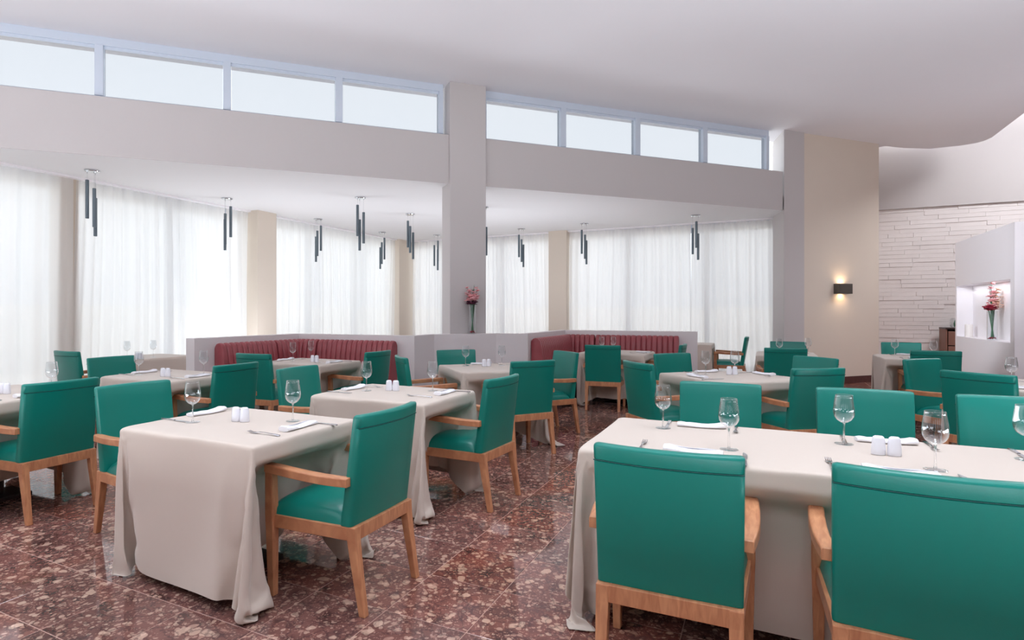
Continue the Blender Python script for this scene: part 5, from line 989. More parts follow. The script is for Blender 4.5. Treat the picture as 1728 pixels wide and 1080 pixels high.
1,0,0,0,0,-1,-6,-4,10,-4,12,-22,-1,-18,-15,-7,1,4,1,0,0,-2,-2,-1,-2,-2,-1,-1,-1,-2,-1,-1,59,2,6,-2,-1,-3,-5,1,1,3,1,3,-5,-16,-28,-17,-3,6,-2,1,5,-1,-2,
0,0,-1,0,0,0,0,0,0,0,-1,1,1,-8,0,9,-8,4,-2,3,-11,-17,-17,-13,1,-1,-2,-2,-1,-1,0,-1,0,-1,-1,1,-1,1,-67,2,1,3,3,4,4,7,8,9,11,13,10,-10,-4,1,2,4,-1,1,2,0,
0,0,-1,0,0,0,0,0,0,-1,1,0,-1,0,0,-1,0,-4,4,0,-2,3,-2,-8,-14,-20,-2,-3,-1,0,0,0,1,0,2,1,1,1,1,-29,3,4,4,4,5,5,4,4,1,0,-3,-7,2,3,1,-2,0,0,3,1,0,-1,0,0,0,
0,0,0,-1,1,0,-1,0,1,0,0,-2,0,0,-1,0,1,0,1,-1,6,-1,20,12,8,5,5,4,3,3,1,2,0,1,0,-2,1,0,0,1,0,0,-2,-2,0,2,3,-4,1,-3,0,3,1,0,2,2,-1,0,0,0,0,0,0,0,0,-1,1,0,
0,-1,0,0,0,-2,1,0,-1,0,3,-2,0,-4,5,-4,1,5,5,5,6,6,6,6,5,6,5,4,11,-3,-1,-2,-3,-2,-2,0,3,2,0,-2,-4,1,2,1,-3,1,0,2,1,0,0,0,0,0,0,-1,1,0,0,-1,1,0,0,0,0,-1,
-2,2,0,-1,-1,-1,2,-1,-1,4,-8,-2,-3,0,0,0,1,1,3,3,4,2,2,34,-3,-3,-4,-3,-4,-4,-5,-7,-5,-2,6,-3,1,-1,0,1,2,0,2,0,0,0,0,0,0,0,0,-1,1,0,0,-1,1,0,0,-1,-1,0,0,
2,-3,-1,-3,0,4,-1,5,4,3,1,0,-1,-1,-2,-2,-3,-2,-4,-1,0,62,-2,-2,-2,-2,-3,-4,-4,-6,-8,-10,-17,-2,-1,-1,-1,2,1,0,1,1,0,0,0,0,0,0,0,0,0,0,0,0,-1,0,1,0,-1,-1,
-1,2,-2,0,7,-1,-6,-3,8,-2,-7,-6,-5,-4,-4,-3,-2,-3,-2,-1,-1,-1,-71,0,0,1,1,1,2,3,3,4,4,11,19,12,10,1,-3,4,-3,3,0,-1,0,0,0,1,0,0,0,-1,1,0,0,0,0,-1,1,-1,-1,
0,-3,3,9,-7,-4,6,11,-14,-4,-3,-2,-2,-2,-2,-2,-2,-1,-2,-3,-1,-2,-57,20,10,4,2,-5,-3,-3,1,1,-7,-7,-1,8,12,17,4,-2,7,-1,2,1,0,0,-1,-1,0,0,1,0,-1,1,0,0,0,0,
1,-4,11,-9,-1,8,-13,4,18,21,21,15,-3,-2,-1,2,1,1,-2,-2,-2,2,-1,3,2,-9,-9,1,9,2,8,6,1,-12,-7,4,-2,-2,-2,0,6,2,16,-13,0,-1,0,0,1,2,-1,0,1,-1,0,1,-1,0,1,0,
0,0,-1,-11,22,4,-20,11,0,7,5,0,-9,2,5,0,-5,1,3,2,-1,1,-3,0,2,2,14,-12,-12,-7,-1,3,1,5,18,5,-7,5,1,0,-2,-21,22,-19,8,-5,3,0,1,-1,1,0,1,-1,0,1,-1,1,0,-1,
1,0,1,4,-6,-7,7,-1,4,6,6,1,-9,2,-5,5,8,-3,-1,-12,2,6,8,-7,5,-2,-7,9,7,0,-8,-5,-6,-6,-4,-5,7,16,-8,-5,-2,1,13,-21,19,-3,-1,1,1,1,0,0,0,-1,1,0,-1,1,-1,0,
1,-1,1,0,-8,20,1,-25,22,-9,13,2,-9,1,-1,6,-11,-9,18,2,-1,2,-6,-16,14,9,-7,6,-16,14,15,3,1,-2,1,-1,-7,-18,-6,5,-3,-1,-1,0,32,-24,11,-2,0,-1,-1,2,-1,0,1,
-1,0,1,-1,0,1,-1,1,0,2,-3,0,4,12,-12,11,2,-9,2,0,1,-3,8,2,-14,-5,14,1,-1,3,-9,-15,16,9,2,-5,4,1,1,2,-2,-3,1,8,-13,-10,6,7,2,2,-21,27,-12,14,-5,-3,-1,-1,
-1,1,-1,0,1,-1,0,1,-1,0,0,1,1,9,-17,-7,19,12,0,-5,1,-2,1,1,-1,-3,3,1,0,-8,-1,11,0,-1,0,-21,5,17,-6,-17,-4,-4,0,0,2,2,2,8,3,-4,-10,-6,0,7,-1,26,-1,-7,-5,
0,-1,0,0,0,0,-1,0,1,-1,0,0,-1,-3,-5,-4,20,-17,-3,9,12,6,3,3,0,0,0,-1,-1,1,1,1,-8,-8,14,1,-3,4,-20,-5,-10,-5,0,3,1,1,0,-2,-5,-2,-1,-1,4,-1,4,17,17,-1,-15,
3,2,-2,-1,0,0,0,0,0,0,-1,0,1,-1,-1,-2,-7,13,-21,21,-20,2,-4,18,13,6,4,2,1,0,-1,0,1,1,1,-2,-13,3,10,1,-5,-25,1,3,5,-1,-4,-3,-4,-2,0,1,2,0,-4,14,22,12,1,
-25,18,3,-16,3,1,-1,0,0,0,0,0,0,0,-1,0,0,-5,-5,-1,19,-26,1,-1,5,-12,13,15,9,6,4,3,2,0,0,2,3,-1,2,-5,-8,3,7,-18,1,1,-7,-4,-2,-2,1,1,2,0,-3,1,18,21,5,4,-30,
23,0,-16,15,-10,0,0,0,-1,0,0,1,0,0,0,0,0,-7,-4,-1,2,19,-14,-18,6,14,-22,4,14,9,7,6,4,4,3,0,1,4,-1,1,0,-5,-3,-16,-6,-6,-2,0,0,3,1,0,-2,-2,4,21,19,0,6,-34,
22,4,-4,-3,-11,7,0,0,0,0,0,0,-1,0,1,0,0,0,-7,-2,1,-1,-1,15,-13,-16,0,27,-23,-5,12,7,7,6,6,5,4,2,1,5,1,0,1,-1,-31,1,1,2,0,3,-1,-3,-2,-1,8,23,16,-2,6,-37,
21,6,2,-8,-7,5,-2,0,1,0,0,0,0,0,0,-1,0,0,1,-7,-2,0,-3,13,-10,13,-18,-8,0,27,-20,-11,10,5,6,5,5,5,5,4,3,5,4,0,0,-25,4,0,-2,-2,-4,-2,0,1,13,22,13,-4,7,-39,
19,16,-5,-1,-9,-2,0,1,0,-1,0,1,0,0,0,0,0,0,0,0,-7,6,-10,-2,2,18,-15,4,-15,-4,3,26,-15,-16,5,6,4,4,5,5,5,3,5,6,8,0,-24,-6,-1,1,1,0,0,-1,19,20,10,-4,6,-40,
18,20,-14,8,-5,-10,2,1,-1,0,1,0,-1,0,0,1,0,0,-1,1,0,-8,5,-9,6,0,-4,17,-7,-11,-10,-1,5,22,-9,-15,-5,8,4,3,2,3,6,-2,-5,-6,38,-29,0,0,-1,0,2,-1,26,15,7,-2,
4,-38,12,23,-5,-4,4,-10,-6,3,1,0,0,0,0,0,0,0,-1,0,0,1,0,-1,-6,3,1,-8,-7,9,9,6,-13,-9,-6,-1,7,19,-5,-3,-22,7,6,-7,-1,-2,17,-6,14,7,-28,0,-2,2,0,4,29,9,5,
0,2,-28,-5,29,0,-16,10,-1,-8,-3,2,0,0,0,0,0,0,0,0,0,0,0,0,0,-2,-5,1,2,-10,8,7,-3,2,1,-15,-5,-3,1,8,14,-4,-1,-23,3,17,-8,-1,-12,35,3,-13,-25,1,1,-7,17,22,
4,6,1,0,-22,-18,40,-1,-8,-5,7,-3,-9,-1,0,1,0,0,0,0,0,0,0,0,0,0,0,0,-2,-5,1,7,-8,0,-3,9,-2,6,-10,-10,-2,-4,3,8,7,4,0,-24,0,21,11,9,-43,22,-1,-21,-9,8,26,
8,-2,10,1,0,-16,-26,32,3,2,-17,10,3,-5,-7,0,0,1,0,0,-1,0,0,0,0,1,0,0,0,0,-2,-6,1,3,2,-7,-6,1,26,-1,-8,-16,-6,1,-5,5,7,8,4,4,-32,-2,-2,-1,47,-20,-6,-23,
27,11,-2,-2,10,0,0,-11,-31,21,16,2,-7,-6,6,1,-7,-5,0,1,0,0,0,0,0,0,0,0,-1,0,0,1,-1,-2,-4,1,0,5,-9,9,1,0,2,2,-10,-11,-1,1,-5,5,8,5,-4,4,-24,0,7,0,6,5,34,
0,-1,-1,-6,-5,0,-6,-35,15,24,0,-1,-20,7,8,-2,-7,-5,0,2,0,1,0,-1,0,0,0,0,0,0,0,-1,1,-3,-4,0,-2,8,-7,2,-2,9,-2,4,0,-18,0,0,2,-7,3,10,-8,-1,-3,15,14,-16,-23,
2,34,0,0,0,-6,-8,0,-38,11,23,4,-9,-1,-8,7,3,-2,-7,-5,2,0,2,-1,0,0,-1,0,1,0,0,0,0,0,0,-3,-4,0,-9,1,12,-5,0,1,20,-4,-3,-5,-24,-2,3,9,-5,0,23,6,-22,1,-22,
-1,17,-12,33,0,1,0,0,-12,-45,15,20,9,-6,3,-24,9,8,1,-4,-8,0,0,3,-4,4,-1,-1,0,0,-1,0,0,1,0,0,-1,-2,-4,0,0,9,6,-21,6,-1,13,7,-3,-4,-13,-13,-2,0,9,-5,-7,-8,
26,-24,-1,0,-1,3,27,1,2,2,-1,-6,-5,-6,6,-1,-12,8,-7,1,3,0,-6,-6,-1,3,-4,7,-7,0,1,1,1,0,0,0,-1,0,0,1,-3,-4,0,9,-12,5,5,-8,-2,12,6,1,-1,-6,-16,-8,0,2,-13,
3,-1,-2,3,-1,-3,2,-1,23,-4,-6,-6,4,9,11,-4,-1,-18,10,-7,-3,1,3,-2,-4,-6,0,4,8,-16,7,-2,0,-1,1,0,0,0,0,0,0,-1,-3,-3,-1,8,-13,0,17,-14,3,4,10,1,0,-1,-10,
-19,2,-12,-3,2,11,-7,-1,-2,0,-1,0,-33,-1,0,0,0,0,42,19,1,-7,0,-19,6,1,4,-6,-2,-5,0,4,-18,14,-4,3,1,1,-1,0,1,0,0,0,0,-1,-3,-4,0,1,6,-10,-2,16,-9,-8,19,4,
-1,-1,-1,-11,-20,-7,36,-36,-3,8,-4,-3,1,0,-1,-349,-7,-13,-30,-33,-33,-32,-33,-33,15,24,12,18,33,30,31,21,-19,-10,18,17,9,-16,10,16,68,58,-58,25,-22,-8,
3,36,68,-38,-42,-42,-14,-10,-15,-4,-17,-8,-5,-31,-27,-25,-28,16,-29,-34,-34,-34,-34,-33,-34,-4,2,2,3,2,32,-3,-19,-1,0,0,0,0,0,-30,7,-8,15,-1,0,0,5,12,-5,
-9,1,6,9,-17,3,-1,0,2,0,1,0,-1,-4,-1,1,0,4,1,-6,7,-9,2,9,-13,1,25,5,1,-47,22,2,0,0,1,0,30,5,0,0,0,0,32,-22,-1,-1,1,1,-1,0,2,-13,-29,30,-9,1,0,0,3,12,6,
-15,-1,0,13,-10,-6,0,2,3,0,0,0,-1,-3,-1,0,1,3,-5,5,-8,1,8,-3,-8,10,4,7,-6,2,-20,15,-1,0,4,31,0,1,0,0,0,0,10,-1,1,0,0,-1,0,3,2,1,-20,-10,9,-4,2,-1,2,9,3,
-5,0,-1,2,4,-11,-1,3,2,0,1,1,-2,-4,-1,-1,2,-1,3,-4,3,1,6,-13,0,17,-5,-10,3,16,1,-14,2,4,13,4,12,2,0,0,0,0,10,0,0,-1,0,0,3,2,2,2,-5,-22,-2,3,-1,1,-1,6,8,
0,-10,-2,6,2,-1,-8,3,4,-1,0,1,0,-4,-2,0,1,-3,1,0,1,7,-8,-5,7,7,-5,-9,23,-15,-1,1,0,18,17,-2,2,3,1,0,0,0,-20,28,2,0,0,2,2,3,2,0,-1,-15,-14,0,1,1,0,5,5,6,
-13,4,2,9,-9,-6,1,3,1,0,1,-1,-5,-2,0,-3,3,0,1,3,-1,-7,2,7,3,-11,2,1,1,0,2,10,25,4,0,-8,5,3,0,0,0,-30,-4,27,18,0,3,4,3,0,-1,0,-8,-17,-6,1,-1,2,3,5,-6,11,
-4,-11,13,1,-8,-1,5,-1,0,2,-1,-4,-2,-2,-3,3,1,0,4,-8,1,3,7,-2,-10,8,-3,0,0,4,29,4,2,2,-10,9,1,0,-5,5,-32,8,-8,16,32,3,-1,-1,4,0,-1,-3,-12,-13,-3,1,0,2,
6,8,-11,-8,10,5,4,-12,1,4,-1,1,2,-1,-4,-4,-2,-1,-1,5,0,-3,0,1,3,12,-15,-3,11,-9,1,-3,22,15,-1,2,2,-6,-5,14,-3,1,4,-34,2,13,-14,21,33,-1,-1,-1,3,0,-1,-8,
-15,-8,0,0,2,3,7,0,-6,1,-3,13,-10,-2,5,-1,1,3,0,-6,-5,-2,-1,3,2,0,-3,0,1,8,1,-12,4,2,-4,-4,15,25,-3,1,-5,8,-3,-6,-3,19,-2,0,-30,-4,6,42,-32,15,24,-1,-2,
1,2,-1,-3,-11,-13,-4,0,1,2,6,5,-7,0,-5,0,5,-2,6,-2,1,2,2,-6,-5,-3,0,4,-1,-1,-3,3,3,11,-10,-8,8,-2,-6,3,36,-6,-2,-21,20,-33,48,0,-16,-4,20,0,-19,8,-5,-14,
25,-18,18,25,0,-2,2,1,-2,-7,-12,-10,-1,0,2,5,2,-2,-3,2,5,-4,-2,6,-2,2,0,3,-4,-9,-1,0,8,-4,-1,-1,1,7,2,-10,-1,9,-10,-3,30,-2,4,-23,3,-13,47,-18,4,12,0,-1,
3,-20,-5,0,-6,1,10,1,12,25,2,-3,4,0,-4,-10,-12,-6,0,1,1,8,-4,-2,1,1,1,-3,7,-3,3,0,2,-2,-9,-3,3,2,-2,1,2,1,6,-2,-12,7,0,-9,20,17,-1,-28,7,10,14,-6,5,4,3,
1,-5,-6,29,-14,-14,-16,-15,1,-1,4,16,26,5,-4,4,-1,-7,-11,-10,-3,1,2,4,0,-4,4,-4,4,-4,8,-3,3,-1,2,-1,-11,0,2,4,-4,2,1,5,6,-13,-3,11,-13,7,28,-3,-25,7,8,
15,-1,-12,0,-5,0,9,16,-31,30,-1,-4,-8,-14,-22,-8,-2,-1,13,29,10,-5,4,-4,-10,-10,-8,0,1,4,2,-2,-1,0,9,-5,9,-13,9,-1,-4,12,-19,0,2,0,1,-2,9,1,0,-12,3,1,-6,
28,2,-23,8,7,16,-2,-16,7,0,8,3,-12,-16,22,29,0,0,0,2,-8,-23,-17,-9,-4,7,29,16,-5,3,-6,-12,-8,-5,1,0,14,-14,3,0,-4,-5,6,-1,0,-2,0,-1,4,5,-5,3,-1,10,-8,17,
-24,0,15,-18,22,12,-22,8,9,9,-6,-3,12,3,-5,-17,-18,-17,-1,12,30,0,0,1,-1,0,1,-10,-19,-18,-13,0,27,24,-4,1,-10,-12,-3,-3,-1,9,-6,-4,-2,15,-24,-9,3,1,1,0,
1,-1,25,-3,-18,25,-12,22,-21,2,6,-12,9,20,-18,8,11,6,3,1,-3,-10,-16,-18,-1,-6,7,-5,-5,30,1,0,0,-1,0,0,0,0,-10,-15,-21,-13,19,31,-3,-3,-12,-10,-3,0,6,1,
5,2,-18,-17,0,2,0,0,1,0,2,14,13,-15,9,9,-5,-7,-2,2,-2,18,-6,9,10,5,2,-4,-13,-14,-16,-4,5,-1,8,2,1,2,-14,25,11,8,-1,-2,4,1,-2,1,-1,-7,-18,-29,0,40,3,-9,
-10,-8,-1,2,2,-7,5,-22,-2,4,-3,3,-2,1,-2,0,9,16,-3,2,13,-19,1,6,-7,16,9,3,9,3,-4,-15,-22,-5,-1,11,8,7,7,6,6,4,2,16,-26,-3,2,22,14,-1,-5,0,7,-1,1,1,-1,-17,
-29,29,5,-9,-3,-9,-1,15,-5,-28,0,10,-9,3,-2,1,0,-1,1,-3,18,3,1,-2,2,-2,-4,9,13,4,8,-1,-14,-19,-2,13,6,8,4,4,3,1,0,0,0,-1,17,3,-6,-6,-19,3,14,12,2,-9,4,
3,1,0,-5,4,-28,20,-5,-2,-7,-12,15,-15,5,4,-11,4,-2,-2,1,-2,3,-2,-3,3,15,-1,4,-6,3,1,11,2,7,-5,-20,0,12,8,2,3,2,1,0,0,0,0,-1,-1,-1,4,12,1,-2,2,-10,-14,-2,
14,11,-4,-4,-1,9,-3,-5,7,-17,16,-14,13,-1,-32,19,12,-17,6,-2,-1,-1,-1,-2,0,-2,4,-2,4,-7,4,0,-1,14,1,7,-7,-13,13,4,2,1,3,-1,-1,0,1,0,-1,-2,0,-1,-1,7,-16,
6,15,5,-1,0,-3,-14,-8,15,10,-6,-12,10,8,-10,11,-12,4,-6,-1,2,-6,4,-2,0,0,0,1,0,1,-1,1,-5,4,2,3,-17,6,18,-4,5,-10,-3,13,-1,1,1,0,-2,2,0,0,-1,-2,0,0,-2,0,
1,14,1,-8,-16,-1,16,6,4,-2,1,-12,-11,17,8,-7,-14,14,-12,14,6,-24,0,19,-3,-12,7,-6,1,0,0,0,0,0,0,5,-17,16,2,-8,15,-10,12,-7,2,4,0,0,-1,0,1,1,-1,1,-2,-2,
0,-1,0,0,0,-1,10,3,2,1,-9,-19,0,2,13,13,-1,1,-13,-7,9,10,-2,1,-11,-3,12,-3,-6,-3,2,1,1,-2,-1,0,-1,0,-1,0,1,13,-3,-7,12,-13,14,-3,3,-3,-2,-2,3,2,1,0,-1,
0,-3,0,0,0,0,-1,0,-1,0,15,1,-8,5,2,-3,0,-1,-3,-4,9,-1,4,-3,2,1,-14,6,6,4,1,-3,1,1,1,-2,-2,0,-1,-2,0,-2,0,-2,-4,-4,11,-12,8,14,-12,-5,1,7,3,1,0,1,-2,-1,
0,-2,1,0,-1,0,-1,0,-1,0,-2,7,9,27,-3,4,5,-9,0,0,2,-1,12,1,4,-11,2,20,4,1,1,3,2,-2,1,-2,0,-1,0,0,1,-1,1,-1,1,1,-2,2,-1,-3,-5,3,-1,-7,-10,-6,1,3,0,2,-2,-1,
-1,-2,-2,-1,-3,-2,-2,-1,-3,0,43,-4,-13,3,3,4,8,-2,-2,-5,-1,0,8,14,15,5,0,0,-1,0,1,0,0,0,0,0,0,0,0,0,0,0,0,0,0,3,-4,3,-2,0,-1,0,1,-1,-7,-11,-12,1,-3,-2,
-3,-1,-3,-1,-2,-1,0,-1,-1,1,-1,33,4,3,4,4,5,4,6,4,5,2,2,0,0,0,0,-1,1,0,0,0,1,-1,0,0,0,0,0,0,0,0,0,0,0,0,1,-1,0,-1,1,0,0,-1,0,1,-1,-4,-13,-2,-2,-1,-1,1,
0,1,1,0,2,1,0,2,71,0,2,1,1,0,1,-1,1,0,0,0,0,-1,0,0,1,-1,1,0,1,-1,0,0,1,-1,0,0,0,0,0,0,0,0,1,-1,0,0,0,0,0,-1,1,0,0,0,1,1,-7,-4,-5,-6,-5,-5,-4,-4,-3,-4,-2,
-1,-2,76,0,0,0,0,0,0,0,0,-1,1,-1,1,0,0,0,0,0,0,0,0,0,1,-1,0,0,0,0,0,0,0,0,1,-1,0,1,-1,0,0,-1,1,0,0,0,0,0,0,0,0,-1,1,0,-1,-1,-2,-3,-3,-3,-4,-5,-5,75,1,-1,
1,0,0,0,0,0,0,0,0,0,0,0,0,0,0,0,0,0,0,0,0,0,0,0,0,0,0,0,0,0,0,0,0,1,-1,0,0,0,0,0,0,0,0,0,0,0,0,-1,0,0,0,0,1,0,0,0,0,0,67,1,3,1,1,1,1,1,0,0,0,0,0,0,0,0,
0,0,0,1,-1,1,-1,1,-1,0,0,0,0,0,0,0,0,0,0,0,0,1,-1,0,-1,0,1,0,0,0,1,-1,-1,0,0,0,0,0,1,0,0,0,0,0,0,42,3,2,2,3,4,2,4,3,5,3,5,-1,-1,0,0,-1,1,0,0,0,0,0,0,0,
0,0,0,0,0,0,0,0,1,0,-1,0,0,0,0,0,0,-1,0,0,0,2,-1,0,0,-1,-1,-1,0,-2,-1,-1,-1,-1,0,-1,15,-1,1,5,3,4,5,3,5,5,6,9,11,4,1,-1,1,-1,1,0,1,-1,0,0,0,0,1,-1,0,0,
0,0,0,0,0,1,-1,0,0,0,0,0,-1,0,0,1,-1,2,-1,0,0,0,-1,-1,0,0,-1,0,0,-2,0,48,14,6,1,1,-3,-1,0,0,0,-5,-4,-1,7,7,6,0,0,-1,1,-1,0,0,-1,1,1,-1,1,0,0,0,0,0,0,0,
0,0,-2,1,1,-1,-1,0,1,-2,-12,-18,-20,-5,7,4,-4,-5,-2,7,4,5,-5,4,-7,-5,15,-10,1,8,2,2,-2,-1,1,-2,2,0,-1,-2,-2,3,2,-5,8,1,-1,0,1,-1,-1,0,0,0,0,0,0,0,0,0,0,
1,1,-1,-3,-1,-1,0,1,2,-6,-7,-3,13,-1,-15,5,10,-2,-4,-9,-5,3,16,-3,-4,-3,8,9,-5,-7,-3,1,5,4,4,-7,6,-3,-1,1,3,-6,3,2,1,1,2,-2,0,1,-2,1,0,0,0,0,0,0,0,0,0,
0,1,0,-1,-2,1,1,0,-4,-8,-3,13,-2,3,-3,-16,-6,21,7,-2,-3,-14,-14,5,21,4,13,-18,10,9,2,1,-4,-2,-14,15,3,-1,-1,-1,0,4,-13,13,0,2,0,0,-1,-1,0,0,0,0,0,0,0,0,
0,0,0,1,-1,-2,-4,-2,6,-3,5,-12,-5,14,-2,2,-8,12,0,-7,-18,-4,17,8,3,-1,-14,-15,11,6,10,-8,-8,2,1,4,0,9,-4,-11,10,-6,-4,-4,3,13,0,3,6,-3,-1,-1,1,0,-1,0,-1,
1,-1,1,-1,0,0,2,4,-4,-2,0,-2,-8,8,-11,-3,14,-3,1,-2,4,-14,0,17,1,-6,-23,-2,12,15,1,-1,-15,16,1,0,0,-1,1,-1,1,0,-2,2,-9,6,3,2,-1,-15,10,1,-9,3,6,0,0,2,-1,
1,1,0,1,0,1,0,0,3,1,5,-13,-1,-7,11,-14,0,6,-1,2,0,-1,0,2,-4,-16,14,9,1,-12,-9,-3,16,8,1,14,4,3,-3,-3,0,0,1,2,1,2,1,0,-4,-9,-20,26,1,-16,-2,13,-16,4,0,1,
3,2,1,2,1,1,1,0,2,0,-11,0,4,9,0,-12,18,-3,-3,-4,-3,-2,1,1,1,2,-2,-16,10,13,4,-10,-14,-7,13,20,26,-4,-5,0,4,0,2,-1,-2,-4,-4,-6,-9,-11,0,31,6,-30,9,16,-22,
3,7,-7,2,-2,3,-4,-1,0,0,0,1,9,-14,24,-17,17,-13,4,-13,-8,27,12,-3,-3,-4,-3,-2,1,2,0,-3,-16,2,16,12,-2,-12,-18,-9,20,0,4,3,0,-3,-4,-5,-7,-8,-9,-8,1,14,24,
2,-35,17,17,-15,3,-6,-10,6,-6,4,3,-2,0,0,1,-1,0,2,-2,14,-13,7,3,4,4,-6,-32,23,23,3,-1,-3,-3,-3,-3,0,1,-3,-14,-8,10,14,8,-3,-11,26,1,0,-4,-7,-6,-8,-7,-6,
-5,0,8,15,17,-4,-35,19,17,-8,-3,-13,6,-14,3,9,-3,3,-1,0,1,0,-2,2,0,0,10,-7,1,6,-11,14,-12,10,-35,17,26,10,0,-1,-2,-3,-4,-2,-1,0,-11,-13,2,12,10,5,27,-5,
-10,-8,-7,-6,-4,-5,1,5,10,16,11,-8,-34,19,17,-2,-7,-11,1,-6,8,-5,1,2,0,0,1,-1,1,-1,1,0,2,8,-3,-8,14,0,-16,16,-16,2,-23,9,25,17,2,0,0,-2,-3,-2,-3,-2,-7,
-13,-4,6,5,0,-7,-5,-3,-1,-4,1,7,6,8,16,6,-11,-31,19,17,2,-6,-9,-7,2,2,-4,3,-2,1,0,1,-1,0,0,0,1,-1,4,6,-2,-5,2,7,5,-13,8,-10,-10,-14,4,20,22,4,1,2,-1,-1,
-2,-2,-3,-7,-14,-5,5,-19,-5,1,2,2,9,5,5,4,17,1,-11,-28,16,18,4,-17,6,-10,-1,1,0,1,-1,-1,1,0,0,0,1,0,-1,1,-1,5,3,8,-11,2,2,-5,12,-2,-5,-10,-12,-10,2,15,
27,6,1,2,0,0,-1,-1,-2,-5,-17,5,-21,14,7,4,5,1,1,-7,19,-3,-11,-25,12,21,5,-24,18,-10,-7,2,0,-1,0,0,-1,0,1,0,0,0,0,0,1,-4,7,4,7,-2,-15,15,-1,-15,15,2,-8,
-10,-13,-6,0,8,31,9,3,1,0,1,0,1,0,-1,-11,-12,1,2,1,-3,-4,12,27,-6,-9,-22,6,25,5,-28,16,3,-10,-8,6,-2,1,0,-1,-1,0,1,0,0,1,0,0,0,-4,9,1,6,2,-14,9,2,4,-15,
14,-4,-8,-9,-13,-5,1,1,29,14,5,-3,-2,-1,10,-1,2,0,-15,1,3,-5,2,26,9,-4,-9,-19,4,31,-3,-28,11,12,-6,-10,-2,3,0,0,0,-1,0,-1,0,1,0,0,1,0,-1,0,6,2,4,0,-2,-11,
19,-2,-1,-2,1,-4,-10,-10,-9,-5,1,0,22,19,10,-2,-1,-12,18,-1,3,-22,-2,1,17,26,0,-2,-11,-14,1,31,-11,-4,-9,13,1,-8,-9,0,3,-1,1,0,0,-2,1,0,0,0,1,-1,1,-1,1,
5,1,3,0,3,-10,7,6,1,-6,5,-5,-2,-11,-11,-7,-3,0,0,15,22,15,0,-1,-13,19,0,-26,16,19,12,-2,0,-14,-10,-1,30,-13,10,-29,15,9,-3,-8,-8,3,1,0,0,0,-1,4,-5,1,0,
1,0,0,0,0,1,5,-1,5,1,1,-10,4,-3,-2,1,10,1,-4,0,-16,-9,-6,-2,0,1,11,15,-2,-5,30,7,-2,7,11,-1,1,0,-8,-14,2,25,-10,12,-32,5,16,1,-4,-9,-5,3,1,0,0,0,1,3,-5,
0,0,0,0,1,1,-1,2,3,1,3,1,-2,-3,-8,19,-1,-2,-2,5,-6,0,1,-22,-7,-4,-1,-1,1,15,-12,46,1,2,3,-3,1,3,-13,9,9,0,13,-5,10,-11,-5,-3,11,-1,-7,-8,-3,5,-1,0,1,-1,
2,1,-3,-1,1,0,0,-1,1,0,2,4,-1,4,-1,1,1,-11,5,11,1,-5,0,3,0,0,2,-30,-4,-5,0,0,1,29,-31,10,10,23,-3,0,1,4,-5,6,10,3,8,-5,-21,-11,27,1,-2,-7,-8,0,7,-4,0,0,
1,0,2,-2,-2,0,0,1,0,1,0,1,4,0,4,-4,1,4,-8,2,5,-9,6,3,2,-15,-3,13,11,-35,0,-2,2,-15,0,39,2,10,1,-4,0,2,4,1,1,11,9,-2,-14,-13,3,17,0,-4,-8,-5,0,5,-2,1,-2,
6,-3,1,-3,-2,2,0,-1,0,1,1,2,3,-1,1,1,7,1,-5,-11,8,3,-9,5,4,3,-10,-13,21,10,-38,5,3,-14,34,-2,1,-1,3,-6,0,1,11,4,1,8,2,-6,-20,-8,26,0,0,-3,-8,-4,1,4,-2,
-1,6,-10,15,-13,4,-2,0,1,0,0,1,0,2,3,-1,-2,2,-11,18,0,-15,6,9,-4,-1,2,3,-1,-9,3,5,-13,-6,-7,25,0,2,-2,-1,0,0,1,0,1,0,2,-2,1,3,-15,5,17,0,-1,-4,-9,-3,3,
3,-4,2,-8,20,-20,10,2,-4,2,0,-1,0,1,1,1,3,-1,-5,6,3,-8,9,-5,-9,16,-3,-2,0,2,4,-7,-30,29,-2,-6,10,1,1,-2,1,0,1,0,-1,0,0,0,0,-3,5,0,-2,1,12,0,1,-7,-8,-1,
4,0,-2,4,6,-16,15,-12,7,-2,1,-1,1,0,1,0,1,3,-1,-5,4,-3,-14,16,6,-22,21,3,-4,0,2,0,3,-17,8,27,-36,-2,9,1,5,1,1,1,10,1,14,-13,0,0,5,-2,-3,30,-15,27,-29,1,
10,10,12,9,10,3,3,5,3,3,3,10,10,-4,1,-2,-2,-1,2,13,-21,-20,-20,-4,-5,-4,-5,-5,-6,-8,-11,-3,0,11,-12,3,-3,-1,2,5,-6,1,2,-2,0,0,0,1,16,-16,1,4,0,-11,0,5,
0,29,-41,35,9,0,0,-1,1,0,2,-2,-2,2,1,-2,3,0,1,-1,0,0,0,-1,-1,1,-1,0,-1,2,-1,1,0,0,-1,0,-7,-8,-14,15,-20,13,0,-3,-14,14,10,-20,2,0,0,0,9,-11,2,9,-15,-1,
5,3,10,-10,10,18,4,0,0,0,-1,0,-1,2,0,0,-1,-1,3,-1,1,0,0,0,0,0,0,-1,-1,1,0,1,-2,1,0,0,-1,-1,1,0,-1,3,-12,4,-34,0,0,25,-9,-2,-6,0,0,0,0,-8,-6,0,9,4,1,2,15,
5,1,-1,9,-1,2,0,1,0,0,0,0,1,-2,0,0,1,0,0,1,0,0,0,0,-1,-1,1,0,-1,-2,3,0,-1,0,0,0,0,1,-1,-5,-13,0,12,-7,11,0,-3,-34,10,-3,0,0,0,3,-4,0,-6,13,-2,14,3,4,1,
-1,6,1,-1,2,-1,0,0,0,0,3,-2,-1,1,0,0,1,0,0,0,1,-1,0,-1,0,-1,1,0,0,0,0,0,-1,1,0,-1,-1,-10,9,-1,0,3,-1,-24,-25,33,-10,-5,0,0,0,25,-14,-11,3,-3,18,4,3,1,0,
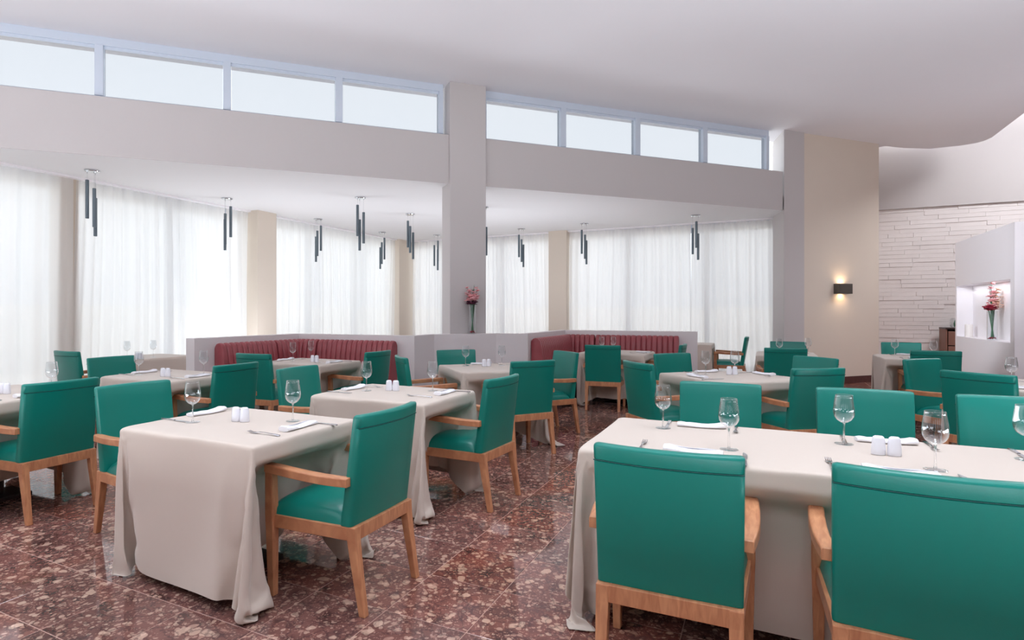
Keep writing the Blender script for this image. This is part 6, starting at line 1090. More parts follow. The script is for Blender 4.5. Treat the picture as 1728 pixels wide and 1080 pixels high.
0,2,4,0,0,1,0,0,0,-1,0,2,-2,0,1,0,1,0,0,0,0,0,0,-1,-1,0,0,1,-1,0,1,-2,1,0,1,-1,-2,1,-1,1,-1,3,-18,-15,0,-21,35,-14,0,0,2,-14,18,26,-18,7,4,3,0,0,0,0,1,
4,1,-1,1,0,0,0,-1,1,3,-3,0,0,2,-1,1,0,0,0,0,-1,-1,0,0,1,-1,1,0,-1,1,-1,1,-1,0,-1,0,0,-1,-3,-16,-20,3,14,16,-32,14,3,9,-20,6,15,-27,34,-3,1,0,0,0,0,0,0,
3,3,1,-1,1,0,0,0,-1,-1,3,-2,0,1,1,0,0,0,0,1,-1,-1,0,-1,0,1,0,-1,0,0,1,-1,0,-1,0,0,0,0,-5,-8,4,-2,-1,6,2,-12,5,-32,13,3,6,18,-23,17,6,-1,0,0,0,0,0,1,3,2,
0,0,1,-1,1,0,1,0,-2,0,1,1,0,1,0,-1,0,0,-2,0,0,0,1,0,-1,0,0,0,1,-1,-1,0,0,0,-4,-5,1,-1,3,-6,6,2,1,-27,-7,7,-10,8,19,3,3,-3,6,0,0,1,0,-1,0,3,2,1,0,0,1,0,
0,-1,3,-2,-1,1,0,1,0,0,0,0,0,-1,-1,0,1,0,-1,0,0,0,1,-1,0,-1,0,0,-2,-7,1,-1,2,2,3,-18,-12,-14,-3,18,3,25,-43,3,30,2,3,1,5,1,-1,0,1,0,0,3,2,1,-1,1,0,0,-1,
1,0,0,0,1,1,-1,0,0,0,0,-2,0,0,1,-1,-1,2,-1,0,0,0,-1,0,0,-1,-7,0,0,1,-1,-8,-3,-21,2,9,2,6,-8,-25,39,1,1,-1,4,0,1,4,2,0,0,0,1,1,3,1,1,-1,1,0,-1,0,2,-1,0,
0,1,0,0,0,0,0,-1,-1,1,0,0,0,-1,0,1,-1,0,-1,0,0,-6,-2,0,0,0,0,1,0,-4,0,-3,-9,11,-26,11,5,-1,0,2,-2,1,2,2,4,2,0,0,0,2,2,1,1,0,0,1,-1,1,-1,1,0,1,0,0,0,0,0,
0,-2,0,0,1,0,-1,0,1,-1,1,-1,-1,0,-4,-4,0,0,0,0,1,0,-7,0,-2,0,5,-25,5,15,0,2,0,-1,1,0,-1,1,2,4,3,0,0,0,2,3,1,1,-1,0,1,-1,1,0,0,2,0,-2,1,1,-1,0,-2,0,1,0,
0,0,-1,0,1,-1,-1,0,-2,-6,1,0,0,-1,1,-2,-5,0,1,2,2,-4,-9,-9,12,-1,0,1,2,1,1,1,0,0,1,4,4,1,-1,1,2,2,1,1,-3,3,-2,3,-1,-1,-1,2,0,-1,-1,0,0,4,-2,-1,1,-1,-1,
3,-2,0,-1,-1,1,-7,0,-1,0,-1,0,-3,-2,2,0,-3,-6,-7,-6,-1,4,12,1,1,-1,0,1,1,0,1,0,1,0,3,5,2,0,2,2,0,1,1,1,-4,2,0,-1,-5,-7,1,1,2,1,0,-1,8,1,-6,5,3,-4,3,-2,
0,1,-6,-2,-1,0,-1,-1,-1,-1,-2,-4,-4,-3,0,-2,1,-2,-3,16,-1,-1,0,0,-1,0,1,0,1,1,1,0,2,5,3,0,2,3,0,0,0,1,-1,-2,1,-15,-1,3,1,-2,1,2,2,10,-1,-1,3,-1,3,-4,1,
0,-4,-4,0,-1,-1,-2,-1,-3,-4,-3,-2,-1,0,0,1,0,0,0,12,3,0,0,-2,0,0,1,0,0,0,1,1,-1,1,5,6,2,1,1,1,0,2,-4,3,-14,-5,8,-5,3,-2,2,-3,0,9,6,1,0,-1,-1,2,-2,-2,-5,
-1,-1,-1,-3,-3,-4,-3,-1,0,0,1,0,1,0,1,-1,0,12,-2,0,1,3,-1,-1,-2,0,1,0,1,1,-2,2,0,3,7,2,0,3,0,-3,2,-11,-4,12,-9,3,-2,2,-1,0,0,-3,13,2,-1,-1,-1,1,-1,-5,-1,
-2,-2,-3,-4,-2,-1,1,0,1,0,1,0,-1,1,0,0,0,6,2,2,0,-2,1,1,0,-1,-2,1,0,1,2,-2,1,1,1,7,0,1,-5,8,-12,7,3,-8,4,-1,-2,1,-2,1,-1,-4,6,6,-1,-1,2,-5,0,-1,0,-3,-4,
-3,1,0,1,-1,1,-1,1,-1,0,1,0,0,0,0,4,1,-3,0,3,2,-1,0,1,2,-3,0,-1,4,0,-2,-1,3,1,6,-6,5,-4,8,-5,3,2,-1,0,-1,0,0,0,-1,1,0,0,-4,4,-1,0,-3,-1,-3,-3,-1,0,0,1,
-1,1,-1,0,0,0,1,0,0,0,0,0,6,-3,2,0,-2,-2,3,1,2,-4,4,0,-3,-3,4,5,-3,0,3,3,2,1,1,0,0,-1,0,0,0,1,-1,0,1,-1,0,1,1,-6,1,1,-6,2,-2,-3,-1,1,1,-1,-1,1,-1,1,0,0,
1,-1,0,0,0,1,0,5,1,1,-3,0,2,-1,1,-6,5,-1,-3,5,1,-3,-5,7,0,-2,5,8,-1,-6,2,4,-1,1,0,0,-1,1,0,0,0,0,-4,4,-1,1,-8,5,-7,0,-1,0,0,-1,1,0,-1,1,0,1,-1,0,1,0,-1,
0,0,0,5,1,-4,4,-1,-2,-1,1,4,-2,0,2,-2,-2,2,3,-3,0,3,-2,9,1,3,2,-2,-2,-1,1,0,0,0,-1,0,1,0,-9,6,0,-13,10,-5,0,-2,0,1,-1,0,0,1,1,-1,0,0,1,-1,0,0,1,0,-1,0,
7,-1,0,0,1,-1,1,-1,1,0,0,0,0,0,-1,-1,-5,2,0,3,1,7,-2,-3,2,-1,2,0,0,2,1,1,1,2,4,7,2,-15,-6,-14,9,-1,0,0,0,1,1,0,0,0,0,0,0,0,0,0,0,0,0,0,0,23,1,3,0,1,1,-1,
0,0,0,0,0,1,2,-2,0,-6,-12,-1,0,-5,-6,-2,0,0,1,0,1,1,0,0,1,0,-1,2,2,0,18,-2,5,-10,0,5,4,0,1,1,0,-1,0,1,-1,0,0,1,0,-1,0,0,1,0,22,1,1,1,0,1,1,0,0,1,0,2,0,
-3,-7,-15,-7,5,3,0,-4,-4,2,1,-1,0,0,0,0,0,0,0,0,0,-1,-2,2,2,4,-6,0,0,-2,13,11,4,1,-1,0,0,0,1,-1,0,0,0,1,0,0,-1,0,-11,1,1,1,1,2,1,2,2,2,3,1,2,-9,-5,3,5,
3,-2,0,-2,-2,0,0,1,0,0,0,0,0,0,0,0,0,-1,2,-1,-2,0,1,1,-1,2,-5,3,9,10,8,-2,0,0,0,0,0,0,-1,0,-1,0,1,-1,1,-1,1,0,1,1,1,0,0,0,-1,0,-1,0,5,0,-5,1,1,-1,-2,-2,
1,0,0,0,0,0,0,0,0,0,0,0,0,-1,0,-1,2,-1,0,0,0,0,-2,2,-5,0,3,-2,-2,-2,-1,-1,-2,0,-1,0,-1,-1,0,3,1,0,0,0,-1,0,0,0,0,0,0,-2,1,-5,1,5,-1,0,-1,0,-1,0,0,0,0,0,
0,0,0,0,0,0,0,0,0,0,-2,0,1,0,0,0,-3,2,0,5,-3,-2,0,0,0,0,-1,0,-2,-1,-1,-1,0,-1,4,-1,0,0,0,0,0,0,0,0,0,1,-3,1,3,0,-3,1,0,-1,-2,0,0,0,0,0,0,0,0,0,0,0,0,0,
0,0,-1,0,0,-1,0,1,0,1,-1,1,1,-3,0,0,0,0,0,-1,0,1,0,0,0,-1,0,7,0,-1,0,-1,0,-1,0,-1,0,1,-2,-2,2,-2,1,1,1,-1,0,-2,0,0,0,0,0,0,0,0,0,0,0,0,0,0,0,0,-1,-1,1,
0,1,1,5,-1,-6,1,-2,0,0,0,-1,0,1,0,0,0,0,0,0,0,15,-1,0,-2,0,-1,-1,-1,-1,-1,-3,1,-2,-1,-1,-2,2,1,0,-1,-1,0,0,0,0,0,0,0,0,0,0,0,0,0,0,0,0,-2,1,0,0,0,0,-8,
1,8,0,-2,-1,0,1,1,0,1,0,0,0,1,0,0,0,-23,1,0,0,-1,0,0,0,0,0,0,-2,10,8,10,3,-4,0,1,-1,-3,1,0,0,0,0,0,0,0,0,0,0,0,0,0,0,0,-1,-1,0,0,-1,-6,7,13,-8,-10,4,0,
0,0,0,1,0,0,0,1,-1,1,0,1,-16,-5,0,1,1,-2,0,-1,0,0,-1,0,-1,3,5,10,7,0,-1,0,1,0,0,-1,1,-1,0,0,0,0,0,0,0,0,0,0,0,-3,3,2,-1,0,13,-3,-24,-11,-2,4,2,2,0,1,0,
0,1,1,0,0,0,2,0,-6,6,-1,-3,-1,3,1,1,-4,-3,1,1,0,-1,1,0,3,1,1,1,-2,-1,3,0,-1,0,0,0,0,0,0,0,0,0,0,0,1,-1,-3,3,2,7,-11,-2,-2,3,3,-6,1,-1,1,0,0,1,-1,1,0,1,
0,0,1,-2,-5,0,3,1,0,-1,-1,5,3,-4,1,0,-1,0,-9,10,-3,-1,2,0,2,-3,3,-2,2,0,0,0,0,0,0,0,0,0,2,-2,0,0,-4,3,4,-3,-5,2,3,-6,1,0,0,0,1,1,0,1,-2,0,3,-1,-2,0,2,5,
-4,-6,-1,-2,1,1,0,-2,4,-2,-1,0,-1,10,-10,2,1,3,2,-1,0,-2,3,-2,0,0,0,0,0,0,0,0,0,1,-1,-6,9,2,0,-11,6,-3,4,-7,1,0,1,1,-1,-1,-1,2,1,0,3,-3,2,2,-2,-2,-2,5,
4,0,-1,-2,0,-3,-4,1,-1,-1,0,1,-2,10,-4,-5,1,2,2,1,2,-1,0,0,0,0,0,0,0,0,0,1,0,-1,-5,3,5,-5,3,-4,3,-7,1,0,0,-1,1,2,1,0,-2,-1,2,-2,2,0,0,2,-5,1,-1,1,0,0,1,
-2,1,4,-5,-2,2,2,-1,2,-6,-3,2,-13,1,7,0,0,2,2,1,1,1,1,1,1,1,1,0,-3,-2,5,-11,0,11,-2,1,-4,1,0,0,0,0,-1,0,0,1,0,1,0,0,-1,0,0,1,-6,-1,0,-1,-1,1,-1,0,1,0,3,
3,-3,-1,-2,-3,2,1,-11,-1,4,-7,0,0,-1,1,1,1,0,1,0,1,0,0,1,-11,-5,16,3,3,-4,7,0,2,0,1,0,-1,0,1,-1,0,0,0,0,-1,1,-1,1,1,0,-10,-1,-1,1,0,0,0,0,-1,1,-1,-1,1,
-1,1,-1,-5,-7,1,3,-8,1,0,-1,0,0,0,-1,1,-1,1,-1,1,1,-1,10,-10,5,2,-6,6,0,5,4,2,0,1,1,0,0,0,0,0,0,-1,2,-2,1,-1,-1,0,-14,1,0,0,0,-1,0,0,0,-1,1,0,0,-1,-4,-5,
-4,0,2,-6,3,-5,0,0,0,0,0,0,0,0,0,0,0,-1,0,4,-2,0,4,5,-1,-2,2,3,5,2,1,1,1,0,0,0,1,0,1,-2,2,0,-1,0,-1,-13,0,0,-1,0,0,0,0,0,0,0,0,-2,-5,-4,-2,-1,4,-5,-2,-4,
3,0,-1,-1,0,0,0,0,0,0,0,0,0,0,2,-1,0,2,-2,2,6,-3,2,2,5,3,1,1,1,1,1,-1,0,1,1,-2,0,2,-1,0,-12,-2,0,0,0,0,0,0,0,0,-1,-2,-6,-3,-1,-1,4,-5,-1,-3,-1,1,-1,0,0,
0,-1,1,-1,1,-1,1,-1,1,0,2,-1,0,2,1,-4,3,6,-1,1,0,4,4,1,0,1,1,1,1,0,1,1,0,-2,2,-1,-15,1,0,0,0,0,0,-1,0,-1,-2,-7,-1,0,-1,4,-4,-2,-3,-2,0,-1,1,0,0,0,0,0,0,
0,0,0,0,0,0,1,1,-1,1,1,3,-5,4,3,1,1,-1,3,4,1,1,0,1,1,1,0,1,1,1,-2,1,-14,1,0,-1,-1,0,0,0,0,-5,-6,-1,1,-1,4,-4,-2,-2,-2,-1,0,0,-1,1,0,0,0,0,0,0,0,0,0,0,0,
2,2,-3,1,0,-2,5,-2,3,1,1,1,-1,2,6,1,1,0,0,1,0,1,1,1,2,2,-13,-2,-1,1,1,0,-1,0,-7,-4,-1,1,-1,4,-3,-3,-1,-1,-2,-1,0,0,0,-1,1,-1,1,-1,1,-1,1,-1,1,0,1,0,2,1,
-3,2,1,-4,2,3,2,1,1,1,-1,0,6,1,1,1,-1,1,1,-1,1,2,10,-13,-1,0,0,0,0,-3,-7,-3,0,1,0,3,-2,-3,-1,-1,-2,-2,0,0,0,0,0,0,0,0,0,0,0,0,0,0,0,0,1,2,0,-3,7,-4,0,-2,
3,2,2,1,0,1,-1,-1,6,2,1,1,1,-1,1,2,-1,26,-11,-1,-1,0,0,-7,-5,-2,0,1,0,3,-1,-4,-1,-1,-1,-1,-2,0,0,0,0,0,0,0,0,0,0,0,0,0,0,0,0,1,1,1,1,-4,6,-2,-1,-1,3,1,
1,2,0,0,0,-1,4,3,1,0,1,1,4,1,19,-9,2,0,-8,-9,-2,-1,0,1,-1,3,-1,-2,-2,-1,0,-1,-2,-1,0,0,-1,1,0,-1,1,-1,1,0,0,0,0,0,0,1,0,1,-1,2,-3,3,1,1,-3,3,1,0,1,2,1,
-1,0,0,2,3,2,2,4,-3,15,2,5,-17,-12,-2,0,-1,0,1,-1,4,-1,0,-6,1,-1,0,-1,-2,-1,0,0,0,-1,1,1,-1,0,0,-1,1,-1,1,0,-1,1,1,0,1,0,-2,2,2,-2,0,1,3,1,0,1,0,1,0,0,
0,7,-1,3,2,29,-16,3,-24,-5,3,0,-1,2,-1,-1,4,-1,1,-7,1,0,-1,-1,-1,-2,0,0,-1,1,0,0,0,0,0,0,0,0,0,0,0,0,1,0,1,0,-1,1,-2,4,0,-1,-1,2,2,0,0,3,0,0,0,1,-2,6,19,
9,-7,4,-2,1,-4,-5,10,-23,-5,0,2,-1,1,-1,-2,-1,-3,1,-1,-1,-2,0,0,0,0,0,0,0,0,0,0,0,0,0,0,-1,1,0,1,1,0,-1,1,-2,1,3,1,-3,0,4,0,1,0,2,0,0,3,0,3,-13,9,-7,49,
-29,0,1,-3,-2,-16,-7,2,1,1,0,-5,-2,1,-1,-1,0,-2,-1,0,0,0,0,0,0,0,0,0,-1,1,0,0,0,0,0,1,0,1,3,0,-3,-2,2,0,1,0,0,0,6,1,-2,1,0,0,-4,2,17,0,-2,12,-23,18,4,1,
-6,-3,1,-23,5,-2,0,-2,-5,2,-3,0,1,-2,-1,-1,0,0,0,0,1,-1,0,-1,1,0,0,-1,1,0,0,0,0,1,0,0,2,3,-2,-4,2,0,0,0,1,1,2,3,1,1,-2,4,26,-30,30,-5,0,0,-8,21,-2,-3,-24,
18,11,-41,-3,0,-5,-3,3,-2,0,-1,-1,-2,0,0,0,0,1,-1,2,-2,0,0,0,0,0,0,-1,1,1,0,0,0,-1,2,0,0,-2,1,1,1,-1,0,0,3,2,1,1,16,-7,11,9,-16,23,-11,9,-18,-26,-2,-4,
-1,1,4,40,-33,0,-11,3,-1,-1,1,0,-2,-1,-1,0,0,2,-2,2,-2,0,0,0,0,0,0,0,0,0,0,1,0,-1,1,2,-1,0,0,-1,2,-1,0,0,0,1,6,8,3,7,-3,-15,43,-3,-26,20,-18,9,0,-2,3,-2,
-2,-3,-26,13,-1,-7,0,-4,1,-1,0,-3,0,0,0,0,4,-3,-1,1,-1,0,0,0,0,0,0,0,0,0,1,0,0,-1,0,4,-2,0,0,2,-1,0,-1,1,-1,1,8,12,-2,27,-17,-19,7,15,-9,9,0,
]),
'C': (64, 58, [
-1087,29,28,28,28,14,-7,-7,-10,-14,-14,-16,-19,25,13,25,29,33,-5,-14,13,10,-15,-10,11,107,122,124,127,126,126,126,127,126,126,126,126,124,113,69,71,14,
-4,-2,1,14,21,-1,12,11,-4,1,0,-1,-4,17,25,34,26,24,15,15,15,15,10,-18,-1,0,0,-4,3,-13,0,3,-1,1,5,11,-4,6,2,1,-1,15,-2,-14,8,8,9,-16,2,-1,1,-1,0,1,0,-1,
1,0,0,0,0,2,3,4,-8,18,-14,14,-4,-23,22,2,4,10,1,0,0,2,-22,-6,-2,-20,-14,0,1,0,-1,5,-19,1,1,1,-3,-7,17,-20,-4,8,26,-13,4,-9,10,1,-4,0,9,10,-14,-4,19,-13,
7,-4,0,0,0,0,-1,1,0,-1,0,1,-1,1,1,4,5,-6,3,8,-16,-1,19,-7,2,-7,-9,24,2,-4,-2,14,-2,-44,-16,2,0,0,-1,1,-2,-17,1,1,-9,-3,-8,2,53,7,-23,-23,16,12,-24,1,2,
4,-2,6,-5,7,-8,4,13,-3,-5,0,0,1,0,0,-1,1,0,0,-1,1,0,2,3,5,-2,-4,18,-10,5,-6,0,-5,-9,6,-3,26,4,-6,6,0,1,-5,-24,-28,-5,1,-1,0,-13,-3,-11,3,12,-19,29,-31,
31,28,-9,-7,-6,-6,-3,0,0,-5,2,17,-2,-14,1,16,-6,-4,0,0,-1,1,0,0,-1,1,0,0,0,0,1,4,0,13,-17,7,7,-9,-3,-4,5,-5,8,-3,5,16,1,4,-4,2,4,-1,0,-23,-31,-8,-1,-16,
5,13,10,-39,31,-38,30,-16,26,15,-8,-17,6,-12,3,-1,-2,1,7,8,-5,-4,-2,12,-8,0,1,0,-1,0,1,0,-1,0,1,0,0,2,3,4,0,-2,-2,15,-6,5,-10,-9,2,6,0,-7,18,9,0,-4,8,-1,
1,-1,-3,2,-21,-29,15,-12,-4,-4,-17,-7,10,4,9,-14,27,13,-7,-6,-13,-4,1,0,-1,-4,17,-3,-6,2,12,-8,0,-1,1,0,0,-1,1,0,0,-1,0,1,1,3,1,2,3,-4,3,9,-16,6,-13,11,
3,0,2,-11,31,-10,-17,-7,34,-1,1,0,0,-5,1,28,-35,-10,-1,42,-23,-16,-10,7,5,2,18,7,-4,-12,-9,3,2,-5,4,2,13,-14,3,0,2,0,1,-1,1,0,0,-1,1,0,0,0,0,1,4,3,0,2,
-2,1,-4,-5,-6,8,9,-1,-1,-3,8,-12,-17,-4,24,-4,30,-1,0,-2,2,-13,27,3,-50,-6,7,44,-2,-40,-5,12,-3,9,14,1,-6,-13,-3,5,-6,7,-7,17,-9,-3,0,6,1,0,0,-1,0,1,0,
-1,0,1,0,0,1,4,2,0,3,0,-2,-5,-2,-1,7,4,1,-1,2,-20,-6,-5,31,9,-1,-2,5,0,-4,-9,4,9,-19,38,-21,-15,-14,44,-2,-38,-3,5,5,13,11,-5,-11,-7,2,-1,1,0,3,13,-15,
1,5,0,0,1,0,0,-1,1,0,0,-1,0,0,1,5,3,-2,2,5,-12,-2,0,6,6,1,-3,2,-18,8,-20,33,7,-4,1,2,-11,-16,-10,2,-3,3,11,10,7,-3,-9,-37,42,-7,-36,-1,4,9,14,3,-9,-10,
-1,4,-3,6,-9,17,-13,0,7,1,0,-1,1,0,0,-1,1,0,0,0,0,1,4,2,-3,9,-12,1,-9,14,1,6,-5,-1,5,-14,-11,28,6,-4,-3,-4,-33,9,1,-1,-2,0,-18,41,-14,-15,10,1,14,-27,32,
-11,-33,0,5,13,13,-5,-11,-6,8,-4,1,-2,3,5,-10,9,1,0,0,-1,1,0,0,-1,0,0,0,0,1,5,1,5,-8,2,-14,14,-2,11,-5,-1,12,-15,1,11,5,-4,-6,-11,-25,-2,4,6,3,1,41,-18,
-2,15,10,-19,2,10,17,-8,18,-16,-29,1,8,16,3,-9,-8,0,1,-1,9,-8,14,-12,5,0,1,0,0,-1,0,1,0,0,0,0,0,-1,5,3,-4,4,-17,14,0,9,-4,-1,12,-8,-13,15,7,-4,-9,-16,-18,
-4,13,-4,-1,13,40,-4,-28,1,2,16,1,3,-8,0,10,9,19,-20,-26,2,13,16,-6,-9,-5,6,-3,3,-11,7,4,2,2,-1,0,1,0,0,-1,1,0,-1,0,0,0,6,-2,8,-21,15,0,7,-2,0,7,-1,-13,
4,14,-5,-13,-19,-12,-1,-1,-2,4,42,17,-19,-34,-15,-9,-4,-1,18,4,4,-5,-5,6,11,21,-24,-21,3,19,4,-9,-4,-2,2,-4,4,-1,4,2,1,1,0,-1,1,0,0,-1,1,0,-1,1,0,5,10,
-23,13,1,5,-4,3,4,6,-13,-11,25,-8,-16,-19,-8,5,-4,21,7,4,-32,-2,9,43,-19,4,-6,-6,1,0,9,11,3,-7,1,10,24,-28,-17,7,22,-8,-7,0,-1,-6,13,-12,10,2,0,0,0,0,-1,
1,0,0,-1,1,1,-1,0,-2,8,-1,3,1,-2,8,-1,5,-8,-19,30,-13,-20,-17,-4,11,-8,18,-9,-7,-6,13,-3,-5,0,-27,3,8,4,0,-6,-10,2,9,11,1,-1,4,25,-29,-14,14,14,-14,1,-4,
7,2,-4,1,4,0,-1,0,0,0,-1,1,0,0,0,0,0,0,1,2,2,2,5,1,2,2,-1,-26,32,-20,-22,-11,1,5,3,7,-11,-5,-2,2,-3,1,5,3,-21,-7,-1,1,-1,8,1,-4,-5,3,9,6,6,1,25,-29,-12,
20,2,-10,7,-6,-5,11,0,2,-1,0,0,0,0,0,0,0,0,0,0,0,0,0,2,4,3,1,3,1,3,-26,28,-30,-19,4,1,9,0,-13,-3,0,6,5,3,4,27,-1,-42,15,-13,-15,-9,-3,1,8,5,1,-9,-6,4,4,
11,2,20,-26,-4,19,-11,-1,-1,2,7,0,-1,0,0,0,0,0,1,-1,0,0,0,0,0,0,0,0,7,0,3,4,-2,-21,21,-31,-7,11,-5,2,-8,-1,4,6,9,2,4,14,14,-14,-8,6,22,-1,-1,-9,-11,-11,
-6,-2,4,9,5,-14,-2,0,9,-7,29,-21,3,7,-8,5,-4,1,3,-1,1,0,0,0,0,0,0,0,0,0,0,0,0,0,0,11,-1,-2,0,-16,15,-24,-2,9,-10,-1,4,2,6,8,7,3,7,5,0,-2,-25,2,19,-2,15,
6,-3,1,-5,-9,-13,-1,-4,0,13,-9,-1,-2,18,-19,22,-16,14,-7,2,5,-5,-1,1,-1,1,0,0,0,0,0,0,0,0,1,0,0,0,-2,-1,7,2,-14,8,-16,0,6,-7,0,11,-3,10,9,2,3,1,0,-1,1,
-2,2,-8,-14,8,0,-16,13,12,-1,1,-5,-15,-10,-2,1,11,-4,-8,7,6,-11,17,-13,15,-8,-4,7,-2,1,0,-1,1,0,0,0,0,0,1,0,-1,0,0,0,3,-3,1,-7,4,-12,2,0,0,-1,15,-6,17,
0,0,2,-2,1,-3,5,-9,4,4,-8,8,16,-9,9,-8,-19,10,11,7,0,-5,-14,-9,-3,3,12,-15,14,3,-16,10,-5,5,5,-4,3,-1,0,0,0,0,0,0,0,1,-1,0,1,0,0,0,-1,-4,-1,-4,-7,3,-1,
4,1,15,-3,13,-4,3,0,-1,-2,5,-8,5,4,-9,-7,13,-4,15,-2,3,-3,5,-14,-19,3,9,14,4,-5,-8,-10,-7,4,-2,2,11,-11,4,2,-1,5,-1,1,0,1,-1,1,0,0,0,0,0,1,-1,1,1,5,3,-3,
-12,-9,0,7,7,3,8,-1,6,-2,2,-3,-3,1,1,-18,16,-23,7,13,10,0,-1,17,-1,0,-2,2,2,-5,-6,-7,-7,1,3,2,3,-4,-1,-7,-2,-4,-7,13,6,1,-1,3,1,0,0,0,0,0,0,0,0,0,0,0,0,
-1,-3,5,-10,-6,13,9,1,3,5,0,0,-4,-4,-4,-1,-2,-4,-3,6,-13,0,-3,-1,20,10,-2,62,-1,-4,0,-24,11,14,2,0,-1,-2,-2,-2,-2,-5,-7,-9,-16,-15,5,-7,2,1,0,-1,0,0,0,
1,-1,0,0,0,0,0,0,0,0,0,-1,-5,5,13,-16,-3,-12,-9,-6,-7,-7,-5,-3,-3,-1,-2,0,0,2,1,13,-7,1,-4,6,-16,55,-4,-6,-7,0,-18,-4,-4,-4,-3,-4,-3,-2,-3,-1,0,1,8,-1,
4,2,-4,-1,-1,0,-1,1,-1,0,0,1,-1,1,-1,1,-1,1,-1,0,0,0,2,-3,17,-1,7,2,0,0,-1,-1,-4,-10,-9,-4,-4,-4,-4,-4,-7,-7,-21,-9,-4,30,-37,9,23,16,26,7,-2,-1,-1,-3,
-2,-2,-4,-3,-5,-6,-7,-9,0,5,-3,-1,0,0,0,0,-1,1,-1,1,-1,1,-1,1,-1,0,0,0,1,-1,-1,3,-8,-7,-1,0,2,1,3,3,2,4,11,10,12,2,1,0,1,-1,0,0,-7,-7,-5,-19,-10,-16,-4,
-4,1,3,1,2,3,2,2,3,3,4,5,7,7,11,1,-1,-1,0,0,-1,1,0,-1,1,-1,1,-1,0,0,0,1,-1,0,0,0,0,1,4,4,3,2,2,3,2,2,4,3,1,0,-7,2,2,2,1,1,2,1,2,-3,-3,-1,5,3,0,2,1,0,1,
0,1,1,1,0,1,1,-1,-1,-3,-10,-1,-1,1,0,0,0,-1,0,1,-1,0,0,0,1,-1,1,-1,0,1,-1,0,0,1,-4,-4,-3,-2,-1,0,0,1,-1,1,2,2,2,3,3,3,3,3,2,1,1,2,0,20,1,-1,-1,-1,-1,-1,
0,-1,-2,-1,-2,-1,-2,-2,-2,-2,-1,0,-1,1,-1,0,0,0,0,1,-1,0,1,-1,1,-1,0,0,0,1,-1,0,0,1,0,0,0,0,1,-1,-2,-1,-1,0,-1,-1,0,0,0,1,1,1,2,2,2,2,1,1,3,0,-1,1,-1,0,
0,-1,0,0,0,-1,0,0,-1,1,0,0,0,0,-1,1,-1,0,1,0,-1,0,1,-1,1,-1,0,1,-1,1,-1,0,1,0,-1,0,1,0,0,-1,1,0,0,0,2,1,2,0,1,0,0,0,1,-2,-2,-1,-1,-1,1,-8,0,1,-1,0,0,1,
0,0,1,0,2,0,1,1,1,1,0,0,-1,1,-1,1,0,-1,0,0,1,-1,0,0,0,1,-1,0,0,0,1,-1,0,1,1,-1,0,1,1,1,3,4,4,0,1,-2,-1,-1,-3,-2,-4,-4,-2,-2,-2,-2,-1,-2,1,-1,-1,-1,0,-1,
-1,-1,0,-1,-1,-1,0,-1,1,-1,1,2,5,0,0,0,0,0,0,0,1,-1,0,1,-1,0,0,0,1,-1,1,-1,0,1,1,0,5,9,1,1,1,0,-4,-6,-6,-6,-4,-6,-5,-4,-4,-3,-3,-3,-3,-1,-2,-2,-2,28,0,
-1,0,-1,0,-1,0,-1,0,-1,-1,-3,-3,-1,-1,-4,-4,-6,-1,0,1,0,1,-1,-1,0,0,0,0,0,1,-1,1,-1,0,0,0,1,-1,3,-4,6,-17,-6,7,-7,-11,-10,-6,-5,-4,-4,-1,-2,-1,-1,-1,0,
0,0,0,1,2,3,-13,0,1,0,0,0,1,0,1,2,-2,2,0,6,-2,0,0,4,0,-2,0,0,0,0,2,0,-1,1,0,0,0,0,0,-1,1,0,0,0,0,1,-1,1,-12,19,7,-22,-2,3,2,1,4,9,1,0,2,-2,-2,0,-2,-1,7,
-3,0,3,-11,-5,1,1,2,1,0,-1,0,-1,-4,5,-4,3,-8,1,0,10,-8,8,-3,1,0,1,-1,0,1,0,0,0,-1,1,-1,1,0,0,0,0,0,0,0,3,-1,-3,-8,6,16,3,0,-2,0,-1,-12,0,6,4,2,1,0,1,-3,
-7,11,0,-6,5,0,-1,-1,-1,0,1,1,2,1,6,1,4,-1,5,-2,-5,-20,18,-8,-1,-1,1,0,1,0,-1,1,-1,1,0,0,0,0,0,-1,1,-1,1,0,0,1,-1,14,1,-26,-5,12,6,11,3,-2,1,2,-3,-10,0,
2,2,2,5,-4,-4,8,-2,3,5,1,0,0,0,1,1,-1,1,-4,-3,-4,-3,-8,7,8,13,-24,11,-2,0,0,0,1,0,0,0,0,0,0,-1,1,-1,1,0,-1,1,-1,0,-1,-8,2,8,-8,23,-13,-13,-4,0,9,9,9,4,
-7,4,4,-1,0,-2,-2,4,-5,-15,10,10,5,0,0,-1,-1,-2,-3,-1,-4,-2,-3,0,0,4,-7,-4,1,13,5,0,-2,2,0,-1,0,1,0,0,0,0,0,0,0,-1,1,0,-1,0,-1,-1,-3,13,-22,22,1,12,-1,
-5,-11,-14,-3,1,8,15,7,-3,-2,-2,2,4,1,-7,8,-5,-12,-5,-4,-3,-3,-2,-2,-1,-2,0,0,1,0,4,0,-4,4,9,21,-20,15,1,-5,-2,0,-1,0,-1,0,-1,1,0,-1,1,0,-1,0,0,0,-1,-1,
-2,0,-4,-3,2,16,7,7,1,-1,-9,-8,-11,-4,4,14,10,5,0,-5,-3,6,1,-4,4,-28,1,1,1,1,1,1,2,5,-1,-3,-4,-5,3,16,15,14,-33,25,1,-3,-1,-2,-4,-4,0,1,0,0,-1,1,0,-1,1,
0,0,0,0,-2,-3,3,-6,15,-18,7,-15,12,12,16,6,1,-2,-6,-9,-11,-11,-1,4,15,10,8,3,-3,-3,-6,-9,2,1,0,-2,-3,-4,-7,-9,-3,2,8,13,18,13,6,-42,29,-2,-8,2,-2,-3,0,
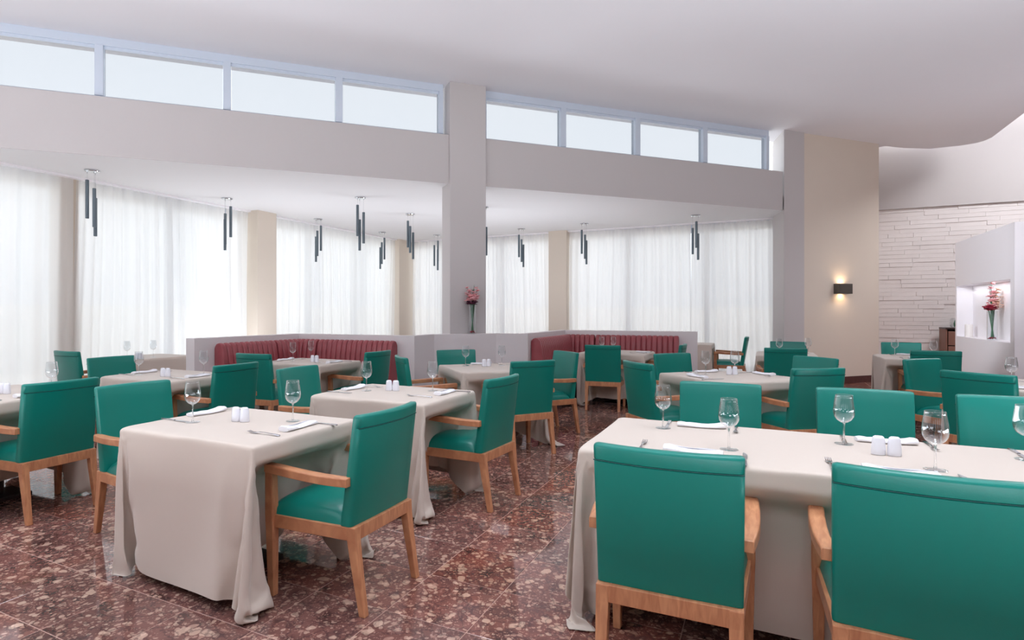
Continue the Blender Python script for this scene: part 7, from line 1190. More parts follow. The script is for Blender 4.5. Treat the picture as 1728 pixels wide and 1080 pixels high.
1,-1,-1,1,0,0,-1,1,0,-1,0,1,0,0,-1,-5,-3,0,4,-11,-6,18,-12,-1,9,18,16,7,0,-1,-3,-7,-10,-8,-14,-2,2,13,7,12,8,-10,-5,-7,-5,-4,-2,-1,4,4,7,12,14,14,4,0,-44,
29,6,-13,5,-2,6,-17,4,1,0,0,-1,0,1,0,-1,0,1,0,-1,0,1,0,-5,-4,-1,5,2,-15,0,16,-1,-17,2,12,15,17,7,-1,0,0,-4,-5,-9,-9,-14,-3,-1,3,-32,-2,1,2,2,3,4,4,10,14,
12,8,-2,-1,-43,26,15,-13,-3,3,2,-14,7,-4,0,1,0,0,0,-1,1,0,0,-1,1,0,0,-1,1,-6,-2,-1,2,4,-9,-6,-1,15,6,-22,0,-4,11,20,19,6,0,1,-1,0,-2,-4,-7,-9,-9,-26,1,
1,1,3,3,7,14,14,7,-2,1,-3,-41,22,19,-8,-15,8,2,-3,-1,-4,2,-2,0,-1,1,0,0,-1,0,1,0,-1,0,1,0,-1,-4,-5,2,1,2,-2,-7,-1,-3,17,4,-24,8,-13,0,12,22,16,9,0,-1,1,
-1,1,0,-1,-25,1,3,4,6,11,17,8,0,-5,5,-7,-37,18,20,-1,-15,-2,7,1,-3,-9,6,-2,-1,0,0,-1,0,1,0,0,-1,1,0,0,-1,0,1,-5,-7,3,-1,7,-2,-1,-12,4,0,17,-4,-18,10,-15,
-3,1,15,14,18,10,1,1,0,-1,0,-22,4,7,10,13,13,-1,-6,2,4,-6,-37,16,20,4,-13,-12,7,5,-1,-3,-2,0,1,-3,0,0,0,0,-1,1,0,0,-1,0,1,0,0,0,-5,-5,1,-3,8,1,-11,0,-3,
0,8,16,-12,-12,10,-17,-1,0,3,9,13,18,15,-9,1,9,-5,15,12,7,-20,2,5,8,-3,-3,-36,14,17,9,-8,-14,-2,6,5,-3,-3,0,-2,1,-2,0,-1,0,1,0,-1,0,1,0,0,-1,1,-1,1,-4,
-5,0,-1,6,2,-5,-6,-5,6,-3,12,11,-18,-5,10,-19,-1,-3,0,1,2,7,27,16,7,25,4,-7,-22,24,-1,0,-3,-2,-35,12,15,11,-4,-14,-10,9,4,2,-6,3,2,-7,1,-1,0,0,0,-1,1,0,
0,-1,1,0,0,-1,0,1,-5,1,-4,0,1,9,-3,-9,-7,0,4,1,15,2,-18,0,8,-21,8,-11,-1,0,0,2,-1,26,25,-9,-16,27,-4,1,-2,-4,-33,10,11,14,0,-11,-13,1,9,1,1,-8,-6,17,-9,
-4,3,-1,0,0,0,-1,0,1,0,-1,0,1,0,0,0,-4,-2,3,1,-13,16,-2,-5,-8,-4,3,1,6,17,-6,-18,5,4,-12,20,-33,0,-1,2,27,0,-22,15,34,-11,7,0,-6,-30,9,7,15,3,-7,-15,-8,
12,-4,10,-5,-10,8,2,5,-16,8,-1,-1,0,1,0,0,-1,1,0,0,-1,0,0,0,-4,0,0,-2,13,-21,17,-6,-7,-7,1,3,1,11,13,-11,-17,11,14,-5,16,-30,-9,17,0,0,12,9,-3,2,3,-7,-26,
7,3,15,7,-5,-12,-15,9,4,1,6,-8,-2,-4,3,2,1,-3,1,0,0,-1,0,1,0,-1,0,1,0,0,0,0,-4,-1,-1,2,0,15,-15,3,-7,-9,-1,2,2,2,15,9,-13,-18,1,8,19,23,-32,-2,-1,0,-7,
1,9,16,-9,-5,-3,-4,12,11,-2,-8,-17,0,9,-1,4,4,-9,1,-4,1,11,-8,-2,0,0,0,0,0,-1,1,0,0,-1,1,0,0,0,-5,-1,3,1,-5,8,9,-3,-11,-10,-4,2,1,1,4,19,6,-23,-7,-7,-11,
20,46,-37,1,0,-7,0,0,5,7,-1,7,-6,17,-2,-4,-17,-9,9,3,0,6,0,-10,10,-10,-2,10,-3,-2,-2,0,0,0,1,0,-1,0,1,0,-1,0,0,1,-4,3,-4,1,-3,5,8,1,-3,-14,-8,1,1,2,2,2,
18,-1,14,-45,20,-22,10,36,-23,0,-8,1,0,0,9,2,-21,38,-1,-1,-13,-15,2,8,1,3,4,-4,1,-10,3,-8,5,12,-9,1,0,0,0,-1,1,0,0,-1,1,0,0,0,0,-5,1,-1,-2,4,-2,7,6,-2,
-9,-14,-1,2,1,2,2,-1,28,-48,31,-32,22,-1,-4,13,-12,-7,-1,1,0,0,-21,53,-13,6,-4,-21,-4,10,5,1,1,6,-10,-9,5,12,-12,0,14,-10,-3,1,0,0,0,-1,0,1,0,-1,0,0,1,
0,-4,6,-6,3,3,-11,8,8,0,-4,-16,-6,2,0,1,-7,-10,3,1,7,3,-2,-1,1,2,4,-7,0,0,0,0,19,-14,16,-10,-34,7,17,11,1,0,2,4,-21,10,7,-21,15,-11,3,8,-2,0,-1,0,1,0,0,
-1,1,0,0,0,0,0,-4,5,5,-9,-6,6,2,7,1,-2,-11,-12,1,-2,0,-9,-4,-1,7,4,12,-12,0,0,2,-10,-7,0,-1,1,0,16,16,-2,-4,9,-4,-1,-6,-4,-4,0,3,-4,-2,-16,9,-16,9,2,17,
-11,-1,1,0,-1,0,1,0,-1,0,1,0,-1,1,-5,1,5,-13,7,6,-7,9,4,0,-5,-19,-2,8,-15,-5,4,-7,11,-4,8,-2,1,1,-6,10,-690,19,18,21,19,31,33,34,32,32,31,30,28,16,-32,
-22,-15,1,28,16,13,12,7,11,15,66,-36,-17,-8,-4,-1,0,2,2,4,7,12,25,53,101,-93,-9,-16,-16,-16,0,-4,-23,-28,-30,-33,-34,-34,-34,-29,-22,23,6,-22,24,31,29,
31,30,31,29,0,-4,-1,1,-13,-18,-1,-2,-4,-1,1,2,4,4,4,0,-5,-2,-1,5,-14,9,5,1,-2,0,0,0,1,1,0,-1,0,-2,-1,-1,-3,-2,-2,4,-6,7,7,10,-13,-15,9,1,4,3,1,0,0,-5,-10,
-17,0,49,-1,-1,0,0,1,0,29,-3,1,-2,0,-27,15,-23,2,4,-4,-7,1,8,11,2,-5,-4,-6,6,-7,10,-4,-8,1,7,0,0,1,1,0,0,0,-1,-1,-2,-1,-2,-3,-3,5,-2,11,-7,-8,-1,11,-7,
1,-3,-1,15,0,1,0,-1,-12,21,2,3,0,1,0,-1,-1,30,0,-7,2,-44,15,1,8,1,-26,3,6,0,0,5,3,7,-4,-7,-2,4,9,-21,9,0,5,-1,1,2,0,0,0,0,-1,0,-1,-3,-2,-3,-2,5,0,-9,5,
2,6,-8,0,-2,-2,1,-4,18,-1,3,5,1,5,2,5,-3,-1,-1,-1,0,30,-9,-11,-16,37,-20,-27,11,-21,25,-8,-5,0,-2,29,0,0,-9,-9,2,-2,0,6,-8,-2,5,1,0,1,2,0,0,-1,0,0,-2,-1,
-3,-4,-2,-1,5,-9,14,-4,-6,-2,-2,2,1,1,-1,10,5,0,9,10,-6,-1,-3,4,1,-2,-1,2,28,-2,8,-6,-30,30,-37,-9,17,-14,9,-8,-3,1,11,14,-2,-2,-5,-4,4,-7,15,-21,2,8,-1,
2,1,1,0,-1,0,1,-1,-1,-2,-3,-4,-3,5,0,1,-9,7,-2,4,-3,-4,0,3,0,-11,24,-3,16,6,-9,2,0,0,0,2,2,-5,25,3,4,-2,-4,-41,19,-13,-5,11,-12,11,-8,-2,2,14,4,0,-6,2,
-6,-3,4,3,-11,7,0,2,2,0,-1,1,0,-1,1,-2,-1,-3,-4,-4,1,2,-1,-3,5,2,-5,0,-1,1,2,-1,3,-16,26,22,6,0,-17,3,-1,0,0,-5,3,18,15,-31,24,-6,9,-2,-19,-17,-2,-3,0,
6,-5,-1,10,10,3,-9,-2,-8,8,1,6,-8,-2,2,2,1,0,0,0,-1,0,1,-2,1,-5,-4,-3,2,0,1,-3,0,-1,0,0,0,3,0,0,-5,13,30,-2,-3,2,3,-13,1,0,0,3,-40,22,-9,14,-38,12,9,3,
6,-17,-18,4,-5,4,2,-4,5,12,8,-8,-9,11,-6,-10,13,0,-6,2,2,1,0,0,-1,1,0,-1,-1,2,-3,-7,-4,3,-1,1,1,-3,-2,1,0,2,2,1,-2,5,31,1,-4,0,-12,1,2,1,0,-3,-7,26,33,
-5,-9,8,-6,-17,10,5,-3,-16,-9,-5,-3,6,-3,0,12,7,1,-8,0,-9,9,7,-4,-5,0,3,1,-1,1,0,0,0,0,-2,2,-3,-5,-6,4,-2,0,5,-7,0,1,0,2,2,-2,1,36,-2,-4,0,-12,8,-2,-1,
-5,-16,-13,-10,5,34,-7,-4,-8,3,7,-9,-14,20,-8,-15,-8,-7,2,2,-3,6,14,2,-10,-6,13,-6,-6,12,-10,4,2,0,0,-1,1,0,0,0,-1,0,0,-7,-6,2,-1,7,-9,0,5,-3,1,5,-4,-2,
34,3,1,-6,-15,11,2,3,-5,-46,0,0,9,-8,27,-5,5,0,2,0,-5,1,-27,26,-13,-12,-9,-7,5,-2,2,10,13,-6,-6,2,-8,5,10,-14,3,4,-1,0,0,-1,0,0,0,-1,2,1,-7,-9,4,3,-6,0,
5,-4,0,6,-5,-1,24,13,-1,-5,-19,15,6,5,-7,-29,-5,-13,5,-8,15,24,-3,8,0,-4,1,3,-3,2,-27,25,-17,-12,-10,-2,1,-1,7,13,1,-8,-7,9,0,1,-8,7,0,0,0,0,0,0,0,0,-2,
2,1,-5,-11,2,-1,0,7,-5,-1,5,-4,0,14,18,3,-3,-24,20,7,2,-10,-19,-14,38,-18,-34,18,-6,0,9,5,13,1,0,-3,1,3,-1,-25,24,-19,-13,-11,4,-3,4,10,11,-5,-8,7,-8,1,
-6,9,1,-1,0,0,0,0,0,-1,-1,1,2,-1,-15,0,7,1,-6,0,4,-3,1,7,20,8,-1,-28,22,8,-2,-12,-23,9,14,-30,-11,16,-11,1,-27,8,11,4,30,2,1,-2,-2,3,0,-23,22,-20,-15,-8,
1,1,5,13,5,-11,-1,2,-1,-3,9,-2,0,-2,2,0,0,-1,-1,-2,2,-3,5,-13,16,-15,-2,0,1,-2,2,3,16,14,1,-28,24,7,-7,-13,-25,11,-21,-1,0,13,4,-11,5,-24,-2,4,12,-3,24,
12,6,0,-2,1,1,-20,18,-20,-19,-1,-2,4,-2,16,-4,-8,6,-7,-6,0,0,-2,1,-6,4,-1,-1,-1,18,-22,2,-4,-4,18,1,0,0,0,5,0,8,21,2,-25,24,3,-14,-15,-20,12,-17,4,7,11,
34,-2,-7,0,-12,-6,-7,-3,0,3,18,17,13,5,0,0,1,-16,13,-21,-20,1,1,2,3,12,-12,2,-1,-20,-1,1,0,0,2,-1,-1,1,0,-2,4,-1,3,-3,7,2,2,3,0,4,2,21,6,-19,23,-5,-21,
-12,-7,-3,-6,8,11,11,9,-13,4,16,0,22,-12,-9,-8,2,-17,-1,5,13,16,12,3,2,1,-12,8,-23,-18,1,8,-10,16,-10,-2,-1,-9,-3,1,1,-1,1,-2,1,1,-1,-2,2,1,0,-3,12,0,1,
1,3,2,21,9,-11,15,-19,-27,0,-8,0,13,12,13,10,6,2,3,-6,2,-10,24,4,-5,-9,-18,0,-15,-5,0,8,15,15,4,5,2,-7,1,-23,-8,3,-3,2,6,-7,-13,3,1,0,0,0,1,-1,0,-1,1,-2,
1,-1,0,-3,11,2,0,2,15,8,7,-5,1,-23,-15,4,-3,14,11,13,6,4,1,0,-3,-25,22,2,1,-3,-4,15,11,3,-5,-7,-10,-12,-7,-2,10,17,1,8,-4,4,-2,-22,-2,16,-29,18,-12,2,-2,
4,-2,0,2,0,1,0,0,2,2,-1,0,-1,-4,-2,14,-4,16,-1,6,-1,-5,-17,-9,10,8,11,4,4,2,-1,-1,-5,-18,7,7,7,-1,-3,17,-4,-12,-10,9,14,3,-4,-2,-11,0,-18,6,19,-4,10,-9,
14,-12,-16,1,13,-20,18,3,-12,2,0,1,0,1,1,1,1,0,0,1,0,0,-1,-4,-7,19,-3,6,2,-7,-13,-7,19,2,9,0,1,-3,-1,-7,-12,5,-4,-2,15,-4,10,-1,14,-1,2,1,-10,-14,6,12,
7,-8,-15,2,-12,0,22,5,1,-19,24,-12,-18,16,-1,-14,12,1,0,0,0,0,0,-1,0,0,0,0,0,-1,1,-1,-6,17,-2,4,1,-12,-12,0,21,-2,8,0,-7,2,-2,-17,-3,14,-17,14,13,-3,-6,
-14,13,2,12,-15,15,0,3,-2,-11,-10,17,5,-5,-9,-11,-9,17,15,2,-23,22,-10,-1,8,-10,-10,10,-2,0,0,0,0,-1,0,0,0,0,-1,2,-2,0,7,7,0,1,-20,-1,9,12,-1,2,1,-12,7,
-13,-4,11,7,-14,16,-8,-7,14,2,-7,-14,6,-15,11,-11,10,14,-6,3,5,-5,-4,4,4,-3,-6,-21,3,12,15,-20,17,-21,9,9,-8,-3,1,0,1,0,1,1,1,1,1,2,2,0,0,-4,-5,6,9,-19,
10,7,1,0,-2,-1,-10,4,-5,7,5,-1,0,4,0,-3,3,-2,-15,-2,4,-5,12,2,3,-12,-6,18,5,0,-1,1,1,0,0,-2,3,-7,-3,-2,-1,-6,9,-5,1,7,-1,0,1,1,1,0,2,0,1,0,0,0,1,2,5,-7,
-5,-8,13,-2,-2,-2,-3,-2,0,5,4,2,0,0,0,-2,1,-5,1,-8,3,10,-4,-1,40,2,5,-1,20,-7,-13,-2,0,0,2,2,3,3,4,5,5,5,0,6,-1,-1,-1,0,-1,-1,0,1,-1,1,0,0,0,-1,1,-1,1,
-1,0,1,11,-14,-1,0,1,-2,-2,-4,-4,-5,-4,-5,-3,-2,-2,0,0,3,0,14,-6,1,-5,7,-40,50,3,5,6,0,7,1,0,1,0,1,0,-1,0,1,-1,0,0,0,2,1,-1,0,-1,0,0,0,0,0,0,0,0,0,0,0,
0,0,0,1,0,0,-1,0,-2,0,-2,1,-1,0,1,0,1,1,1,0,-1,0,-2,-1,-3,-2,-18,-14,-13,20,64,4,5,0,-9,-4,1,1,0,2,1,2,1,2,0,2,1,1,0,0,0,1,-1,0,0,0,0,0,0,0,0,0,0,0,0,0,
0,0,0,0,1,-1,-1,-1,0,1,0,0,0,0,1,0,-1,-2,-5,0,-1,-1,0,0,0,1,3,3,1,71,-3,-9,-5,-2,2,1,1,3,1,1,2,2,1,2,2,2,1,1,1,0,-1,0,0,1,-1,0,0,0,0,0,0,0,0,0,0,0,1,-1,
1,-1,0,0,-1,1,-1,-1,0,-1,0,-1,-1,-1,0,3,-1,-1,0,-1,-1,0,-2,0,0,3,74,0,0,0,-1,0,1,0,-1,0,0,-1,0,1,0,-1,0,1,1,0,0,0,0,0,0,0,0,0,0,0,0,0,0,0,0,0,0,0,0,0,1,
-1,0,0,-1,0,0,0,0,-1,0,1,0,0,0,0,1,0,0,0,-1,0,0,0,-1,71,0,0,0,1,0,0,0,0,1,0,1,0,-1,1,0,0,0,0,0,0,0,1,0,-1,0,1,-1,0,0,0,0,0,0,0,0,0,0,1,0,-1,1,-1,0,0,0,
0,0,0,0,0,-1,1,0,0,0,-1,1,0,0,0,0,0,0,0,74,0,0,0,0,0,0,0,0,0,0,0,0,0,0,0,0,0,0,0,1,0,-1,0,0,0,0,0,0,0,0,0,0,0,0,0,0,0,0,0,1,-1,0,0,0,0,0,0,0,0,0,0,0,0,
0,0,0,-1,1,0,0,0,0,0,0,74,-1,1,0,-1,1,-1,1,0,0,0,-1,1,0,0,0,0,0,0,1,-1,0,0,0,0,0,0,0,0,0,0,0,0,0,0,0,0,0,0,1,-1,0,0,0,0,0,0,0,-1,0,0,0,-1,1,0,1,0,0,0,0,
0,0,-1,0,0,74,0,0,0,0,0,0,0,0,-1,1,0,-1,1,-1,0,1,-1,1,0,0,0,0,0,1,-1,0,0,0,0,0,0,0,0,0,0,0,0,1,-1,1,-1,-1,-1,0,0,-1,0,2,0,1,0,0,-2,0,-2,-1,-1,-2,-2,-1,
-1,-2,-1,-1,68,1,-1,1,1,-1,1,-1,1,0,0,1,1,0,0,1,0,1,0,0,0,-1,1,-1,0,1,0,0,0,0,0,0,0,0,0,0,0,0,0,0,1,-1,-1,-2,0,1,0,-4,-6,-4,-5,-5,-4,-2,-3,-2,-1,-1,-1,
0,-1,2,3,2,4,13,0,0,0,0,1,0,1,-1,2,-1,1,-1,2,1,0,-1,1,0,1,0,0,1,-1,-2,1,0,0,1,-1,0,0,0,0,0,1,-1,0,0,1,1,-2,-3,1,-4,7,-5,3,1,-1,0,-3,0,-1,-2,3,1,0,1,1,-4,
2,0,-4,6,15,0,1,0,0,0,0,0,1,-1,0,0,0,0,-3,-1,3,-2,2,1,2,-1,-2,2,-1,0,0,0,0,0,0,0,0,1,-1,0,0,0,0,3,2,-4,-1,-3,3,-7,-1,-6,4,4,3,4,-1,-2,-4,-2,-2,0,0,4,5,
-12,0,10,-14,16,0,0,0,0,0,0,-1,0,-1,0,-3,0,-4,2,5,-1,0,3,1,0,0,0,-1,0,1,-1,0,0,0,0,0,0,0,0,0,1,0,1,5,4,-11,-3,-3,5,-8,8,2,-8,-9,-9,-1,10,10,7,-2,0,-1,-2,
-6,5,2,-10,-14,10,15,0,0,0,-1,0,0,1,-1,1,0,0,0,-4,6,-1,-4,2,1,4,-1,1,-1,-1,0,-1,0,1,-1,1,0,-1,1,-1,1,-1,0,-1,1,-4,-5,2,7,-1,-12,13,-3,-7,2,7,2,-5,-16,-11,
3,10,4,3,3,2,-11,13,4,-1,-13,17,0,0,0,1,0,0,-1,0,-1,-2,0,-1,2,-8,-11,11,9,0,5,1,-1,-2,1,1,-3,1,-2,0,-1,0,0,-1,-1,-1,0,-1,0,1,-13,-2,15,-14,18,0,-12,-2,
10,4,-4,-1,1,4,-1,-13,-13,-4,-1,2,4,8,-13,12,14,6,22,-2,-1,-3,-2,-3,-3,-3,-3,-4,-2,-3,-7,2,5,19,6,-8,6,-13,-1,4,6,-2,1,1,-2,0,-1,-1,-1,-2,-1,-1,-2,-1,1,
-3,12,-12,4,7,0,-13,21,4,-7,-9,-4,8,8,3,-1,-2,3,0,-7,-10,-10,-8,-3,7,2,-5,7,-8,-2,-3,-1,-2,-2,-1,-1,-5,1,3,5,15,14,12,-1,-18,12,-3,-9,-4,-6,7,-8,9,-7,0,
0,1,0,1,1,-1,1,0,0,3,-3,9,-10,-2,8,2,-11,-10,19,20,1,-9,-13,-4,11,8,7,2,-3,0,2,0,-5,-9,-9,-17,-5,-7,-33,0,-1,0,1,1,2,4,13,11,11,13,8,-1,-12,-12,16,0,-30,
-9,6,13,2,-1,3,-3,-2,1,-1,1,-1,0,1,-1,1,-1,0,1,3,-21,22,0,1,6,-14,-16,8,33,6,0,-10,-18,-4,10,8,10,6,1,-1,-1,1,1,-1,-7,-9,-32,2,5,5,6,9,9,9,7,6,5,-2,-11,
-18,5,12,6,-29,-7,5,5,-7,5,13,-4,-2,-3,2,-1,0,0,0,0,1,-1,0,-1,3,1,-10,10,1,4,-3,-4,0,-19,0,38,2,8,0,-11,-20,-4,1,11,10,7,6,3,-1,-2,0,1,-10,8,6,6,6,4,3,
4,3,-1,-9,-15,-12,18,3,10,-23,-15,1,2,-4,13,-1,10,-3,-1,-4,1,1,-1,1,0,0,-1,0,0,-1,4,-1,-9,10,0,2,-3,6,-15,8,-18,-1,38,0,-5,12,4,-12,-12,-13,7,3,6,5,5,6,
5,2,19,1,2,1,2,2,3,0,-8,-16,-18,3,23,-1,12,-17,-19,-2,1,4,7,1,0,-3,5,1,-3,1,-1,1,-1,0,0,0,1,0,-2,4,-1,-8,10,-3,6,-2,3,-3,-18,7,-13,1,35,8,-17,1,17,4,-7,
-23,-7,-2,9,5,0,-1,-16,22,0,2,4,1,2,-7,-15,-15,-10,17,16,-3,12,-12,-21,-7,0,3,7,3,-1,0,1,2,3,-4,1,0,-1,0,1,-1,1,-1,0,1,2,-1,-6,12,-9,6,-2,6,-1,-8,-14,2,
-6,-1,38,7,-12,-10,5,19,4,-8,-13,-17,3,6,-15,0,23,4,3,1,-3,-21,-16,-12,4,24,10,-2,10,-7,-20,-12,1,-1,4,7,3,-1,0,-1,3,4,-4,-1,0,1,0,-1,1,-1,1,0,-1,4,-3,
-5,8,-1,0,3,-3,3,-1,-13,-1,-8,0,-2,41,5,-12,-6,4,6,8,3,-3,-21,-27,0,25,31,-1,-10,-22,-27,2,5,17,17,4,0,8,-3,-18,-15,-2,0,1,6,6,0,0,1,-2,1,6,-4,-1,1,-1,
0,1,-1,1,-1,0,2,1,-1,-5,6,-4,3,6,-8,6,0,-7,-14,4,-7,2,-2,41,3,-12,-8,-17,5,19,3,7,1,-6,-29,15,-15,-20,-9,34,-3,4,7,3,2,7,-1,-16,-16,-7,3,-2,2,7,6,-1,1,
-2,0,0,5,-2,-1,-1,0,1,-1,1,-1,1,0,0,2,-2,-4,0,14,-16,11,-6,4,2,-3,-12,-6,0,-3,0,1,42,2,-23,13,-23,7,0,-3,6,-1,31,-16,-10,-3,24,8,2,5,7,2,5,0,-12,-17,-9,
1,0,1,0,12,2,1,0,-9,6,-1,5,-1,-3,1,0,-1,1,-1,1,-1,1,1,2,-4,-3,1,-4,18,-16,3,2,6,-3,-9,-7,-1,-4,1,-2,2,41,2,-10,12,-28,-5,-2,8,32,0,-25,-6,24,20,-10,3,12,
3,4,1,-9,-19,-9,-4,5,-3,-1,6,10,0,-4,-1,5,5,-14,12,-3,-1,-1,0,1,-1,1,0,0,0,1,1,-2,-3,1,0,0,11,0,-14,10,0,-7,-8,-4,-2,-3,3,-3,5,40,4,-1,-8,4,-6,14,0,0,-25,
28,10,-2,-11,18,5,2,1,-6,-20,-8,-7,6,-5,0,0,9,7,-1,4,-9,4,-2,9,-5,1,-3,1,0,-1,1,0,-1,1,0,2,-1,-2,-3,0,3,-5,9,-3,11,-8,2,-5,-9,-4,-1,-2,-3,4,-5,7,25,13,
2,-18,24,0,0,0,33,-1,-7,-14,12,4,-1,-1,-2,-22,-7,-8,1,0,-1,0,1,10,5,0,1,-5,2,-2,2,3,0,-2,0,-1,1,-1,0,1,0,1,0,0,-1,-3,1,-7,-3,7,5,-10,7,9,-3,-9,-5,-2,-2,
-1,-1,4,-11,9,21,-15,39,-25,28,0,0,33,1,-1,-4,-2,-1,0,0,-22,-7,-8,-4,6,-4,0,0,1,12,0,2,-2,6,-6,-4,4,3,0,-1,-2,1,-1,1,0,0,0,1,1,-1,-2,-3,-3,8,-9,1,9,-2,
-4,6,4,-9,-7,-2,-2,-2,-1,1,-1,-11,3,52,-40,42,-15,19,0,34,-1,0,0,-6,0,-13,-7,-12,-3,-7,5,-2,-2,0,0,4,11,0,-2,1,10,-18,8,1,1,2,-3,0,0,0,0,0,0,0,1,0,0,-2,
-2,0,0,-4,-1,7,2,-8,6,6,-4,-10,-3,-1,-2,-2,1,13,10,-21,7,39,-11,4,-3,8,33,0,1,0,-1,-15,6,-47,16,-6,1,4,-5,0,0,0,5,9,-2,1,-1,0,3,-5,-2,8,0,-1,-1,0,0,-1,
1,0,1,0,1,-2,-1,-2,-8,4,11,-19,12,5,-4,0,4,3,-11,-5,0,-1,5,5,-5,-10,27,-9,12,13,0,1,2,34,0,-1,0,0,0,-42,10,-22,25,-4,-12,-1,0,0,1,6,6,2,0,-6,-4,20,-22,
4,9,1,-2,0,-1,0,0,0,0,1,1,-1,-1,-1,-2,-7,-3,14,-8,-3,13,-2,-4,4,6,-9,-9,2,1,4,-2,4,16,-2,16,-2,-3,2,0,-43,33,0,0,0,0,-22,9,5,3,-37,0,0,-2,-1,0,0,13,0,-1,
-2,6,4,-16,7,-19,22,1,0,-2,0,0,0,0,1,0,1,0,-3,0,-1,-1,-8,2,14,-15,11,2,-8,1,8,-1,-6,-14,11,0,2,6,9,2,-2,13,1,-2,-46,53,12,0,0,0,2,-2,0,0,0,0,0,0,2,18,1,
8,10,10,5,5,2,4,1,4,1,6,-2,0,0,1,1,1,1,1,2,2,3,5,13,32,-49,-5,-2,-4,0,-11,-7,-17,-15,-14,-4,-6,-3,1,18,-19,3,-3,0,0,0,8,-3,-3,12,0,0,13,2,-17,26,-23,-2,
14,-13,8,10,11,0,3,1,-1,0,1,0,-1,-2,3,-2,3,0,0,0,0,0,0,0,0,1,-1,0,0,-1,-1,0,0,-1,-4,8,-9,5,-4,3,-1,-1,-11,-5,2,1,-16,28,-30,7,18,-22,5,-14,0,4,-11,0,10,
-22,-5,31,8,7,-15,-13,22,10,-4,1,-2,5,0,0,0,1,-1,0,0,0,-1,0,2,0,0,0,0,0,0,0,0,0,0,-1,1,-1,-2,0,1,2,-5,2,-1,0,0,0,0,0,-1,-2,2,1,-13,-2,14,-33,4,-6,6,2,6,
-8,0,-5,23,-16,-1,-1,0,26,-6,7,-4,9,-2,-1,2,1,1,-1,1,-1,2,-1,-4,4,0,1,0,0,0,0,0,0,0,0,0,-1,1,-1,-1,-1,0,1,-2,-6,7,-2,1,0,1,-1,0,-2,-7,-5,8,-9,0,-10,13,
10,-15,-13,2,2,-4,8,14,-41,42,-21,-8,36,-27,20,-1,5,2,2,-1,1,0,0,2,0,0,0,0,2,-4,2,1,0,0,0,0,0,0,1,-1,0,0,0,-1,-1,-1,0,-3,1,4,-3,0,0,0,0,1,0,0,1,-9,-1,-8,
-2,-29,13,-6,12,25,-6,-27,6,11,-31,19,-15,35,2,-24,32,-2,4,-4,2,0,2,1,0,0,0,0,2,-1,1,-1,-1,-1,3,0,0,1,-1,0,1,-1,0,0,1,-1,0,-1,-2,1,0,1,-4,-4,4,-2,3,0,1,
0,-1,-5,3,-8,-7,0,-9,-7,0,1,-8,15,23,-4,-19,38,-10,8,-22,-3,35,2,2,-4,3,-3,3,0,1,2,0,-1,1,-2,3,-1,1,0,-2,2,0,0,0,1,0,-1,0,0,0,0,0,-1,-1,-1,0,0,0,-1,2,-4,
3,0,0,0,0,0,1,-9,-10,1,3,1,-25,12,-6,3,-3,-18,2,-1,-6,37,-20,4,4,-5,9,5,2,0,1,0,0,1,1,0,1,-1,1,0,0,0,1,-1,1,0,0,0,0,0,0,0,0,0,0,0,0,-1,-2,0,0,-1,1,-1,1,
0,-1,1,-1,1,0,-2,2,-11,-1,-1,5,-2,-21,6,-10,-10,12,22,0,9,-12,22,10,-8,1,1,3,3,0,1,0,0,1,1,1,-1,0,1,-1,3,-3,1,1,0,0,0,0,0,0,0,0,0,1,-1,0,0,-1,-3,2,0,-1,
0,-1,0,1,1,-1,0,-1,1,0,-9,-3,-1,5,1,0,1,-6,0,5,8,-32,1,-18,22,15,5,1,-5,-1,5,2,2,0,1,0,0,1,1,1,0,0,0,-2,3,-1,0,1,0,0,0,0,0,0,0,1,-1,0,0,0,-1,-2,0,0,0,0,
0,1,0,-1,0,0,0,-1,-9,3,-5,5,2,0,0,-1,7,0,-11,-27,19,0,16,-7,-6,3,10,8,0,-4,5,3,1,0,1,0,1,1,0,0,1,0,-1,2,-2,1,1,0,1,-1,0,0,0,0,0,0,0,0,0,-1,-2,1,0,-1,0,
0,1,-1,0,-1,0,1,-7,1,-5,3,3,-1,0,0,-4,-24,-7,5,26,-15,11,0,8,1,-3,0,-1,5,3,-4,5,3,1,1,0,0,2,1,0,0,0,1,-1,2,-3,1,1,0,0,0,0,0,1,-1,0,0,0,0,-1,-2,0,0,-1,1,
1,-1,0,-1,1,0,-5,-2,0,0,3,-2,0,-2,-7,2,3,-13,13,-24,-2,17,1,-2,1,2,-1,0,-2,2,6,-4,6,2,1,1,0,1,1,1,0,0,0,1,0,0,0,0,0,1,-1,0,1,-1,0,0,0,1,-1,0,-3,1,-1,1,
0,-1,0,-1,0,1,-3,-4,1,-1,3,-2,-1,-3,-5,-1,9,-6,8,-36,11,-8,20,-1,0,0,-1,0,0,1,-1,0,5,-3,6,2,2,0,0,1,1,0,1,1,-4,3,1,-1,1,0,0,0,1,-1,0,0,0,0,0,0,0,-4,0,1,
1,-1,0,-1,1,0,-2,-3,-1,-1,2,-1,-2,-4,-4,-1,2,-14,-1,8,-7,-20,28,13,3,1,0,2,0,-1,0,1,0,-1,4,-1,6,2,1,0,2,0,1,-1,1,0,0,1,1,0,-1,0,1,-1,0,1,0,0,-1,1,-1,0,
0,-1,-1,-1,0,0,0,-1,0,-3,-3,0,2,-1,-3,-4,-3,0,1,0,0,0,-20,1,-5,-8,16,-1,2,1,0,1,0,-1,0,0,1,0,2,0,5,4,1,-1,2,-1,3,-3,2,-1,0,-2,0,1,-1,-1,-4,4,-2,0,-1,8,
-11,2,-5,-1,12,0,0,0,-1,0,0,-2,-3,0,2,-3,-4,-5,-2,0,0,1,-2,-2,-3,-1,-1,-2,1,17,0,-2,-1,1,1,2,1,0,-1,0,0,1,2,1,5,3,1,1,0,0,2,-1,1,0,-11,-3,1,0,1,2,-2,0,
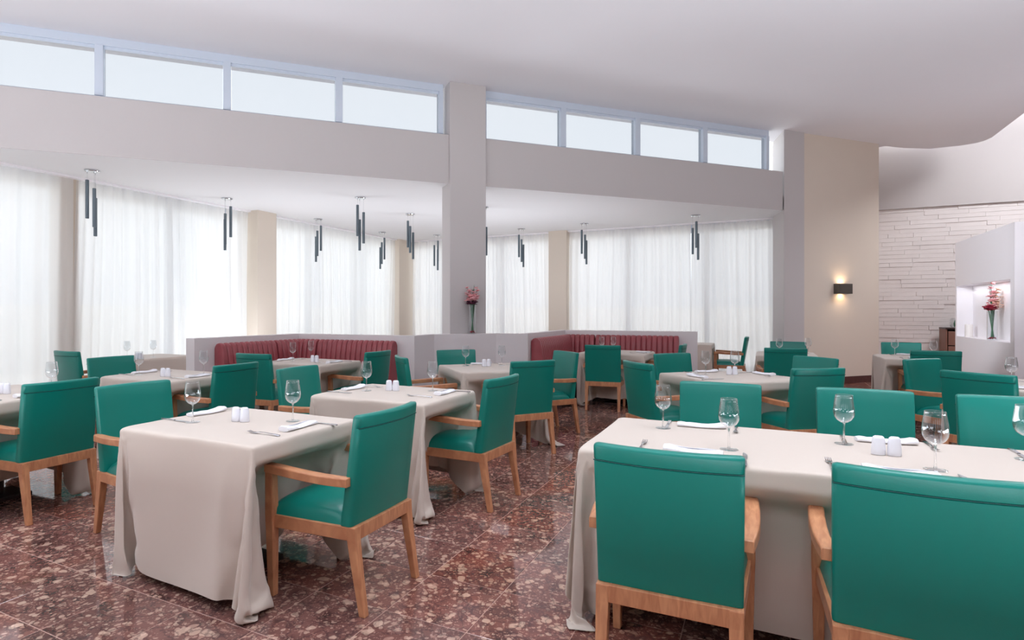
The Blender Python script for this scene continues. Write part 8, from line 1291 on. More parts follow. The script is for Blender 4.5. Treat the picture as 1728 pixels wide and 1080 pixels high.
0,1,-3,4,0,1,-2,7,0,0,0,0,0,-1,-3,-2,2,-4,-4,-4,-1,-1,2,-2,-3,-1,-1,0,-5,0,7,4,14,2,1,1,-1,-1,0,1,1,1,0,-1,0,0,2,2,6,2,0,3,-4,5,-4,1,0,-7,-2,2,0,-1,1,-1,
0,1,-1,-3,4,-1,2,-4,9,1,-1,-1,1,0,-2,-4,2,-7,-5,-2,-1,0,0,-2,0,-1,-1,0,0,0,11,-1,-22,5,3,3,1,2,0,-1,-1,0,2,1,1,0,-1,0,1,3,6,1,1,-1,1,0,0,-11,5,0,-1,1,0,
1,-2,1,0,0,-1,0,0,0,-3,10,-1,-1,1,-1,-2,-4,3,-8,-3,-1,-1,0,0,0,-1,-1,0,0,-1,1,6,1,1,-4,1,-1,0,3,3,3,2,1,-1,-2,-2,4,1,1,-1,-2,-2,7,5,-2,4,-15,12,-9,6,-3,
5,-2,0,1,0,1,0,-1,2,1,0,0,-2,-2,-4,6,3,-3,0,-4,2,-7,-1,0,0,-1,0,0,-1,-1,0,-1,0,1,1,-4,12,0,-6,4,-4,0,-1,1,2,2,3,0,2,0,-3,2,2,1,1,-1,-5,8,2,1,1,-6,8,-2,
-1,0,0,0,1,0,0,1,0,0,-1,0,1,0,1,-2,-3,0,2,-5,1,-5,-1,-1,-1,0,0,0,-2,0,0,-1,1,0,2,0,-2,-8,14,1,4,-1,-1,0,-4,-1,2,0,6,0,2,-1,-1,0,3,0,3,0,-7,9,0,2,1,-3,3,
0,0,0,1,-1,0,0,0,0,0,0,0,0,1,1,-3,-3,2,-4,1,-5,0,-2,0,1,-1,0,-1,2,-2,0,0,1,0,-3,4,1,-9,-10,9,-2,7,-4,0,2,-1,-4,0,-2,4,4,3,0,1,-3,5,-1,1,5,-6,5,2,-5,4,-1,
2,0,0,0,0,0,1,-1,1,-1,1,0,0,0,1,-3,-4,-4,-2,-1,1,-1,2,-1,-1,0,0,-1,-1,1,-1,0,0,0,4,-5,4,5,-10,-10,-1,-6,6,0,1,2,2,0,-1,-3,-1,2,2,2,2,-2,2,3,-2,6,-6,8,1,
-3,3,-1,1,0,-1,1,0,-1,0,-1,0,-1,1,-1,2,3,6,-10,-7,0,-3,-1,1,-1,0,0,-1,-1,1,-1,0,0,0,-1,0,-2,7,2,-12,0,3,-4,5,0,1,-1,0,-2,1,2,2,0,-1,1,-1,1,1,2,2,1,17,2,
-8,0,-2,-2,-2,0,-1,-1,-2,0,-1,-1,0,-1,-1,-2,-2,-1,3,12,-10,-2,0,1,1,-2,-1,-1,0,0,0,-1,0,-1,0,0,-1,-1,1,-6,1,9,0,-1,6,0,0,0,-10,-1,2,0,0,0,0,1,0,1,2,1,2,
2,2,-2,-4,0,-1,-2,2,1,-2,0,0,0,-1,0,0,-1,0,0,0,1,0,0,-1,1,6,0,0,0,0,0,0,-1,0,0,0,0,1,-1,0,0,0,-2,-3,2,-5,2,30,7,0,-2,-2,1,0,1,0,0,0,1,0,0,0,0,2,-1,0,5,
-13,-1,-1,1,2,-1,0,1,0,0,0,0,0,0,0,0,0,0,0,0,-2,0,8,-3,-1,-1,-1,0,0,-1,0,0,1,2,1,1,1,0,0,1,-1,0,-11,-4,-3,-35,-6,0,-3,2,10,1,0,0,0,0,0,1,0,0,0,-1,1,0,-2,
-3,-1,1,0,0,0,0,0,0,0,0,0,0,0,0,0,0,0,0,0,-1,1,4,-2,-1,0,0,0,0,1,0,0,-1,-2,-1,0,0,0,0,-1,0,0,0,1,-1,-1,-5,-1,5,1,0,0,0,0,0,1,0,-1,0,0,1,0,0,0,-1,0,-1,1,
0,0,0,0,0,0,0,0,0,0,0,0,0,0,0,0,0,-1,1,1,0,0,1,0,0,0,-1,0,0,0,-1,0,-1,0,0,-1,0,0,0,0,-1,1,0,-1,1,0,-1,0,0,0,0,1,-1,0,0,0,0,-1,0,0,1,1,0,0,0,0,0,0,0,0,0,
0,0,0,0,0,0,0,0,0,0,0,0,0,0,0,0,-1,0,0,0,1,0,0,-1,1,0,0,0,0,1,-1,0,0,0,0,0,0,-2,1,0,0,0,0,0,0,0,0,0,0,0,0,0,1,0,-1,0,0,1,0,0,0,0,0,0,0,0,0,0,0,0,0,0,0,
0,0,0,0,0,1,-1,0,0,0,0,0,0,0,0,1,-1,0,0,0,0,0,1,0,0,-1,0,0,0,0,-1,0,0,0,0,0,1,-1,0,0,0,0,1,0,-1,0,0,1,0,0,0,0,0,0,0,0,0,0,0,0,0,0,0,0,0,0,0,0,0,0,0,1,0,
0,0,0,-1,0,0,0,0,1,0,0,0,0,0,-1,0,0,1,0,0,0,-1,0,0,0,0,0,1,-1,0,0,0,0,1,-1,0,0,0,0,0,1,0,0,0,0,0,0,0,0,0,0,0,0,0,0,0,0,0,0,0,0,0,0,0,0,0,0,0,1,0,0,0,0,
0,0,0,0,-1,0,1,0,0,0,0,0,0,-1,0,0,0,0,1,-1,0,0,0,0,1,-1,0,0,0,1,0,-1,1,0,0,0,0,0,0,0,0,0,0,0,0,0,0,0,0,0,0,0,0,0,-1,1,1,1,0,0,0,-1,0,0,0,0,0,0,0,1,1,0,
0,0,0,1,0,0,0,0,0,0,0,-1,0,1,0,0,0,-1,0,0,0,0,-1,0,1,1,1,-1,1,-3,2,0,0,0,0,0,0,0,0,0,0,0,0,0,0,3,-2,-4,0,0,-1,2,1,2,2,1,1,1,1,0,1,0,0,0,0,0,0,0,-1,0,1,
-1,0,0,0,1,0,0,-1,0,1,-1,1,0,0,0,0,0,0,-1,1,0,0,0,3,-3,0,0,0,0,0,0,0,0,0,0,0,0,0,0,0,1,-2,-3,2,0,2,0,-1,0,-1,-1,0,-1,1,-1,1,1,-1,1,0,1,0,1,0,3,0,0,0,0,
-1,0,0,0,0,-1,2,-1,-1,1,0,0,0,-1,0,1,1,-1,0,1,0,0,0,0,0,0,0,0,0,0,0,0,0,0,0,1,2,-5,0,-2,3,-4,1,1,0,1,0,-1,1,-1,1,-1,0,0,0,1,-1,2,-1,1,-3,-1,0,0,0,1,0,0,
0,0,0,-1,0,2,-2,1,0,-2,-1,0,1,2,0,0,-2,3,-1,0,0,0,0,0,0,0,0,0,0,1,3,-2,-2,-8,2,5,1,-1,0,-1,-2,0,0,2,1,-1,0,0,0,0,0,-1,0,1,-2,2,1,-1,0,0,0,0,-1,0,0,1,0,
0,0,0,-1,0,-2,0,3,0,-3,3,1,2,-2,0,-1,1,0,1,0,0,-1,0,0,-1,0,-1,-1,-4,-1,-4,-12,10,8,-3,-1,5,-1,3,-1,0,-2,1,1,3,-1,0,-1,0,0,-1,0,1,0,-1,1,-1,0,1,0,0,0,0,
-1,0,0,0,0,0,1,1,-2,-2,1,-5,-3,6,-1,2,2,-1,-1,-1,-2,-1,-1,0,-1,-1,-1,-1,-1,-1,0,1,-7,-5,14,-5,12,2,-3,2,-2,1,0,1,-1,0,-1,1,1,1,0,0,1,-1,2,-2,0,0,0,0,-1,
0,0,0,0,0,0,-1,0,0,-1,0,-1,0,-3,-9,5,-13,-6,6,4,0,0,1,-1,0,-1,0,-1,0,-1,1,-1,1,0,0,3,-3,3,-1,3,0,5,3,1,1,1,0,0,0,0,-1,1,0,1,2,1,0,0,-2,1,0,-1,-3,0,0,0,
0,0,0,-1,0,0,0,0,0,-3,-3,-5,-5,4,-5,-5,-2,0,-2,0,0,0,1,-1,1,-1,1,-1,1,-1,1,0,0,0,1,-1,-1,2,1,0,2,4,7,2,2,2,0,0,1,0,-1,0,-1,0,1,0,2,0,1,0,1,-3,-1,0,0,0,
0,-1,1,-1,0,-2,-3,-3,-4,-4,-1,1,-3,-8,3,-2,-3,0,-1,2,-1,-1,1,0,0,0,0,0,0,0,0,0,0,0,4,-3,0,1,5,-1,-1,1,10,1,3,3,2,-1,1,0,0,0,-1,-1,1,-1,2,-1,1,0,-3,0,-1,
-1,-1,-1,0,-2,-1,-1,-3,-3,-4,-1,0,-1,-1,-5,-2,-1,-1,3,-3,-1,0,0,0,0,-1,1,0,0,0,0,0,-1,0,1,0,1,0,0,0,-1,5,1,-1,0,10,0,3,2,4,0,1,0,0,1,0,-1,0,-2,1,0,0,-7,
0,-1,0,-1,-1,-1,0,-2,-4,-2,-3,0,-1,-1,1,-4,-4,0,0,2,-5,-1,2,-2,1,0,0,0,0,-1,1,-1,1,0,0,0,0,-1,2,0,-1,1,0,2,2,0,-1,1,10,-1,2,1,4,2,2,0,0,0,0,0,0,-1,0,1,
-10,-1,1,-1,0,0,-1,-4,-3,-3,0,0,-1,-1,1,-3,-3,-3,1,-1,-2,0,0,0,0,0,0,0,0,0,0,0,0,0,-1,1,0,0,0,1,0,0,0,-1,2,2,2,0,-1,0,9,0,0,0,3,4,3,1,0,0,1,0,0,-1,9,-10,
0,-1,0,-1,-2,-5,-2,-2,2,-3,0,0,1,-2,-3,-3,0,-1,-1,-1,0,0,0,0,0,0,-1,1,-1,1,0,0,0,0,0,0,0,0,0,3,-2,0,-1,1,0,4,1,0,-1,1,7,1,0,0,0,4,2,4,2,0,0,-1,9,0,-11,
0,-1,-2,-3,-5,0,1,0,-3,1,-1,1,-1,-3,-3,-2,1,0,-2,-1,-1,1,0,0,0,0,0,0,0,0,-1,1,-1,1,0,0,0,0,1,1,0,0,-1,-1,4,-1,3,0,0,-1,2,7,0,0,-1,3,1,0,2,3,4,19,-1,-10,
-12,-2,-2,-1,1,-2,-3,-3,0,0,0,1,-1,-2,-3,-3,1,0,-2,-1,0,0,0,0,0,0,-1,1,0,0,0,0,0,0,0,0,0,0,-1,1,1,0,0,0,-1,1,2,2,1,-1,0,-1,2,8,-1,1,-3,6,0,0,-1,0,-5,7,
15,-17,0,0,-1,-6,-1,1,0,0,0,1,0,-2,-3,-3,0,0,-1,0,-2,1,0,-1,0,0,0,0,0,-1,1,-1,1,0,0,0,0,0,0,0,0,0,2,-1,-1,0,0,3,1,1,1,0,0,0,1,7,0,-2,-1,6,2,0,1,-5,2,18,
-16,0,-2,-2,-5,1,0,1,-1,1,0,-1,-3,-3,-1,0,0,0,-3,0,0,2,-2,0,-1,1,0,0,0,0,0,0,-1,1,0,-1,0,1,0,0,0,0,3,1,-5,1,1,2,3,0,0,-1,0,1,2,6,0,-4,7,1,3,0,-3,16,0,2,
-14,-8,-7,3,0,0,0,1,1,-2,-3,-2,-2,0,0,0,-1,-1,-1,0,0,1,0,0,0,-1,0,0,0,0,0,0,0,0,0,0,0,0,0,1,0,-1,2,3,-5,0,3,2,1,0,0,-1,0,1,2,6,9,-7,0,-2,2,18,0,0,-20,-7,
1,0,0,2,1,0,0,0,-3,-2,-2,-1,0,0,0,-1,-2,0,1,-2,2,-2,2,-1,0,-1,1,-1,1,0,0,0,-1,1,0,-1,0,1,0,0,0,-1,3,0,-1,0,3,2,-1,1,0,-1,0,1,3,-1,7,3,13,8,-7,5,-3,2,-11,
-14,-3,4,0,-1,0,1,-5,-1,-2,-2,1,0,-1,1,-2,-1,0,-1,1,1,-1,-1,1,0,0,0,0,0,-1,1,0,0,0,0,0,0,1,-1,1,1,-1,-2,3,-2,1,2,2,1,0,0,-1,0,1,3,-2,3,25,0,-1,3,-6,3,-1,
2,-6,-13,-3,0,3,-4,-4,-1,-1,-2,-1,0,-1,1,-1,-1,-1,1,0,0,-1,0,1,-1,0,0,0,0,0,0,0,-1,1,0,0,0,0,0,0,0,1,0,-1,1,0,-1,2,3,1,0,-1,1,-1,-1,1,23,4,-16,1,23,17,
-23,0,0,0,0,-3,-18,0,-6,2,-2,-1,-2,-2,1,-1,1,0,0,-3,0,0,-1,3,-1,0,-2,1,0,0,-1,1,0,0,0,0,0,0,0,0,0,0,1,-1,1,0,-1,0,2,-2,1,4,1,0,0,0,0,0,-2,22,-24,35,-1,
-23,5,40,-24,0,0,0,0,-5,8,-5,-20,-6,0,-3,0,0,0,0,0,0,-3,1,-1,2,-3,1,2,-2,0,0,0,0,0,-1,1,0,0,0,0,0,0,0,0,1,-1,0,3,-1,-2,0,1,-1,3,3,0,0,0,3,17,-7,6,33,-51,
8,19,0,-6,6,0,0,0,0,1,-2,-32,1,5,12,-10,-6,-1,1,0,0,0,-1,-2,1,2,-2,2,-2,0,-1,0,0,0,0,0,0,-1,1,0,0,0,0,0,1,0,2,-4,3,-2,0,1,-1,0,1,4,1,1,0,8,6,5,-9,-6,40,
-17,11,-5,-15,10,0,0,0,0,0,-31,17,13,6,-23,-4,-2,-3,-2,-1,0,-2,-2,0,2,-2,6,-5,0,8,-9,0,0,0,0,0,0,0,0,0,0,0,0,-1,1,1,1,2,-4,2,-1,-1,1,0,-1,5,1,0,6,8,-5,
19,-21,6,-10,33,-17,-5,4,8,
]),
}

def cloth_mesh(key):
    nx, ny, b = CLOTH[key]
    e_ = np.array(b, dtype=int).reshape(3, ny + 1, nx + 1)
    g = np.cumsum(np.cumsum(e_, axis=1), axis=2).transpose(1, 2, 0).reshape(-1, 3) / 1000.0
    g[:, 2] = np.maximum(g[:, 2] - 0.006, 0.003)
    L, W = DIM[key]
    on_top = (np.abs(g[:, 0]) <= L / 2) & (np.abs(g[:, 1]) <= W / 2) & (g[:, 2] > 0.725)
    g[:, 2] = np.where(on_top, 0.7525, g[:, 2])
    for ax, h in ((0, L / 2), (1, W / 2)):          # crisp rim, eased corner flares
        lf_ = g[:, 0] < 0
        k = np.where(lf_, 0.10 if key == 'A' else 0.35, 0.60) if ax == 0 else np.where(lf_, 0.10 if key == 'A' else 0.35, 0.5)
        d = np.abs(g[:, ax]) - h
        nd = np.where(d < 0.03, d * 0.25, 0.0075 + (d - 0.03) * k)
        g[:, ax] = np.where(d > 0, np.sign(g[:, ax]) * (h + nd), g[:, ax])
    f = [(j * (nx + 1) + i, j * (nx + 1) + i + 1, (j + 1) * (nx + 1) + i + 1, (j + 1) * (nx + 1) + i) for j in range(ny) for i in range(nx)]
    me = bpy.data.meshes.new('tablecloth'); me.from_pydata(g.tolist(), [], f)
    me.materials.append(M['cloth']); me.shade_smooth(); me.update()
    return me
DIM = {'A': (0.95, 0.74), 'B': (0.93, 0.86), 'C': (2.12, 0.84)}
CM = {k: cloth_mesh(k) for k in CLOTH}

def table(key, x, y, rz, phrase, sub=1):
    L, W = DIM[key]
    root = empty('dining_table', (x, y, 0), rz)
    tag(root, 'table under the cloth, ' + phrase, 'table', 'dining tables under cloths')
    obj('tabletop', MB().box(-L / 2 + .012, L / 2 - .012, -W / 2 + .012, W / 2 - .012, 0.712, 0.738), 'cab', root, bevel=0.004)
    if key == 'C':
        for sx_ in (-0.55, 0.55):
            obj('leg', MB().lathe([(0.001, 0.03), (0.04, 0.03), (0.04, 0.712), (0.001, 0.712)], 12, (sx_, 0.06)), 'cabdark', root, smooth=True, angle=40)
            obj('foot', MB().box(sx_ - 0.2, sx_ + 0.2, -0.14, 0.26, 0, 0.03), 'cabdark', root, bevel=0.005)
    else:
        obj('leg', MB().lathe([(0.001, 0.03), (0.04, 0.03), (0.04, 0.712), (0.001, 0.712)], 12), 'cabdark', root, smooth=True, angle=40)
        obj('foot', MB().box(-0.14, 0.14, -0.16, 0.16, 0, 0.03), 'cabdark', root, bevel=0.005)
    c = bpy.data.objects.new('tablecloth', CM[key]); COL.objects.link(c)
    c.location = (x, y, 0); c.rotation_euler = (0, 0, rz)
    s = c.modifiers.new('sub', 'SUBSURF'); s.levels = sub; s.render_levels = sub
    tag(c, 'beige floor-length cloth on ' + phrase, 'tablecloth', 'beige tablecloths')
    return root

TZ = 0.7535   # top of the cloth

# ------------------------------------------------------------------ glassware, cutlery, napkins, shakers
def make_glass():
    root = empty('wine_glass', (0, 0, 0)); root['category'] = 'glass'
    n = 28
    outer = [(0.004, 0.094), (0.016, 0.098), (0.030, 0.109), (0.0385, 0.124), (0.0415, 0.140), (0.0412, 0.157), (0.0385, 0.180), (0.0350, 0.203), (0.0328, 0.2180)]
    inner = [(0.0319, 0.2180), (0.0341, 0.203), (0.0376, 0.180), (0.0402, 0.157), (0.0405, 0.140), (0.0375, 0.125), (0.029, 0.1105), (0.015, 0.1005), (0.0008, 0.098)]
    bowl = MB(); bowl.lathe([(0.0008, 0.0935)] + outer + [(0.03235, 0.2186)] + inner, n)
    obj('bowl', bowl, 'glass', root, smooth=True)
    stem = MB().lathe([(0.0005, 0.0065), (0.0062, 0.0065), (0.0042, 0.018), (0.0034, 0.045), (0.0034, 0.075), (0.0044, 0.088), (0.0058, 0.0932), (0.0005, 0.0932)], 14)
    obj('stem', stem, 'solid_glass', root, smooth=True, angle=60)
    foot = MB().lathe([(0.0005, 0.0), (0.036, 0.0), (0.0372, 0.0012), (0.034, 0.0022), (0.015, 0.0040), (0.0005, 0.0062)], n)
    obj('foot', foot, 'glass', root, smooth=True, angle=60)
    return root
PROTO['glass'] = (make_glass(), False)

def make_shaker():
    o = obj('shaker', MB().lathe([(0.0005, 0), (0.0245, 0), (0.0262, 0.003), (0.0258, 0.02), (0.0236, 0.05), (0.0218, 0.066), (0.0195, 0.0735), (0.0135, 0.0775), (0.0005, 0.0785)], 20, sy=0.72), 'china', smooth=True)
    o['category'] = 'shaker'
    h = MB()
    for a, b in ((0, 0), (0.006, 0), (-0.006, 0)):
        h.lathe([(0.0003, 0.0782), (0.0011, 0.0783), (0.0011, 0.0790), (0.0003, 0.0790)], 6, (a, b))
    obj('pour_hole', h, 'cabdark', o)
    return o
PROTO['shaker'] = (make_shaker(), False)

def make_napkin():
    mbn = MB(); rings = []
    n = 14
    for i in range(n + 1):
        t = i / n; x = -0.115 + 0.23 * t
        w = 0.034 + 0.004 * math.sin(t * 5)
        h = 0.017 + 0.004 * math.sin(t * 7 + 1) + 0.010 * max(0, 1 - t * 5)
        y0 = 0.006 * math.sin(t * 3.4)
        if i in (0, n): w *= 0.9; h *= 0.85
        ring = []
        for k in range(14):
            a = 2 * math.pi * k / 14
            cy, sz = math.cos(a), math.sin(a)
            cy = math.copysign(abs(cy) ** 0.7, cy); sz = math.copysign(abs(sz) ** 0.8, sz)
            ring.append((x, y0 + w * cy, h / 2 + h / 2 * sz + 0.0015 * math.sin(k * 3 + t * 9) * (1 if sz > 0 else 0)))
        rings.append(ring)
    mbn.loft(rings)
    o = obj('napkin', mbn, 'napkin', smooth=True, angle=60)
    o['category'] = 'napkin'
    fl = MB()   # the folded-over flap along the roll
    fl.loft([[(-0.110 + 0.22 * i / 8, 0.030 - 0.003 * math.sin(i), 0.0125), (-0.110 + 0.22 * i / 8, 0.012, 0.0215 + 0.002 * math.sin(i * 1.3)), (-0.110 + 0.22 * i / 8, 0.012, 0.0185), (-0.110 + 0.22 * i / 8, 0.028, 0.0105)] for i in range(9)])
    obj('fold', fl, 'napkin', o, smooth=True, angle=50)
    return o
PROTO['napkin'] = (make_napkin(), False)

def make_fork():
    root = empty('fork', (0, 0, 0)); root['category'] = 'cutlery'
    hd = MB(); rings = []
    for y, w, z, t in ((-0.10, 0.006, 0.002, 0.002), (-0.095, 0.009, 0.003, 0.0025), (-0.06, 0.006, 0.006, 0.0025), (0.0, 0.0032, 0.009, 0.0022), (0.03, 0.0035, 0.008, 0.0022), (0.045, 0.009, 0.005, 0.002), (0.06, 0.0118, 0.0035, 0.0016)):
        rings.append([(-w, y, z), (w, y, z), (w * 0.8, y, z + t), (-w * 0.8, y, z + t)])
    hd.loft(rings); obj('handle', hd, 'steel', root, smooth=True, angle=50)
    for k in (-1.5, -0.5, 0.5, 1.5):
        tn = MB(); tn.loft([[(k * 0.0062 - w, y, z), (k * 0.0062 + w, y, z), (k * 0.0062 + w, y, z + 0.0016), (k * 0.0062 - w, y, z + 0.0016)] for y, w, z in ((0.059, 0.0019, 0.0035), (0.08, 0.0016, 0.0040), (0.10, 0.0011, 0.009))])
        obj('tine', tn, 'steel', root)
    return root
PROTO['fork'] = (make_fork(), False)
def make_knife():
    root = empty('knife', (0, 0, 0)); root['category'] = 'cutlery'
    h = MB(); h.loft([[(-w, y, z), (w, y, z), (w, y, z + t), (-w, y, z + t)] for y, w, z, t in ((-0.11, 0.006, 0.0, 0.004), (-0.10, 0.0085, 0.0, 0.0055), (-0.04, 0.0065, 0.0, 0.0055), (0.0, 0.0055, 0.0, 0.005))])
    obj('handle', h, 'steel', root, smooth=True, angle=40)
    b = MB(); b.loft([[(-0.007, y, z), (w - 0.007, y, z), (w - 0.007, y, z + 0.0012), (-0.007, y, z + 0.0022)] for y, w, z in ((0.0, 0.012, 0.0015), (0.02, 0.016, 0.0015), (0.08, 0.0165, 0.0015), (0.105, 0.010, 0.0015), (0.113, 0.003, 0.0015))])
    obj('blade', b, 'steel', root, smooth=True, angle=40)
    return root
PROTO['knife'] = (make_knife(), False)

def setting(edge, facing, phrase, glass=(0.15, 0.24), nap=(0.0, 0.10), nap_rot=0.0, fork=(-0.175, 0.15), knife=(0.185, 0.115), jig=0.0, items='gnfk'):
    """edge: middle of the table edge in front of the diner; facing: world angle the diner looks"""
    a = math.radians(facing); f = Vector((math.cos(a), math.sin(a), 0)); r = Vector((f.y, -f.x, 0))
    E0 = Vector((edge[0], edge[1], 0)); rz = a - math.pi / 2
    P = lambda q, z=TZ: E0 + r * q[0] + f * q[1] + Vector((0, 0, z))
    if 'g' in items: place('glass', P(glass), random.uniform(0, 3), 'wine glass, ' + phrase, 'wine glasses')
    if 'n' in items: place('napkin', P(nap), rz + nap_rot, 'rolled white napkin, ' + phrase, 'white rolled napkins')
    if 'f' in items: place('fork', P(fork), rz + random.uniform(-.06, .06), 'steel fork, ' + phrase, 'steel forks')
    if 'k' in items: place('knife', P(knife), rz + random.uniform(-.06, .06), 'steel knife, ' + phrase, 'steel knives')

def shakers(x, y, facing, phrase, sep=0.0275):
    a = math.radians(facing); d = Vector((math.cos(a), math.sin(a), 0))
    place('shaker', Vector((x, y, TZ)) - d * sep, a, 'left white shaker on ' + phrase, 'white porcelain shakers')
    place('shaker', Vector((x, y, TZ)) + d * sep, a + 0.25, 'right white shaker on ' + phrase, 'white porcelain shakers')

def gxy(u, v): p = gx(u, v); return (p.x, p.y)
gr_ = math.radians(GRID)

PH = {
 'T1': 'the front left two-seat table',
 'T2': 'the two-seat table just behind the front left one',
 'T3': 'the two-seat table before the left half-wall end',
 'T4': 'the table inside the left red booth',
 'T5': 'the angled four-seat table below the central pillar',
 'T6': 'the angled table behind the long front right one',
 'T7': 'the long front right table',
 'T8': 'the table inside the right red booth',
 'T9': 'the small bare table by the right curtains',
 'T10': 'the table in front of the wall lamp',
 'T11': 'the table before the white stone wall',
 'T12': 'the angled table at the right edge',
 'T13': 'the bright table against the left curtains',
 'T14': 'the table cut off by the left edge'}
def side(cu, cv, L, W):  # edge middles of a grid-aligned table
    return {'left': (gxy(cu - L / 2, cv), AU), 'right': (gxy(cu + L / 2, cv), AU + 180), 'near': (gxy(cu, cv - W / 2), AV), 'far': (gxy(cu, cv + W / 2), AV + 180)}

# front left
c = gxy(-2.455, 2.215); table('A', c[0], c[1], gr_, PH['T1'], sub=2)
S = side(-2.455, 2.215, 0.95, 0.74)
setting(*S['left'], 'left place of ' + PH['T1'], glass=(0.11, 0.23), nap=(-0.11, 0.07), fork=(-0.27, 0.12), knife=(0.12, 0.10))
setting(*S['right'], 'right place of ' + PH['T1'], glass=(0.16, 0.27), nap=(0.04, 0.115), nap_rot=0.05, fork=(-0.16, 0.15), knife=(0.17, 0.09))
shakers(*gxy(-2.49, 2.235), GRID + 10, PH['T1'])
chair(-0.335, 2.762, AU + 180, 'teal armchair at the right of the front left two-seat table, its back to the aisle')
chair(-2.11, 3.73, AU - 3, 'teal armchair at the left of the front left two-seat table, facing right')
# second
c = gxy(-2.385, 3.55); table('A', c[0], c[1], gr_, PH['T2'])
S = side(-2.385, 3.55, 0.95, 0.74)
setting(*S['left'], 'left place of ' + PH['T2'], glass=(-0.09 + 0.0, 0.07 + 0.0) if False else (0.02, 0.24), nap=(-0.02, 0.09))
setting(*S['right'], 'right place of ' + PH['T2'], glass=(0.20, 0.27), nap=(0.12, 0.12), fork=(-0.10, 0.2), knife=(0.26, 0.10))
shakers(*gxy(-2.45, 3.62), GRID + 10, PH['T2'])
chair(0.30, 4.09, AU + 180 - 4, 'teal armchair at the right of the second left table, beside the aisle')
chair(-1.37, 4.80, AU + 2, 'teal armchair at the left of the second left table, between two tables')
# third
c = gxy(-4.90, 3.58); table('A', c[0], c[1], gr_, PH['T3'])
S = side(-4.90, 3.58, 0.95, 0.74)
setting(*S['left'], 'left place of ' + PH['T3'])
setting(*S['right'], 'right place of ' + PH['T3'], glass=(0.20, 0.27))
shakers(-2.68, 5.27, GRID + 10, PH['T3'])
chair(-1.955, 5.10, AU + 180, 'teal armchair showing its back, right of the table before the left half-wall end')
chair(-3.56, 5.90, AU, 'teal armchair facing right, left of the table before the left half-wall end')
# left edge
c = gxy(-4.90, 2.20); table('A', c[0], c[1], gr_, PH['T14'])
S = side(-4.90, 2.20, 0.95, 0.74)
setting(*S['right'], 'right place of ' + PH['T14'], glass=(0.24, 0.24), nap=(0.05, 0.10))
setting(*S['left'], 'left place of ' + PH['T14'])
shakers(-3.28, 4.18, GRID + 10, PH['T14'])
chair(-2.63, 3.86, AU + 180 + 2, 'large dark teal armchair back at the left edge, overlapping the next chair')
# against the left curtains
c = gxy(-7.17, 4.86); table('A', c[0], c[1], math.radians(AV + 180), PH['T13'])
setting(gxy(-7.17, 4.86 - 0.475), AV, 'near place of ' + PH['T13'], items='nfk')
place('glass', (-4.18, 7.28, TZ), 0.3, 'clear wine glass left of the shakers on ' + PH['T13'], 'wine glasses')
place('glass', (-3.98, 7.52, TZ), 0.3, 'clear wine glass right of the shakers on ' + PH['T13'], 'wine glasses')
shakers(-4.00, 7.22, GRID + 10, PH['T13'])
chair(-4.57, 6.71, AV, 'pale-lit teal armchair standing closest to the left curtains')
# left booth
c = gxy(-4.76, 5.30); table('A', c[0], c[1], gr_, PH['T4'])
S = side(-4.76, 5.30, 0.95, 0.74)
setting(*S['left'], 'left place of ' + PH['T4'], glass=(0.05, 0.26))
setting(*S['right'], 'right place of ' + PH['T4'], items='nfk')
place('glass', (-1.90, 7.33, TZ), 0.3, 'clear wine glass behind the shakers on ' + PH['T4'], 'wine glasses')
shakers(-1.72, 6.80, GRID + 10, PH['T4'])
chair(-0.945, 6.70, AU + 180, 'teal armchair closing the right side of the left red booth')
chair(-2.27, 6.30, AV + 4, 'teal armchair closing the near side of the left red booth')

def rot_table(key, cx_, cy_, ang, who, L=0.93, W=0.86):
    a = math.radians(ang); A_ = Vector((math.cos(a), math.sin(a), 0)); B_ = Vector((-A_.y, A_.x, 0)); C_ = Vector((cx_, cy_, 0))
    table('B', cx_, cy_, a, PH[key])
    return {'left': ((C_ - A_ * L / 2)[:2], ang), 'right': ((C_ + A_ * L / 2)[:2], ang + 180), 'near': ((C_ - B_ * W / 2)[:2], ang + 90), 'far': ((C_ + B_ * W / 2)[:2], ang + 270)}
# below the central pillar
S = rot_table('T5', 0.31, 6.18, R0, None)
setting(*S['far'], 'far place of ' + PH['T5'], glass=(0.22, 0.22))
setting(*S['right'], 'right place of ' + PH['T5'], glass=(0.12, 0.30))
shakers(0.26, 6.25, R0, PH['T5'])
chair(0.67, 5.41, R0 + 98, 'dark teal armchair back on the near side of the table below the central pillar')
chair(-0.64, 5.93, R0, 'pale-lit teal armchair left of the table below the central pillar, facing right')
chair(-0.08, 6.94, R0 + 270, 'teal armchair facing the camera below the flower vase on the half-wall')
chair(1.20, 6.64, R0 + 185, 'teal armchair facing left, right of the table below the central pillar')
# angled table right of the aisle
S = rot_table('T6', 2.46, 5.34, R0 - 1, None)
setting(*S['far'], 'far place of ' + PH['T6'], glass=(0.14, 0.26))
setting(*S['right'], 'right place of ' + PH['T6'], glass=(0.14, 0.30))
setting(*S['left'], 'left place of ' + PH['T6'], items='nk')
shakers(2.51, 5.43, R0 - 15, PH['T6'])
chair(1.56, 5.26, R0 - 4, 'pale-lit teal armchair beside the aisle, left of the angled right-hand table')
chair(2.27, 6.36, R0 + 270 + 3, 'teal armchair facing the camera on the far side of the angled right-hand table')
chair(3.55, 5.84, R0 + 183, 'teal armchair facing left, right of the angled right-hand table')
chair(2.88, 4.69, R0 + 82, 'dark teal armchair back on the near side of the angled right-hand table')
